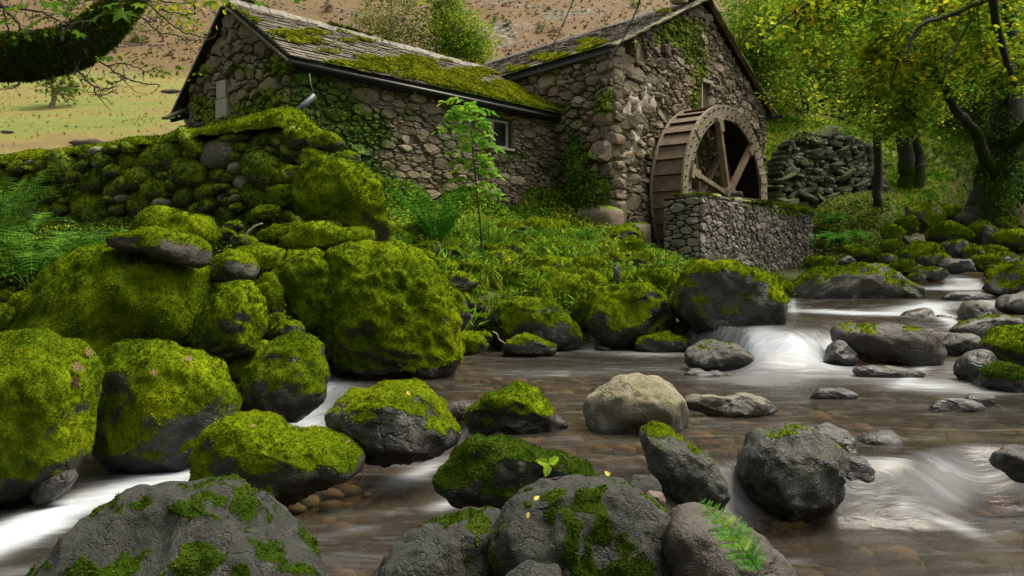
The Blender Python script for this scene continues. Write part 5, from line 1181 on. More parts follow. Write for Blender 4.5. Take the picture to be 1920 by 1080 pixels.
# ------------------------------------------------------------------ trees
class Tree:
    def __init__(s, seed): s.rng = np.random.default_rng(seed); s.w = MB(); s.lp, s.ln, s.lt = [], [], []
    def limb(s, pts, r0, r1, n=8): 
        pts = np.array([tuple(p) for p in pts], float)
        t = np.linspace(0, 1, len(pts)); tt = np.linspace(0, 1, max(len(pts) * 4, 8))
        # smooth the drawn path
        q = np.stack([np.interp(tt, t, pts[:, i]) for i in range(3)], 1)
        for _ in range(3): q[1:-1] = (q[:-2] + 2 * q[1:-1] + q[2:]) / 4
        q[1:-1] += s.rng.normal(size=q[1:-1].shape) * r0 * .10
        s.w.tube(q, np.linspace(r0, r1, len(q)), n); return q
    def spray(s, path, n, length, r, depth=2, up=.15, spread=.9, leaves=14, t0=.15, droop=.25, off=.06):
        L = len(path)
        for k in range(n):
            i = int((t0 + (1 - t0) * s.rng.random()) * (L - 1)); i = min(i, L - 2)
            tg = path[i + 1] - path[i]; tg /= np.linalg.norm(tg) + 1e-9
            d = tg * s.rng.uniform(.2, .9) + s.rng.normal(size=3) * spread * .6 + Zv * up; d /= np.linalg.norm(d)
            l = length * s.rng.uniform(.55, 1.2); m = 6; p = path[i].copy(); q = [p.copy()]
            for j in range(m):
                d = d + s.rng.normal(size=3) * .16 - Zv * droop * (j / m) * .5; d /= np.linalg.norm(d); p = p + d * l / m; q.append(p.copy())
            q = np.array(q); s.w.tube(q, np.linspace(r, r * .35, m + 1), 4, False)
            if depth > 1: s.spray(q, max(3, n // 2 if depth > 2 else 5), length * .5, r * .5, depth - 1, up, spread, leaves, .2, droop, off)
            if depth <= 2:
                c = leaves if depth == 1 else leaves // 2
                u = s.rng.random(c); jj = np.minimum((u * m).astype(int), m - 1); fr = u * m - jj
                pp = q[jj] + (q[jj + 1] - q[jj]) * fr[:, None] + s.rng.normal(size=(c, 3)) * off
                s.lp.append(pp); s.ln.append(Zv + s.rng.normal(size=(c, 3)) * .55); s.lt.append((q[-1] - q[0]) / l + s.rng.normal(size=(c, 3)) * .8 - Zv * .4)
    def cloud(s, c, rad, n, clump=40, off=.35):
        """leaf clumps filling an uneven crown, denser towards its outside"""
        c = np.array(c, float); rad = np.array(rad, float)
        u = s.rng.normal(size=(n, 3)); u /= np.linalg.norm(u, axis=1)[:, None]; r = s.rng.random(n) ** .45
        r *= 1 + .35 * fbm(u * 1.8 + c, 2, 5)
        cc = c + u * r[:, None] * rad
        pp = np.repeat(cc, clump, 0) + s.rng.normal(size=(n * clump, 3)) * off * np.array([1, 1, .6])
        s.lp.append(pp); s.ln.append(Zv * .9 + s.rng.normal(size=pp.shape) * .55 - Zv * 0); s.lt.append(s.rng.normal(size=pp.shape) - Zv * .3)
        return cc
    def build(s, name, label, cat, base, bark, leafmat, lsize, tpl, group=None, foliage='foliage', moss=None):
        th = thing(name, label, cat, tuple(base), group)
        v = np.concatenate(s.w.v); fl = []
        if s.w.q: fl.append(np.concatenate(s.w.q))
        if s.w.t: fl.append(np.concatenate(s.w.t))
        mo = np.clip(.5 + fbm(v * 1.5, 2, 3), 0, 1) * (moss or 0)
        part('trunk', mesh_np('trunk', v, fl, M[bark], True, {'moss': mo}), th)
        if s.lp:
            lp = np.concatenate(s.lp); part(foliage, scatter_mesh(foliage, tpl, lp, np.concatenate(s.ln), lsize * s.rng.uniform(.6, 1.2, len(lp)), s.rng, M[leafmat], np.concatenate(s.lt)), th, 'stuff')
        return th
LF, LF2 = tpl_leaf(), tpl_leaf2()

# old tree on the right bank
t = Tree(1)
tr_ = t.limb([P(1850, 445, 19.2), P(1858, 380, 19.2), P(1874, 320, 19.2), P(1888, 250, 19.1), P(1893, 150, 19), P(1886, 40, 18.8), P(1880, -120, 18.6)], .52, .26, 14)
t.limb([P(1800, 425, 19.0), P(1830, 400, 19.1), P(1850, 350, 19.2)], .26, .30, 8); t.limb([P(1900, 430, 19.0), P(1885, 400, 19.1), P(1868, 350, 19.2)], .22, .30, 8)
l1 = t.limb([P(1862, 330, 19), P(1842, 290, 18.6), P(1836, 255, 18.3), P(1812, 225, 18), P(1788, 205, 17.6)],   .15, .09, 9)
l1b = t.limb([P(1788, 205, 17.6), P(1765, 150, 17), P(1700, 110, 16), P(1640, 120, 15.5)], .09, .02, 6)
l2 = t.limb([P(1885, 300, 19), P(1905, 262, 18.6), P(1935, 225, 18), P(1960, 150, 17)], .20, .12, 8)
l3 = t.limb([P(1888, 120, 18.9), P(1830, 20, 17), P(1740, 30, 15), P(1690, 90, 14.2), P(1670, 160, 13.8)], .09, .015, 6)
l4 = t.limb([P(1885, 90, 18.9), P(1800, -20, 16.5), P(1660, -40, 14.5), P(1520, 0, 13.6), P(1440, 60, 13.2)], .09, .015, 6)
l5 = t.limb([P(1888, 160, 18.9), P(1850, 110, 17.2), P(1790, 100, 16), P(1730, 150, 15), P(1700, 200, 14.6)], .07, .015, 6)
l6 = t.limb([P(1892, 40, 18.7), P(1920, -40, 16.5), P(1880, -60, 14.5), P(1800, -30, 13.5)], .08, .02, 6)
l7 = t.limb([P(1885, 200, 18.9), P(1905, 120, 17), P(1915, 90, 15.5), P(1900, 130, 14.5)], .06, .02, 6)
t.limb([P(1836, 5, 12.8), P(1775, 32, 12.8), P(1728, 42, 12.7), P(1708, 72, 12.7), P(1700, 112, 12.6)], .05, .015, 6); t.limb([P(1822, 35, 12.8), P(1796, 80, 12.7), P(1778, 110, 12.6), P(1768, 150, 12.6)], .03, .01, 5); t.limb([P(1900, -60, 13), P(1870, -10, 12.9), P(1836, 5, 12.8)], .06, .05, 6); t.limb([P(1860, -20, 13), P(1868, 50, 13.4), P(1885, 110, 14), P(1905, 160, 15)], .07, .05, 6)
for L_, n_, ln_ in ((l1b, 8, 1.0), (l3, 12, 1.1), (l4, 17, 1.15), (l5, 9, .95), (l6, 10, 1.1), (l7, 6, .9)):
    t.spray(L_, int(n_ * 1.4), ln_, .016, 2, .0, 1.0, 22, .12, .35, .09)
for cx_, cy_, Y_c, rx_, n_ in ((1560, 30, 14.5, 1.1, 40), (1680, 60, 15, 1.2, 50), (1800, 60, 15.5, 1.2, 50), (1850, 110, 16.5, 1.0, 30), (1620, 170, 15, .9, 30), (1480, 40, 14.5, .8, 18), (1720, 160, 16, .9, 20), (1900, 20, 15, 1.0, 34), (1700, -30, 14, 1.4, 40)): t.cloud(P(cx_, cy_, Y_c), (rx_, .8, .55), int(n_ * .55), 14, .28)
SYC = t.build('sycamore_tree', 'gnarled dark old tree with forked limb and yellowing leaves above the right bank', 'tree', P(1850, 440, 19.2), 'bark', 'leaf_yellow', .125, LF, foliage='foliage', moss=.8)
rgi = np.random.default_rng(5); hh_ = rgi.random(5200) ** 1.2; ii_ = (hh_ * (len(tr_) - 1) * .62).astype(int); aa_ = rgi.uniform(0, 6.28, 5200); rr_ = np.interp(ii_, [0, len(tr_)], [.56, .24]) + rgi.random(5200) * .14
w = tr_[ii_] + np.stack([np.cos(aa_) * rr_, np.sin(aa_) * rr_, rgi.normal(size=5200) * .1], 1); w = w[rgi.random(5200) < np.clip(.5 + 2 * fbm(w * 1.4, 2, 3), 0, 1)]
part('ivy_leaves', scatter_mesh('ivy_leaves', LF2, w, np.stack([np.cos(aa_), np.sin(aa_), aa_ * 0 + .5], 1)[:len(w)] + rgi.normal(size=w.shape) * .5, rgi.uniform(.05, .11, len(w)), rgi, M['leaf_dark']), SYC, 'stuff')
# slim tree
t = Tree(2)
tr_ = t.limb([P(1645, 388, 22), P(1648, 330, 22), P(1644, 260, 22), P(1648, 190, 22), P(1652, 100, 21.8), P(1640, -40, 21.5)], .125, .07, 9)
a = t.limb([P(1648, 200, 22), P(1600, 150, 21.5), P(1560, 130, 21), P(1500, 140, 20.5)], .06, .02, 5); b_ = t.limb([P(1648, 230, 22), P(1700, 190, 21.5), P(1745, 180, 21)], .05, .02, 5)
c_ = t.limb([P(1648, 160, 22), P(1580, 60, 21.5), P(1480, 20, 21)], .06, .02, 5); d_ = t.limb([P(1650, 110, 22), P(1720, 60, 21.5), P(1790, 60, 21)], .06, .02, 5); e_ = t.limb([P(1646, 250, 22), P(1590, 225, 21), P(1530, 210, 20.5), P(1500, 215, 20)], .04, .012, 5)
for L_, n_ in ((a, 7), (b_, 6), (c_, 8), (d_, 8), (e_, 4)): t.spray(L_, n_ * 2, 1.2, .014, 2, .05, 1.0, 26, .2, .3, .12)
t.build('slim_tree', 'slim straight tree trunk with spreading leafy twigs, between ruin heap and old tree', 'tree', P(1645, 388, 22), 'bark', 'leaf_green', .105, LF, moss=.5)
t = Tree(3)
t.limb([(P(1704, 342, 27)[0], 27, gz(P(1704, 342, 27)[0], 27) - .4), P(1700, 320, 27), P(1698, 280, 27), P(1690, 220, 27), P(1700, 120, 27)], .30, .22, 10); t.limb([(P(1722, 340, 26.8)[0], 26.8, gz(P(1722, 340, 26.8)[0], 26.8) - .4), P(1724, 320, 26.8), P(1728, 300, 27), P(1712, 250, 27), P(1715, 150, 27)], .2, .14, 8)
t.cloud(P(1695, 130, 26.5), (2.8, 1.6, 2.2), 200, 34, .35)
t.build('mossy_tree', 'stout moss-covered double trunk standing on the grass behind the slim tree', 'tree', P(1705, 342, 27), 'bark', 'leaf_green', .12, LF2, moss=1.2)
# wood behind
bt = [(1415, 110, 33, (2.4, 2, 3.2), 150, 'leaf_green', 'tall green ash crown touching the right roof slope of the mill', 1.0),
      (1500, 60, 38, (4.0, 2.5, 3.8), 190, 'leaf_green', 'broad green tree behind the ruin heap, spreading leftwards', 1.0),
      (1620, 130, 40, (4.0, 2.5, 4.2), 190, 'leaf_dark', 'dense tree deep in the wood behind the slim trunk', 1.0),
      (1760, 170, 36, (3.6, 2.5, 3.6), 170, 'leaf_green', 'bushy green tree filling the gap left of the old tree', 1.0),
      (1900, 200, 33, (3.5, 2.5, 4.0), 170, 'leaf_dark', 'shady tree behind the old tree at the right margin', 1.0),
      (1820, 20, 40, (5.0, 3, 4.0), 190, 'leaf_green', 'high green crown behind the old tree top', 1.0),
      (1655, -40, 46, (5.0, 3, 4.0), 150, 'leaf_pale', 'pale tall crown farthest back in the wood', 1.0),
      (1980, 80, 30, (3.0, 3, 4.0), 110, 'leaf_green', 'green crown cut by the right margin, above the old tree fork', 1.0)]
for i, (cx, cy, Y, rad, n_, mt, lab, _) in enumerate(bt):
    t = Tree(20 + i); c = P(cx, cy, Y); g = gz(c[0], Y)
    tk = t.limb([(c[0] + .3, Y, g - .3), (c[0] + .1, Y, (g + c[2]) / 2), (c[0], Y, c[2] + rad[2] * .6)], .22, .06, 7)
    cc = t.cloud(c, rad, int(n_ * 2.9), 36, .42)
    for k in range(16): j = t.rng.integers(len(cc)); m_ = tk[int(len(tk) * t.rng.uniform(.45, .95))]; t.w.tube([m_, (m_ + cc[j]) / 2 + Zv * .2, cc[j]], [.06, .04, .015], 4, False)
    t.build('wood_tree', lab, 'tree', (c[0], Y, g), 'bark', mt, .165, LF2, 'trees of the wood right of the mill')
# birches behind the roof
for i, (cx, cy, Y, rad, n_, mt, lab, bk) in enumerate(((735, 55, 44, (2.4, 1.5, 2.6), 70, 'leaf_pale', 'thin pale birch with airy yellowish crown behind the cottage roof', 'barkpale'),
                                                   (862, 78, 43, (2.0, 1.5, 1.8), 150, 'leaf_green', 'denser green birch right of the pale one, showing a white stem', 'barkpale'), (835, 10, 43.6, (.9, .8, 1.5), 40, 'leaf_green', 'narrow tall birch top rising between the two other birches', 'barkpale'))):
    t = Tree(40 + i); c = P(cx, cy, Y); g = gz(c[0], Y)
    tk = t.limb([(c[0] + .2, Y, g - .3), (c[0] - .1, Y - .4, (g + c[2]) / 2), (c[0] + .1, Y - .6, c[2] + rad[2] * .7)], .09, .035, 6)
    cc = t.cloud(c, rad, n_ * 2, 30, .36)
    for k in range(14): j = t.rng.integers(len(cc)); m_ = tk[int(len(tk) * t.rng.uniform(.3, .9))]; t.w.tube([m_, (m_ + cc[j]) / 2 + Zv * .3, cc[j]], [.035, .025, .01], 4, False)
    t.build('birch_tree', lab, 'tree', (c[0], Y, g), bk, mt, .17, LF2, 'birches behind the cottage roof')
# hawthorn in the field
h = hit(97, 202); s_ = h[1] / F
t = Tree(60); q = lambda a, b: (h[0] + (a - 97) * s_, h[1], h[2] + (202 - b) * s_)
tk = t.limb([q(96, 206), q(100, 185), q(106, 172), (q(112, 160)[0], h[1], q(0, 160)[2])], 5 * s_, 2.5 * s_, 7)
for e in ((80, 140), (130, 135), (105, 125), (125, 165), (70, 155)): L_ = t.limb([q(106, 172), ((q(106, 172)[0] + q(*e)[0]) / 2, h[1] + random.Random(e[0]).uniform(-1, 1), q(0, e[1] + 8)[2]), q(*e)], 2 * s_, .8 * s_, 5); t.spray(L_, 5, 20 * s_, .6 * s_, 2, .2, 1.0, 2, .2, .1, .3)
t.build('hawthorn_tree', 'small leaning hawthorn with twisted stem alone in the sloping field', 'tree', tuple(h), 'barkpale', 'leaf_pale', .26, LF2)
# bushes on the hillside
BS = [(258, 68, 26, 'leaf_pale', 'round olive bush above the hillside stone wall, left of the cottage gable'), (952, 44, 12, 'leaf_dark', 'small dark bush on the hillside right of the birches'), (1015, 52, 16, 'leaf_pale', 'pale scrub bush on the hillside near the overhead wire'), (926, 36, 10, 'leaf_dark', 'little dark bush next to the birch crown, highest on the slope'),
      (612, 15, 14, 'twig', 'bare twiggy bush on the brown hillside above the cottage ridge'), (500, 18, 20, 'leaf_pale', 'dull grey-green bush over the cottage ridge, nearest the gable peak'), (1190, 6, 14, 'leaf_dark', 'dark bush on the skyline left of the mill peak'), (1040, 60, 14, 'twig', 'brown bare bush behind the mill roof valley')]
for i, (cx, cy, r_, mt, lab) in enumerate(BS):
    h = hit(cx, cy + r_ * .6, 30); s_ = h[1] / F * r_; t = Tree(70 + i); t.limb([h - Zv * .3, h + Zv * s_ * .5], s_ * .08, s_ * .04, 5)
    t.cloud(h + Zv * s_ * .6, (s_, s_, s_ * .75), 22, 22, s_ * .16); t.build('hillside_bush', lab, 'bush', tuple(h), 'bark', mt, s_ * .17, LF2, 'bushes dotted over the hillside')
for i, (cx, cy, r_) in enumerate(((330, 22, 10), (560, 52, 12), (700, 130, 9), (1105, 30, 9), (960, 90, 12), (380, 40, 10), (1150, 45, 8))):
    pass

# ------------------------------------------------------------------ overhanging limb at the top left, near the camera
t = Tree(90); Yb = 4.3; s_ = Yb / F
lp_ = [P(-330, 190, 4.6), P(-160, 120, 4.4), P(0, 108, Yb), P(60, 108, Yb), P(120, 96, Yb), P(175, 70, Yb), P(215, 30, Yb), P(250, -20, 4.35), P(300, -110, 4.5), P(330, -260, 4.7)]
pts = np.array([tuple(p) for p in lp_]); tt = np.linspace(0, 1, len(pts)); t2 = np.linspace(0, 1, 60)
q = np.stack([np.interp(t2, tt, pts[:, i]) for i in range(3)], 1)
for _ in range(6): q[1:-1] = (q[:-2] + 2 * q[1:-1] + q[2:]) / 4
rad = np.interp(t2, tt, [52, 46, 45, 44, 42, 37, 33, 31, 30, 28]) * s_ * (1 + .10 * fbm(np.c_[t2 * 14, t2 * 0, t2 * 0], 2, 3))
lm = MB(); lm.tube(q, rad, 28)
lv = np.concatenate(lm.v); lq = [np.concatenate(lm.q), np.concatenate(lm.t)]
ln_ = vnormals(lv, np.concatenate([lq[0][:, [0, 1, 2]], lq[0][:, [0, 2, 3]]])); ln_ *= np.sign(((lv - np.repeat(q, 28, 0)) * ln_).sum(1))[:, None]
lv += ln_ * (.018 * fbm(lv * 7, 3, 5))[:, None]
mo = np.clip(.95 + .9 * fbm(lv * 4.5, 3, 9) + .1 * ln_[:, 2], 0, 1)
ov_ = thing('overhanging_tree', 'thick moss-clad branch with big lobed leaves hanging into the top left corner', 'tree', tuple(P(-330, 190, 4.6)))
fo_ = part('limb', mesh_np('limb', lv, lq, M['bark'], True, {'moss': mo}), ov_)
rg = np.random.default_rng(5); tri = np.concatenate([lq[0][:, [0, 1, 2]], lq[0][:, [0, 2, 3]]])
pts, n3 = sample_surface(lv, tri, ss(.45, .8, mo), 1.0 / .017 ** 2, rg); cen = q[np.argmin(((pts[:, None, :] - q[None, ::3, :]) ** 2).sum(-1), 1) * 3]
n3 *= np.sign(((pts - cen) * n3).sum(1))[:, None]
part('moss', scatter_mesh('moss', TPLM, pts, n3 + rg.normal(size=n3.shape) * .3, .022 * rg.uniform(.5, 1.2, len(pts)), rg, M['moss']), fo_, 'stuff')
tw = [([(-40, 12), (20, 15), (80, 22), (110, 38), (120, 48)], 2.4), ([(120, 48), (118, 62), (114, 78)], 5), ([(120, 48), (150, 42), (178, 40), (205, 12)], 1.8), ([(178, 40), (176, 22), (188, 0)], 1.2), ([(-20, -30), (8, 18), (30, 38), (40, 55), (48, 74)], 3.0), ([(8, 18), (12, 45), (20, 70)], 2), ([(40, 55), (70, 66)], 1.5),
      ([(140, 118), (158, 146), (176, 164), (205, 166), (220, 160)], 1.8), ([(176, 164), (180, 176), (186, 182)], 1.4), ([(178, 106), (200, 124), (225, 142), (255, 154), (300, 160)], 1.8), ([(200, 124), (230, 118), (260, 128), (285, 140)], 1.2), ([(225, 142), (240, 158)], 1), ([(186, 180), (200, 176), (212, 170)], .9),
      ([(262, 28), (285, 50), (300, 62), (330, 66)], 1.6), ([(268, 0), (300, 25), (320, 45), (345, 60), (388, 72), (395, 62)], 1.6), ([(278, 5), (310, 20), (350, 28), (380, 20)], 1.2), ([(330, 66), (350, 76), (385, 76)], 1), ([(300, 0), (340, 10), (375, -5)], 1.2), ([(36, 150), (34, 160), (20, 168), (10, 162)], 1.2), ([(40, 0), (48, 25), (60, 45)], 1.2), ([(130, 0), (135, 30), (128, 45)], 1.2), ([(85, 100), (82, 140), (100, 152)], 1), ([(150, 116), (140, 135), (150, 150)], .9)]
leafpos = []
for k, (pp, r_) in enumerate(tw):
    pts = np.array([tuple(P(a, b_, Yb - .12 + .05 * math.sin(k * 2.1 + j))) for j, (a, b_) in enumerate(pp)])
    n_ = len(pts); u = np.linspace(0, 1, n_ * 4); qq = np.stack([np.interp(u, np.linspace(0, 1, n_), pts[:, i]) for i in range(3)], 1); qq[1:-1] = (qq[:-2] + 2 * qq[1:-1] + qq[2:]) / 4; qq[1:-1] += rg.normal(size=qq[1:-1].shape) * .003
    mb = MB(); mb.tube(qq, np.linspace(r_, r_ * .5, len(qq)) * s_ * 1.1, 5); part('twig', mb.mesh('twig', M['twig'], True), ov_)
    # fine side shoots
    for j in range(3 + len(qq) // 3):
        i = rg.integers(2, len(qq)); d = rg.normal(size=3) * (1, .6, .8); d /= np.linalg.norm(d); e = qq[i] + d * rg.uniform(.03, .10); t.w.tube([qq[i], (qq[i] + e) / 2 + rg.normal(size=3) * .01, e], [.0022, .0018, .001], 4, False); leafpos.append(e)
v = np.concatenate(t.w.v); part('side_shoots', mesh_np('side_shoots', v, [np.concatenate(t.w.q)], M['twig'], True), ov_, 'stuff')
# small yellow leaves
LB = [(330, 25, 60, 30, 110), (350, 55, 40, 16, 50), (310, 135, 60, 16, 60), (200, 150, 60, 22, 30), (60, 70, 70, 18, 60), (80, 20, 80, 25, 50), (290, 12, 40, 16, 50), (110, 145, 40, 18, 30), (160, 14, 50, 16, 36), (225, 108, 50, 8, 18), (395, 8, 50, 12, 40)]
pp = np.concatenate([np.array([tuple(P(a + rg.normal() * w_ * .5, b_ + rg.normal() * h_ * .5, Yb + rg.uniform(-.2, .5))) for _ in range(n_)]) for a, b_, w_, h_, n_ in LB])
part('small_leaves', scatter_mesh('small_leaves', tpl_maple(), pp, rg.normal(size=pp.shape) * .6 + np.array([.1, -.5, .6]), rg.uniform(.010, .022, len(pp)), rg, M['leaf_yellow'], rg.normal(size=pp.shape) - Zv * .5), ov_, 'stuff')
MT, MF = tpl_maple()
BL = [(72, 38, .062, 190), (185, 28, .050, 160), (232, 22, .058, 200), (30, 12, .050, 150), (120, 22, .045, 170), (8, 40, .05, 190), (150, 62, .03, 200), (208, 8, .045, 120), (130, 8, .05, 60), (262, 8, .03, 190), (96, 6, .045, 150), (182, 150, .022, 200), (118, 165, .022, 150), (395, 4, .035, 210), (200, 108, .028, 170), (250, 46, .022, 100), (486, 5, .025, 180), (560, -2, .025, 170), (790, 3, .02, 190), (1070, 2, .02, 200), (420, -3, .03, 160), (45, 55, .028, 200)]
mg_ = mesh_np('leaf', MT, MF, M['leaf_green'], False, {'rnd': np.full(len(MT), .45)}); my_ = mesh_np('leaf', MT, MF, M['leaf_yellow'], False, {'rnd': np.full(len(MT), .5)})
for k, (a, b_, sz, ang) in enumerate(BL):
    c = P(a, b_, Yb - .22); o = part('leaf', mg_ if k % 3 else my_, ov_); o.location = c - world_loc(ov_)
    z_ = Vector((rg.normal() * .4, -.6 + rg.normal() * .2, .75)).normalized(); y_ = Vector((math.sin(math.radians(ang)), -.2, math.cos(math.radians(ang)))); y_ = (y_ - z_ * y_.dot(z_)).normalized(); x_ = y_.cross(z_)
    o.rotation_euler = Matrix((x_, y_, z_)).transposed().to_euler(); o.scale = (sz * 1.7,) * 3
o = part('leaf', mesh_np('leaf', MT, MF, flat_mat('browned_leaf', (.22, .07, .02), .7, 30, .6), False), ov_, label='brown withered leaf'); o.location = P(226, 6, Yb - .26) - world_loc(ov_); o.scale = (.045,) * 3; o.rotation_euler = (1.1, .3, 1.9)

# ------------------------------------------------------------------ ground cover
rg = np.random.default_rng(11)
def spots(n, x0, x1, y0, y1, cond=None, pxr=None):
    x = rg.uniform(x0, x1, n); y = rg.uniform(y0, y1, n)
    k = bank(x, y) > .25
    if cond is not None: k &= cond(x, y)
    x, y = x[k], y[k]; z = ground_z(x, y); v = np.stack([x, y, z], 1)
    a, b_ = px_of(v); k = (a > -150) & (a < 2070)
    return v[k]
def not_house(x, y):
    q = np.stack([x, y], 1); a = (q - A[:2]) @ U1[:2]; b_ = (q - A[:2]) @ U2[:2]; c = (q - D[:2]) @ U1[:2]; d = (q - D[:2]) @ U2[:2]
    return ~((a > -.1) & (a < 8) & (b_ > -.1) & (b_ < 4)) & ~((c > -.1) & (c < 8.1) & (d > -.1) & (d < 7)) & ~((c > -.05) & (c < 6.3) & (d < 0) & (d > -2.2))
v = spots(11000, -3.2, 5.2, 9.6, 19.5, not_house)
k = rg.random(len(v)) < np.clip(.45 + 1.3 * fbm(v * .8, 2, 3), 0, 1); v = v[k]
tag(link('grass', scatter_mesh('grass', tpl_grass(1, 6), v, np.tile(Zv, (len(v), 1)) + rg.normal(size=v.shape) * .25, rg.uniform(.08, .24, len(v)) * (1 + .7 * (fbm(v * 1.2, 2, 5) > .05)), rg, M['grass'])), kind='stuff')
v = spots(17000, -3.4, 4.9, 9.4, 19.6, not_house); v = v[rg.random(len(v)) < np.clip(.45 + 1.4 * fbm(v * .9 + 7, 3, 13), 0, 1)]
v[:, 2] += rg.random(len(v)) ** 1.5 * .20 * np.clip(.6 + 1.5 * fbm(v * 1.1, 2, 17), .1, 1)
tag(link('weeds', scatter_mesh('weeds', LF2, v, Zv + rg.normal(size=v.shape) * .5, rg.uniform(.040, .095, len(v)), rg, M['leaf_green'])), kind='stuff')
# shrubby weeds at the foot of the cottage wall
u = rg.uniform(1.4, 7.4, 16000); dN = np.abs(rg.normal(size=16000)) * .35 + .05; base = A + u[:, None] * U1 + N1 * dN[:, None]; hh = rg.random(16000) ** 1.4 * .75 * np.clip(.75 + 1.3 * fbm(np.c_[u * 1.5, dN * 0, dN * 0], 2, 9), .12, 1) * (1 - .5 * np.clip(dN, 0, 1))
base[:, 2] = ground_z(base[:, 0], base[:, 1]) + hh
tag(link('undergrowth', scatter_mesh('undergrowth', LF2, base, Zv + rg.normal(size=base.shape) * .6, rg.uniform(.035, .085, len(base)), rg, M['grass'])), kind='stuff')
rc = np.random.default_rng(71); cl = []
for k in range(150):
    c = spots(1, -2.6, 4.6, 10.2, 19, not_house)
    if not len(c): continue
    n_c = rc.integers(60, 200); r_ = rc.uniform(.12, .38); q = c[0] + rc.normal(size=(n_c, 3)) * (r_, r_, 0); q[:, 2] = ground_z(q[:, 0], q[:, 1]) + rc.random(n_c) * r_ * 1.3 * np.exp(-((q[:, 0] - c[0][0]) ** 2 + (q[:, 1] - c[0][1]) ** 2) / (2 * r_ * r_)); cl.append(q)
cl = np.concatenate(cl); tag(link('leafy_weeds', scatter_mesh('leafy_weeds', LF, cl, Zv + rc.normal(size=cl.shape) * .5, rc.uniform(.035, .085, len(cl)), rc, M['leaf_green'])), kind='stuff')
# left bank cover behind the boulders and around the ferns
v = spots(26000, -9.5, -2.2, 6.2, 11.6, lambda x, y: y < 11.9); v[:, 2] += rg.random(len(v)) ** 2 * .10
tag(link('ground_cover', scatter_mesh('ground_cover', TPLM, v, Zv + rg.normal(size=v.shape) * .4, rg.uniform(.03, .07, len(v)), rg, M['mossmid'])), kind='stuff')
v = spots(9000, -9.5, -2.2, 6.4, 11.6); v[:, 2] += rg.random(len(v)) * .12
tag(link('leafy_cover', scatter_mesh('leafy_cover', LF2, v, Zv + rg.normal(size=v.shape) * .5, rg.uniform(.03, .06, len(v)), rg, M['leaf_dark'])), kind='stuff')
# right bank
v = spots(30000, 7.5, 22, 16.5, 34, lambda x, y: not_house(x, y))
dd = v[:, 1]; kk = rg.random(len(v)) < .9
tag(link('bank_grass', scatter_mesh('bank_grass', tpl_grass(7, 5, .6, .07), v, Zv + rg.normal(size=v.shape) * .3, rg.uniform(.10, .26, len(v)), rg, M['grass'])), kind='stuff')
v = spots(9000, 7.6, 12, 18.5, 23.5, not_house); v[:, 2] += rg.random(len(v)) * .25
tag(link('bank_weeds', scatter_mesh('bank_weeds', LF2, v, Zv + rg.normal(size=v.shape) * .5, rg.uniform(.05, .10, len(v)), rg, M['leaf_pale'])), kind='stuff')
# field and hill
n_ = 7000; yy = 16 * (66 / 16) ** rg.random(n_); xx = rg.uniform(-.75, .75, n_) * yy; k = (yy > 19.5) | (xx < -8); xx, yy = xx[k], yy[k]; k = not_house(xx, yy) & ((xx < 2) | (yy > 27)); xx, yy = xx[k], yy[k]
v = np.stack([xx, yy, ground_z(xx, yy)], 1); dens = np.clip(.5 + 1.3 * fbm(v * .5, 3, 3), .1, 1); k = rg.random(len(v)) < dens; v = v[k]
tag(link('field_grass', scatter_mesh('field_grass', tpl_grass(9, 4, .8, .10), v, Zv + rg.normal(size=v.shape) * .3, rg.uniform(.04, .10, len(v)) * (v[:, 1] / 20) ** .5 * 1.3, rg, M['drygrass'])), kind='stuff')
n_ = 26000; yy = 52 * (230 / 52) ** rg.random(n_); xx = rg.uniform(-.72, .72, n_) * yy; v = np.stack([xx, yy, ground_z(xx, yy)], 1)
k = rg.random(len(v)) < np.clip(.5 + 1.6 * fbm(v * .07, 3, 3), .05, 1) * ss(50, 66, yy + 8 * fbm(v * .1, 2, 4)); v = v[k]
tag(link('bracken', scatter_mesh('bracken', TPLM, v, Zv + rg.normal(size=v.shape) * .2, rg.uniform(.12, .38, len(v)) * (v[:, 1] / 80) ** .5, rg, M['bracken'])), kind='stuff')
n_ = 9000; yy = 56 * (200 / 56) ** rg.random(n_); xx = rg.uniform(-.72, .72, n_) * yy; v = np.stack([xx, yy, ground_z(xx, yy)], 1)
v = v[rg.random(len(v)) < np.clip(4 * fbm(v * .035 + 3, 3, 8) - .3, 0.02, 1)]
iv, if_ = ico(1); M['scree'] = flat_mat('scree', (.15, .14, .125), .9, 3, .4)
tag(link('scree', scatter_mesh('scree', (iv * (1, 1, .6), if_), v, Zv + rg.normal(size=v.shape) * .2, rg.uniform(.08, .30, len(v)), rg, M['scree'])), kind='stuff')

# unseen leaf mass added behind the viewpoint to block low sky light
rgw = np.random.default_rng(91); cw_ = np.stack([rgw.uniform(-26, 24, 560), rgw.uniform(-16, -7, 560), rgw.uniform(1.5, 15, 560)], 1)
ww = np.repeat(cw_, 40, 0) + rgw.normal(size=(22400, 3)) * .8
tag(link('sky_blocking_leaves', scatter_mesh('sky_blocking_leaves', LF2, ww, rgw.normal(size=ww.shape) + Zv * .4, rgw.uniform(.3, .6, len(ww)), rgw, M['leaf_green'])), kind='stuff')

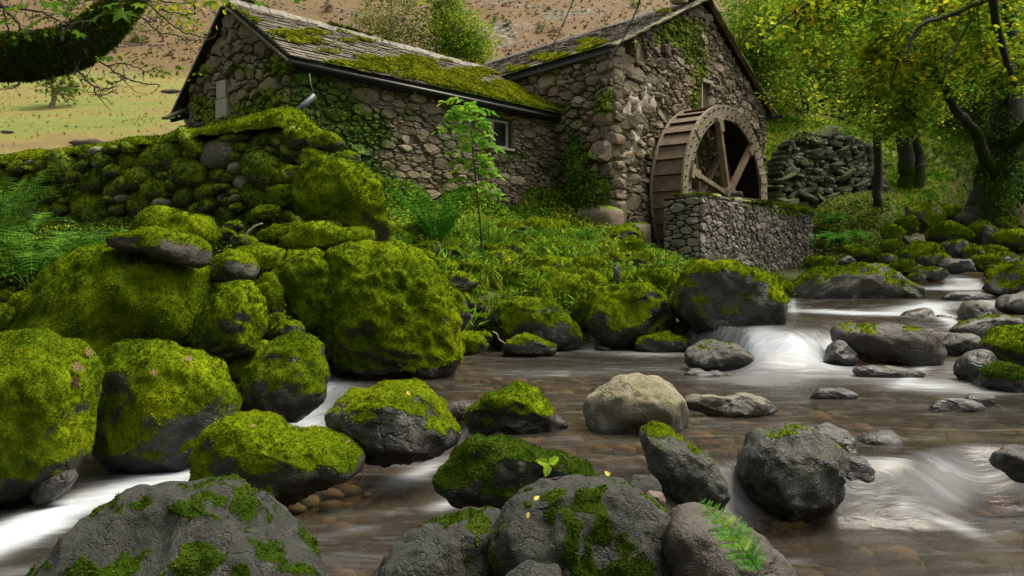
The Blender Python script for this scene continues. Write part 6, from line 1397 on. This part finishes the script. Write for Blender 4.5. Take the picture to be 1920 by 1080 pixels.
# ------------------------------------------------------------------ ferns
def tpl_pinna(teeth=6, wd=.17):
    v = [(0, 0, 0)]; f = []; L_, R_ = [], []
    for i in range(teeth + 1):
        t_ = i / teeth; w_ = .15 * (1 - t_ * .85); L_.append((-w_ * (1 if i % 1 == 0 else .6), t_ * .98, .02)); R_.append((w_, t_ * .98, .02))
    v = []
    for i in range(teeth):
        t0, t1 = i / teeth, (i + 1) / teeth; w_ = wd * (1 - t0 * .8)
        o = len(v); v += [(0, t0, .0), (-w_, t0 + .62 / teeth, -.02), (0, t1, 0), (w_, t0 + .62 / teeth, -.02)]; f += [(o, o + 2, o + 1), (o, o + 3, o + 2)]
    return np.array(v), np.array(f)
PIN = tpl_pinna(6); PIN3 = tpl_pinna(3)
def frond(base, d0, length, rng, npair=17, droop=1.0, tpl=PIN3, wid=.21):
    """arching fern frond: returns rachis path and pinna placements"""
    m = 14; p = np.array(base, float); d = np.array(d0, float); d /= np.linalg.norm(d); path = [p.copy()]
    for i in range(m):
        d = d - Zv * droop * .13 * (.3 + i / m * 1.2); d /= np.linalg.norm(d); p = p + d * length / m; path.append(p.copy())
    path = np.array(path); pos, tn, nr, sz = [], [], [], []
    for j in range(npair):
        t_ = .16 + .84 * (j + .5) / npair; i = min(int(t_ * m), m - 1); q = path[i] + (path[i + 1] - path[i]) * (t_ * m - i); tg = path[i + 1] - path[i]; tg /= np.linalg.norm(tg)
        side = np.cross(tg, Zv); side /= np.linalg.norm(side) + 1e-9; nn_ = np.cross(side, tg); w_ = wid * length * min(1, .45 + (t_ - .16) * 2.2) * (1.02 - t_) ** .75 * 1.25
        for s_ in (-1, 1): pos.append(q); tn.append(side * s_ + tg * .35 - Zv * .12); nr.append(nn_ + rng.normal(size=3) * .12); sz.append(w_ * rng.uniform(.9, 1.08))
    return path, np.array(pos), np.array(tn), np.array(nr), np.array(sz)
def fern(px, py, Y, n, length, label, seed, mat='fern', spread=.8, droop=1.0, tpl=PIN3, bias=(0, -.15, 0), up=1.0, npair=15, wid=.21):
    if 715 < px < 1260: Y = hit(px, py)[1]
    c = np.array(P(px, py, Y)); rng = np.random.default_rng(seed); t_ = thing('fern', label, 'fern', tuple(c))
    for i in range(n):
        a = 2 * math.pi * (i + rng.uniform(-.3, .3)) / n; d = np.array([math.cos(a) * spread, math.sin(a) * spread, up * rng.uniform(.75, 1.1)]) + bias
        L_ = length * rng.uniform(.75, 1.1); path, pos, tn, nr, sz = frond(c + d * .02, d, L_, rng, npair, droop, tpl, wid)
        v, f, rnd = replicate(tpl, pos, nr, sz, rng, tn); mb = MB(); mb.tube(path, np.linspace(.006, .002, len(path)) * max(1, Y / 8), 4, False)
        v2 = np.concatenate(mb.v); q2 = np.concatenate(mb.q)
        me = mesh_np('frond', np.concatenate([v, v2]), [f, q2 + len(v)], M[mat], False, {'rnd': np.r_[rnd * .5 + rng.random() * .5, np.full(len(v2), .2)]}); part('frond', me, t_)
    return t_
FE = [(770, 450, 13.4, 9, .7, 'low fern left of the upright shuttlecock fern', 'fern', .9, 1.2), (990, 450, 15.4, 8, .7, 'fern on the middle of the slope below the cottage window', 'fern', .9, 1.2), (1035, 480, 13.6, 8, .6, 'fern behind the rock cluster in the grass', 'fern', .9, 1.2), (730, 420, 12.8, 9, .75, 'fern right of the tall grey-based boulder', 'fern', .9, 1.0), (1165, 500, 13.2, 7, .5, 'small bright fern just behind the pointed little slate', 'fernfg', .9, 1.1),
      (55, 545, 7.5, 15, 1.35, 'large lush fern at the left margin, above the huge bright-green boulder', 'fern', .7, 1.1),
      (150, 500, 8.0, 11, 1.0, 'arching fern leaning over the very large sloping boulder', 'fern', .9, 1.3),
      (-10, 480, 8.3, 11, 1.3, 'tall fern cut by the left margin, standing before the garden wall', 'fern', .5, .7),
      (60, 440, 9.0, 8, .7, 'fern with narrow fronds close to the foot of the garden wall', 'fern', .9, 1.2),
      (820, 470, 12.9, 14, 1.25, 'upright shuttlecock fern on the grassy slope behind the biggest boulder', 'fernfg', .45, .6),
      (1075, 455, 15.2, 9, .8, 'fern in the corner between cottage and mill, below dark ivy', 'fern', .9, 1.1),
      (1100, 480, 14.2, 9, .75, 'spreading fern on the slope below the mill corner', 'fern', .95, 1.1),
      (1215, 485, 15.6, 8, .75, 'fern growing beside the lower end of the water wheel', 'fern', .9, 1.3),
      (1140, 475, 15.0, 7, .6, 'small fern before the big pale corner stone of the mill', 'fern', .9, 1.2),
      (1572, 455, 19.0, 11, 1.05, 'bright green drooping fern right of the wheel pit wall', 'fernfg', 1.0, 1.6),
      (1560, 420, 20.4, 9, .9, 'darker fern above the drooping one, by the end of the pit wall', 'fern', .9, 1.2),
      (1625, 450, 19.6, 7, .75, 'half hidden fern hanging over dark stones of the right bank', 'fern', .9, 1.5),
      (840, 500, 11.6, 5, .35, 'tiny pale fern growing among small mossy rocks', 'fern', .9, 1.0)]
for i, (a, b_, Y, n_, L_, lab, mt, sp_, dr) in enumerate(FE): fern(a, b_, Y, n_, L_, lab, 200 + i, mt, sp_, dr, PIN if Y < 10 else PIN3, npair=20 if Y < 10 else 14)
# single frond lying on the brown foreground rock: each pinna a part
ff_ = thing('fern_frond', 'single cut fern frond lying on the brown foreground rock', 'fern frond', tuple(P(1370, 1010, 2.75)))
rgf = np.random.default_rng(3); fp = np.array([tuple(P(a, b_, y)) for a, b_, y in ((1436, 1088, 2.52), (1412, 1052, 2.56), (1388, 1022, 2.60), (1362, 990, 2.65), (1338, 962, 2.70), (1312, 934, 2.75))])
u = np.linspace(0, 1, 40); fq = np.stack([np.interp(u, np.linspace(0, 1, 6), fp[:, i]) for i in range(3)], 1)
for _ in range(4): fq[1:-1] = (fq[:-2] + 2 * fq[1:-1] + fq[2:]) / 4
mb = MB(); mb.tube(fq, np.linspace(.0022, .0008, 40), 5); part('stem', mb.mesh('stem', M['fernfg'], True), ff_)
PN = tpl_pinna(10, .21); fn = np.array([.0, -.72, .70])
for j in range(21):
    t_ = .14 + .86 * j / 21; i = int(t_ * 39); tg = fq[min(i + 1, 39)] - fq[max(i - 1, 0)]; tg /= np.linalg.norm(tg); sd_ = np.cross(tg, fn); sd_ /= np.linalg.norm(sd_)
    w_ = .108 * (min(1, .62 + (t_ - .14) * 1.3)) * (1.03 - t_) ** .62
    for s_ in (-1, 1):
        v, f, rnd = replicate(PN, fq[i:i + 1], [fn + rgf.normal(size=3) * .10], [w_ * rgf.uniform(.92, 1.05)], rgf, [sd_ * s_ + tg * .42 + fn * rgf.uniform(-.25, .12)])
        o = part('pinna', mesh_np('pinna', v - fq[i], f, M['fernfg'], False, {'rnd': np.full(len(v), rgf.random())}), ff_); o.location = Vector(fq[i]) - world_loc(ff_)

# ------------------------------------------------------------------ rowan sapling before the cottage
sb = np.array(P(903, 492, 12.4)); sap = thing('rowan_sapling', 'thin young tree with bright green feathery leaves before the cottage window', 'sapling', tuple(sb))
sp = np.array([tuple(P(a, b_, 12.4)) for a, b_ in ((904, 495), (902, 440), (897, 390), (892, 340), (887, 290), (884, 250), (880, 215), (878, 190))])
u = np.linspace(0, 1, 40); sq = np.stack([np.interp(u, np.linspace(0, 1, 8), sp[:, i]) for i in range(3)], 1)
mb = MB(); mb.tube(sq, np.linspace(.016, .005, 40), 6); part('stem', mb.mesh('stem', M['twig'], True), sap)
rgs = np.random.default_rng(17)
M['rowan'] = mat_tuft('rowan_leaves', [(0, (.06, .17, .012)), (.5, (.13, .30, .02)), (1, (.28, .42, .03))], 3, .8, 0, .4, .5)
for k in range(34):
    t_ = .36 + .64 * (k + rgs.random()) / 34; i = int(t_ * 39); a = k * 2.4 + rgs.normal() * .3; d = np.array([math.cos(a), math.sin(a) * .8, .45]); L_ = rgs.uniform(.32, .54) * (1.1 - .45 * abs(t_ - .7)); b0 = sq[i]
    m = 8; p = b0.copy(); path = [p.copy()]
    for j in range(m): d = d - Zv * .13; d /= np.linalg.norm(d); p = p + d * L_ / m; path.append(p.copy())
    path = np.array(path); mb = MB(); mb.tube(path, np.linspace(.004, .002, m + 1), 4, False); pos, tn, nr, sz = [], [], [], []
    for j in range(6):
        q = path[2 + j]; tg = path[3 + j if 3 + j <= m else m] - path[1 + j]; tg /= np.linalg.norm(tg); sd_ = np.cross(tg, Zv); sd_ /= np.linalg.norm(sd_); nn_ = np.cross(sd_, tg)
        for s_ in (-1, 1): pos.append(q); tn.append(sd_ * s_ + tg * .5 - Zv * .1); nr.append(nn_ + rgs.normal(size=3) * .45); sz.append(.125 * rgs.uniform(.8, 1.1))
    pos.append(path[-1]); tn.append(tg); nr.append(nn_); sz.append(.12)
    v, f, rnd = replicate(LF, np.array(pos), np.array(nr), np.array(sz), rgs, np.array(tn)); v2 = np.concatenate(mb.v)
    part('compound_leaf', mesh_np('compound_leaf', np.concatenate([v, v2]), [f, np.concatenate(mb.q) + len(v)], M['rowan'], False, {'rnd': np.r_[np.clip(rnd * .4 + rgs.random() * .6, 0, 1), np.full(len(v2), .1)]}), sap)
# dark ivy in the corner of the mill
rgi = np.random.default_rng(23); iv_ = thing('ivy', 'dark hanging ivy and weeds in the corner between cottage and mill', 'ivy', tuple(D + U2 * .9 + Zv * 1.9))
s2 = rgi.uniform(.05, 1.75, 9000); zz = rgi.uniform(1.8, 4.7, 9000); w = D + U2 * s2[:, None] + N2 * (.12 + rgi.random(9000) ** 2 * .22)[:, None]; w[:, 2] = zz
k = rgi.random(9000) < ss(.45, .8, blobs(w, [(1080, 300, 26, 60, .9), (1092, 360, 34, 50, 1), (1060, 400, 50, 35, 1), (1110, 410, 40, 30, .8), (1064, 265, 14, 40, .6)]) + 1.1 * fbm(w * 2.2, 3, 4)); w = w[k]
part('foliage', scatter_mesh('foliage', LF2, w, N2 + rgi.normal(size=w.shape) * .5 + Zv * .3, rgi.uniform(.05, .10, len(w)), rgi, M['leaf_dark'], rgi.normal(size=w.shape) * .6 - Zv), iv_, 'stuff')
for k in range(5):
    x_ = 1055 + k * 14; mb = MB(); a = D + U2 * (1.5 - .3 * k) + N2 * .14
    mb.tube([a + Zv * 1.9, a + Zv * 2.8 + N2 * .05 + U2 * .1, a + Zv * 3.6 - U2 * .1, a + Zv * 4.3], .015, 5, False); part('stem', mb.mesh('stem', M['twig'], True), iv_)
# long dark grass tufts by the small mossy rocks
for i, (a, b_, Y, lab, s_) in enumerate(((900, 530, 11.3, 'long dark green grass tuft beside the bright cushion rock', .38), (880, 540, 11.0, 'drooping grass tuft between fern and pool boulders', .32), (1190, 528, 12.0, 'bright grass tuft near the pointed little slate', .30), (1230, 520, 13.2, 'grass tuft at the foot of the pit wall corner', .30), (1085, 500, 13.4, 'sunny grass tuft beside the yellow mossy mound', .28), (1010, 470, 14.2, 'grass tuft higher on the slope below the cottage', .26))):
    c = np.array(P(a, b_, Y)); n_ = 26; o = c + rg.normal(size=(n_, 3)) * (.12, .1, .01)
    tag(link('grass_tuft', scatter_mesh('grass_tuft', tpl_grass(30 + i, 7, 1.0, .03), o, Zv + rg.normal(size=o.shape) * .25, s_ * rg.uniform(.7, 1.1, n_), rg, M['grass'])), lab, 'grass', 'grass tufts on the slope')

# ------------------------------------------------------------------ smaller rocks
RB = [(1735, 405, 68, 56, 'cap', 'rockgrey', 'big mossy-backed boulder with pale cracked face, highest of the right bank'), (1776, 402, 50, 30, 'most', 'rock', 'mossy stone right behind the pale cracked face'), (1783, 438, 72, 36, 'most', 'rockdark', 'dark mossy boulder right below the pale cracked one'),
      (1822, 412, 50, 34, 'most', 'rock', 'green stone leaning towards the old tree roots'), (1840, 436, 44, 36, 'most', 'rock', 'mossy stone with bright crown left of the split pale rock'), (1857, 446, 26, 42, 'none', 'rockgrey', 'upright pale split rock under the old tree'), (1893, 452, 62, 42, 'most', 'rock', 'olive boulder with round white lichen patch at the right'),
      (1738, 472, 70, 34, 'cap', 'rockdark', 'olive-topped dark slab in the middle of the right bank'), (1756, 488, 60, 24, 'none', 'rockgrey', 'flat pale wet stone under the olive-topped slab'), (1790, 470, 46, 36, 'thin', 'rockdark2', 'dark angular stone above the far cascade'), (1818, 474, 40, 30, 'cap', 'rockgrey', 'spotted grey stone with moss cap over the far cascade'),
      (1848, 492, 56, 30, 'cap', 'rockdark', 'dark humped stone right of the far cascade'), (1862, 470, 46, 20, 'most', 'rock', 'low mossy stone under the split pale rock'), (1885, 488, 50, 26, 'none', 'rockgrey', 'grey stone behind the pale sunlit boulder'), (1700, 452, 36, 22, 'thin', 'rockgrey', 'small white-speckled stone at the grass edge'),
      (1672, 462, 40, 22, 'most', 'rock', 'mossy stone under the grass edge of the bank'), (1700, 480, 44, 22, 'cap', 'rockdark', 'dark stone left of the olive-topped slab'), (1625, 478, 48, 26, 'most', 'rock', 'mossy ridge-backed rock beneath the drooping fern'), (1590, 492, 30, 20, 'none', 'rockdark', 'black stone in the shade of the drooping fern'),
      (1540, 492, 52, 26, 'most', 'rock', 'mossy rock at the right foot of the pit wall'), (1532, 512, 30, 16, 'most', 'rock', 'small moss cushion before the foot of the pit wall'), (1695, 500, 44, 24, 'most', 'rockdark', 'round dark mossy stone above the slanting pale rock'), (1665, 488, 30, 22, 'none', 'rockgrey', 'little grey stone touching the round dark mossy one'),
      (1742, 512, 60, 22, 'thin', 'rockdark2', 'long wet stone left of the far cascade'), (1795, 498, 60, 26, 'none', 'rockdark', 'black shelf rock directly above the far cascade'), (1720, 520, 30, 16, 'none', 'rockgrey', 'small pale stone at the edge of the far pool'), (1600, 468, 36, 20, 'most', 'rockdark', 'shaded stone left under the bank grass'),
      (1880, 420, 50, 30, 'most', 'rock', 'mossy stone between the old tree roots'), (1700, 420, 36, 30, 'most', 'rock', 'round moss cushion left of the pale cracked boulder'), (1672, 436, 40, 26, 'most', 'rock', 'moss cushion stone at the border of the weeds'), (1910, 500, 40, 30, 'none', 'rockgrey', 'pale rounded stone above the sunlit boulder'), (1868, 512, 34, 26, 'none', 'rockdark2', 'dark crumbly stone left of the sunlit boulder'),
      (1500, 545, 50, 34, 'cap', 'rockgrey', 'mossy grey rock between pit wall and slanting pale rock'), (1530, 528, 60, 26, 'top', 'rock', 'low mossy shelf behind the slanting pale rock')]
for (a, b_, w_, h_, mo, mt, lab) in RB:
    mo = {'none': 'cap', 'thin': 'cap', 'cap': 'top', 'top': 'top', 'most': 'most'}[mo] if 'black' not in lab else mo
    Y = 15.6 + (528 - b_) / 128 * 3.9
    if a < 1560: Y = 14.5 + (545 - b_) * .05
    boulder('bank_boulder', lab, ell(a, b_, w_ * 1.15, h_ * 1.2), Y, mo, mt, 4, ang=.6, group='boulders heaped on the right bank', tuft='mossmid')
MR = [(610, 268, 64, 46, 10.3), (592, 300, 60, 46, 10.2), (560, 262, 50, 40, 10.5), (650, 300, 50, 36, 10.3), (545, 330, 56, 44, 10.3), (530, 370, 60, 50, 10.2), (705, 345, 40, 34, 10.6), (500, 400, 60, 30, 10.0),
      (745, 450, 44, 26, 12.6), (800, 470, 40, 24, 12.2), (850, 480, 46, 26, 12.2), (875, 505, 50, 26, 11.6), (925, 470, 40, 22, 13.4), (945, 490, 46, 26, 12.8), (1000, 455, 40, 20, 14.6), (1060, 470, 46, 24, 14.2), (1120, 500, 44, 22, 13.2), (1150, 490, 40, 24, 13.8), (1110, 530, 50, 28, 11.6), (1075, 520, 46, 28, 12.0), (1000, 540, 40, 22, 11.4), (930, 555, 44, 24, 10.9),
      (1205, 495, 36, 30, 14.6), (1180, 545, 40, 22, 11.2), (835, 560, 44, 30, 10.2), (850, 595, 40, 34, 9.6), (770, 440, 44, 26, 13.8), (960, 430, 40, 22, 16.6), (1040, 430, 50, 24, 16.0), (1170, 445, 60, 34, 16.4), (740, 500, 50, 30, 10.8), (732, 470, 50, 26, 12.6), (775, 485, 60, 30, 11.5), (760, 505, 44, 30, 11.0), (830, 505, 50, 28, 11.2), (855, 530, 60, 30, 10.8), (880, 552, 60, 26, 10.6), (905, 545, 40, 22, 11), (945, 575, 40, 20, 10.7), (890, 575, 44, 24, 10.2), (905, 600, 36, 26, 9.9), (870, 565, 36, 30, 9.9), (905, 632, 34, 20, 9.4),
      (700, 455, 30, 18, 11.8), (1055, 500, 40, 24, 12.6), (1085, 545, 40, 30, 11.6), (1165, 520, 40, 22, 12.2), (960, 470, 34, 20, 14.5), (1010, 430, 50, 30, 16.2), (780, 455, 36, 20, 13), (1140, 470, 40, 22, 15.4), (1180, 470, 44, 36, 15.6), (1165, 650, 40, 20, 9.9), (1130, 655, 30, 14, 9.7), (1215, 612, 40, 26, 10.6), (1285, 620, 60, 40, 10.2),
      (420, 440, 50, 22, 9.0), (455, 452, 50, 20, 8.7), (415, 500, 40, 24, 7.4), (540, 500, 36, 26, 8.0), (330, 505, 30, 20, 7.0), (545, 620, 50, 40, 7.2), (160, 660, 50, 24, 6.6), (0, 560, 70, 30, 7.2), (90, 565, 60, 30, 7.4), (440, 425, 36, 20, 9.6), (700, 440, 30, 20, 10), (520, 610, 40, 50, 7.4), (1470, 540, 36, 30, 12.4)]
SN = ['huge front left boulder', 'broad moss-topped boulder', 'very large sloping boulder', 'tilted moss-roofed slab', 'moss dome', 'egg-shaped boulder', 'moss-draped block', 'narrow upright stone', 'dark boulder by the curved fall', 'low shaded stone', 'biggest bank boulder', 'mossy shoulder rock', 'flat-topped rock', 'bright moss cushion rock', 'long low rock', 'small round hump', 'tall grey-based boulder', 'dark boulder with lit ridge', 'low waterline rock', 'flat-backed green boulder', 'pyramid-shaped rock', 'lichen-spotted rock', 'wide blocky boulder', 'shaded squeezed stone', 'low dark waterline rock', 'massive moss-capped boulder', 'brownish moss hump', 'slanting pale rock', 'rock behind the pyramid', 'brown-sided rock in grass', 'round rock in grass', 'yellow cushion rock', 'yellow mound', 'squatting small rock', 'upright little slate']
for i_ in range(len(SN), 80): pass
used_ = {}
for (a, b_, w_, h_, Y) in MR:
    dd_ = [math.hypot(np.mean([q[0] for q in BO[i][1]]) - a, 1.5 * (np.mean([q[1] for q in BO[i][1]]) - b_)) for i in range(len(SN))]
    for i_ in np.argsort(dd_):
        ex, ey = a - np.mean([q[0] for q in BO[i_][1]]), b_ - np.mean([q[1] for q in BO[i_][1]])
        rel = ('right of' if ex > 0 else 'left of') if abs(ex) > abs(ey) * 1.4 else ('below' if ey > 0 else 'above'); key = (i_, rel)
        if key not in used_: used_[key] = 1; break
    if b_ < 535 and 715 < a < 1260: Y = hit(a, b_ + h_ * .45)[1]; w_, h_ = w_ * 1.35, h_ * 1.5
    shp = ('tiny' if w_ < 36 else 'small') + (' flat' if h_ < w_ * .45 else ' round' if h_ > w_ * .7 else '')
    boulder('mossy_rock', shp + ' moss-grown rock just ' + rel + ' the ' + SN[i_], ell(a, b_, w_, h_), Y, 'top' if (a + b_) % 3 else 'most', 'rockdark' if (a + b_) % 2 else 'rockbrown', 4, group='small mossy rocks between the boulders', cat='rock')
# shallow stones in the stream bed
rg = np.random.default_rng(31); n_ = 2600; yy = 2.4 * (16 / 2.4) ** rg.random(n_); xx = rg.uniform(-.7, .75, n_) * yy; k = bank(xx, yy) < -.1; xx, yy = xx[k], yy[k]; v = np.stack([xx, yy, ground_z(xx, yy) + .02], 1)
iv2, if2 = ico(1); pv = iv2 * (1.2, .9, .5) * (1 + .2 * fbm(iv2 * 1.5, 2, 3))[:, None]
M['pebble'] = mat_tuft('stream_pebbles', [(0, (.07, .06, .045)), (.3, (.17, .11, .07)), (.5, (.13, .12, .085)), (.7, (.26, .16, .10)), (1, (.20, .18, .13))], 3, 1.0, 0, 0, .5)
tag(link('pebbles', scatter_mesh('pebbles', (pv, if2), v, Zv + rg.normal(size=v.shape) * .12, rg.uniform(.035, .11, len(v)), rg, M['pebble'], smooth=True)), kind='stuff')
# field stones and the distant wall
for i, (a, b_, w_, h_, mt, lab) in enumerate(((165, 268, 74, 16, 'rockred', 'flat reddish stone in the field just behind the garden wall'), (320, 171, 40, 9, 'rockgrey', 'purplish stone heap in the field left of the cottage gable'), (14, 247, 28, 7, 'rockgrey', 'low grey stone in the field at the left margin'), (268, 257, 16, 6, 'rockgrey', 'tiny stone in the field near the rear gutter'), (138, 160, 24, 10, 'rockgrey', 'grey stone in the field beside the hawthorn'))):
    h = hit(a, b_ + h_ * .5, 14); boulder('field_stone', lab, ell(a, b_, w_, h_), h[1], 'none', mt, 3, depth=.7, cat='stone', group='stones lying in the field')
fw = thing('hillside_wall', 'short grey tumbledown stone wall far up on the brown hillside', 'wall', tuple(hit(255, 90, 30)))
for k in range(34):
    a = 190 + k * 3.6 + rg.uniform(-1, 1); h = hit(a, 90 - (k > 14) * 3 + rg.uniform(-1, 1), 30); s_ = h[1] / F
    lumpstone('stone', h + Zv * s_ * 1.5, U1 * 0 + np.array([1, 0, 0]), np.array([0, 1., 0]), (5 * s_, 4 * s_, 5 * s_), 3000 + k, 'stone_pit', fw, 0, sub=1)

# ------------------------------------------------------------------ fallen leaves, sticks, wires
fm = [flat_mat('dead_leaf', (.19, .105, .055), .75, 30, .5), flat_mat('yellow_leaf', (.48, .36, .06), .7, 30, .4), M['rowan']]
FL = [(152, 693, .05, 0, 'curled brown leaf between the two front left boulders, upper one'), (153, 728, .055, 0, 'brown leaf between the two front left boulders, lower one'), (172, 668, .045, 0, 'folded brown leaf above the gap of the two front left boulders'), (360, 672, .045, 0, 'brown leaf on the far shoulder of the broad moss-topped boulder'), (300, 700, .035, 0, 'dull brown leaf lying on top of the broad moss-topped boulder'),
      (1000, 943, .030, 1, 'bright yellow leaf on the domed foreground boulder'), (980, 981, .025, 1, 'small pale leaf lower on the domed foreground boulder'), (270, 940, .022, 0, 'small tan leaf on the great fissured near rock'), (775, 745, .035, 1, 'olive leaf on the shaggy dark boulder crown'), (470, 803, .04, 0, 'orange-tan leaf on the hump-backed mossy boulder'), (655, 828, .03, 0, 'reddish leaf on the tail of the hump-backed boulder'), (1140, 897, .03, 1, 'yellow leaf stalk at the water edge behind the domed boulder')]
for i, (a, b_, s_, m_, lab) in enumerate(FL):
    p_, n_ = on_rock(a, b_); rr = np.random.default_rng(i + 7)
    v, f, rnd = replicate(tpl_maple() if i < 5 else LF, [[0, 0, 0]], [n_ + rr.normal(size=3) * .25 + np.array([0, -.3, .1])], [s_], rr)
    o = link('fallen_leaf', mesh_np('fallen_leaf', v, f, fm[m_], False, {'rnd': np.full(len(v), .5)})); o.location = Vector(p_) + Vector((0, -.03, .035)); tag(o, lab, 'leaf', 'fallen leaves on the boulders')
p_, n_ = on_rock(1032, 880); spg = thing('leaf_sprig', 'sprig of three green leaflets lying on the dark ledge-like rock', 'sprig', tuple(Vector(p_) + Vector((0, -.05, .03))))
for k, dx in enumerate(((-1, .1, .35), (.75, .1, .55), (-.3, -.2, -1))):
    rr = np.random.default_rng(k); v, f, rnd = replicate(LF, [[0, 0, 0]], [[.1, -.9, .5]], [.065], rr, [dx]); o = link('leaflet', mesh_np('leaflet', v, f, M['rowan'], False, {'rnd': np.full(len(v), .8)}), spg)
def stick(name, pts, r, mat, lab, cat):
    mb = MB(); p_ = np.array([tuple(P(*q)) for q in pts]); u = np.linspace(0, 1, len(p_) * 4); q_ = np.stack([np.interp(u, np.linspace(0, 1, len(p_)), p_[:, i]) for i in range(3)], 1); q_[1:-1] = (q_[:-2] + 2 * q_[1:-1] + q_[2:]) / 4
    c = q_.mean(0); mb.tube(q_ - c, np.linspace(r, r * .7, len(q_)), 6); o = link(name, mb.mesh(name, M[mat], True)); o.location = c; tag(o, lab, cat)
stick('stick', [(456, 452, 8.3), (464, 436, 8.3), (478, 424, 8.3), (492, 419, 8.3)], .014, 'stick', 'curved pale stick standing up among the mossy rocks by the wall', 'stick')
stick('stick', [(924, 622, 9.4), (932, 626, 9.3), (935, 636, 9.3), (948, 645, 9.2)], .008, 'stick', 'thin white root at the waterline left of the small lichen-spotted rock', 'stick')
stick('stick', [(885, 592, 9.6), (883, 605, 9.6), (888, 612, 9.6)], .010, 'stick', 'short pale stick wedged left of the flat-backed boulder', 'stick')
stick('overhead_wire', [(1075, 0, 12), (1072, 8, 12.2), (1045, 70, 14.5), (1018, 118, 17.5), (1008, 132, 18.8)], .010, 'twig', 'thin dark wire slanting down to the cottage roof', 'wire')
stick('overhead_wire', [(1202, -10, 10), (1196, 14, 11), (1165, 80, 15), (1135, 130, 17.9)], .012, 'twig', 'dark wire slanting down to the mill corner', 'wire')
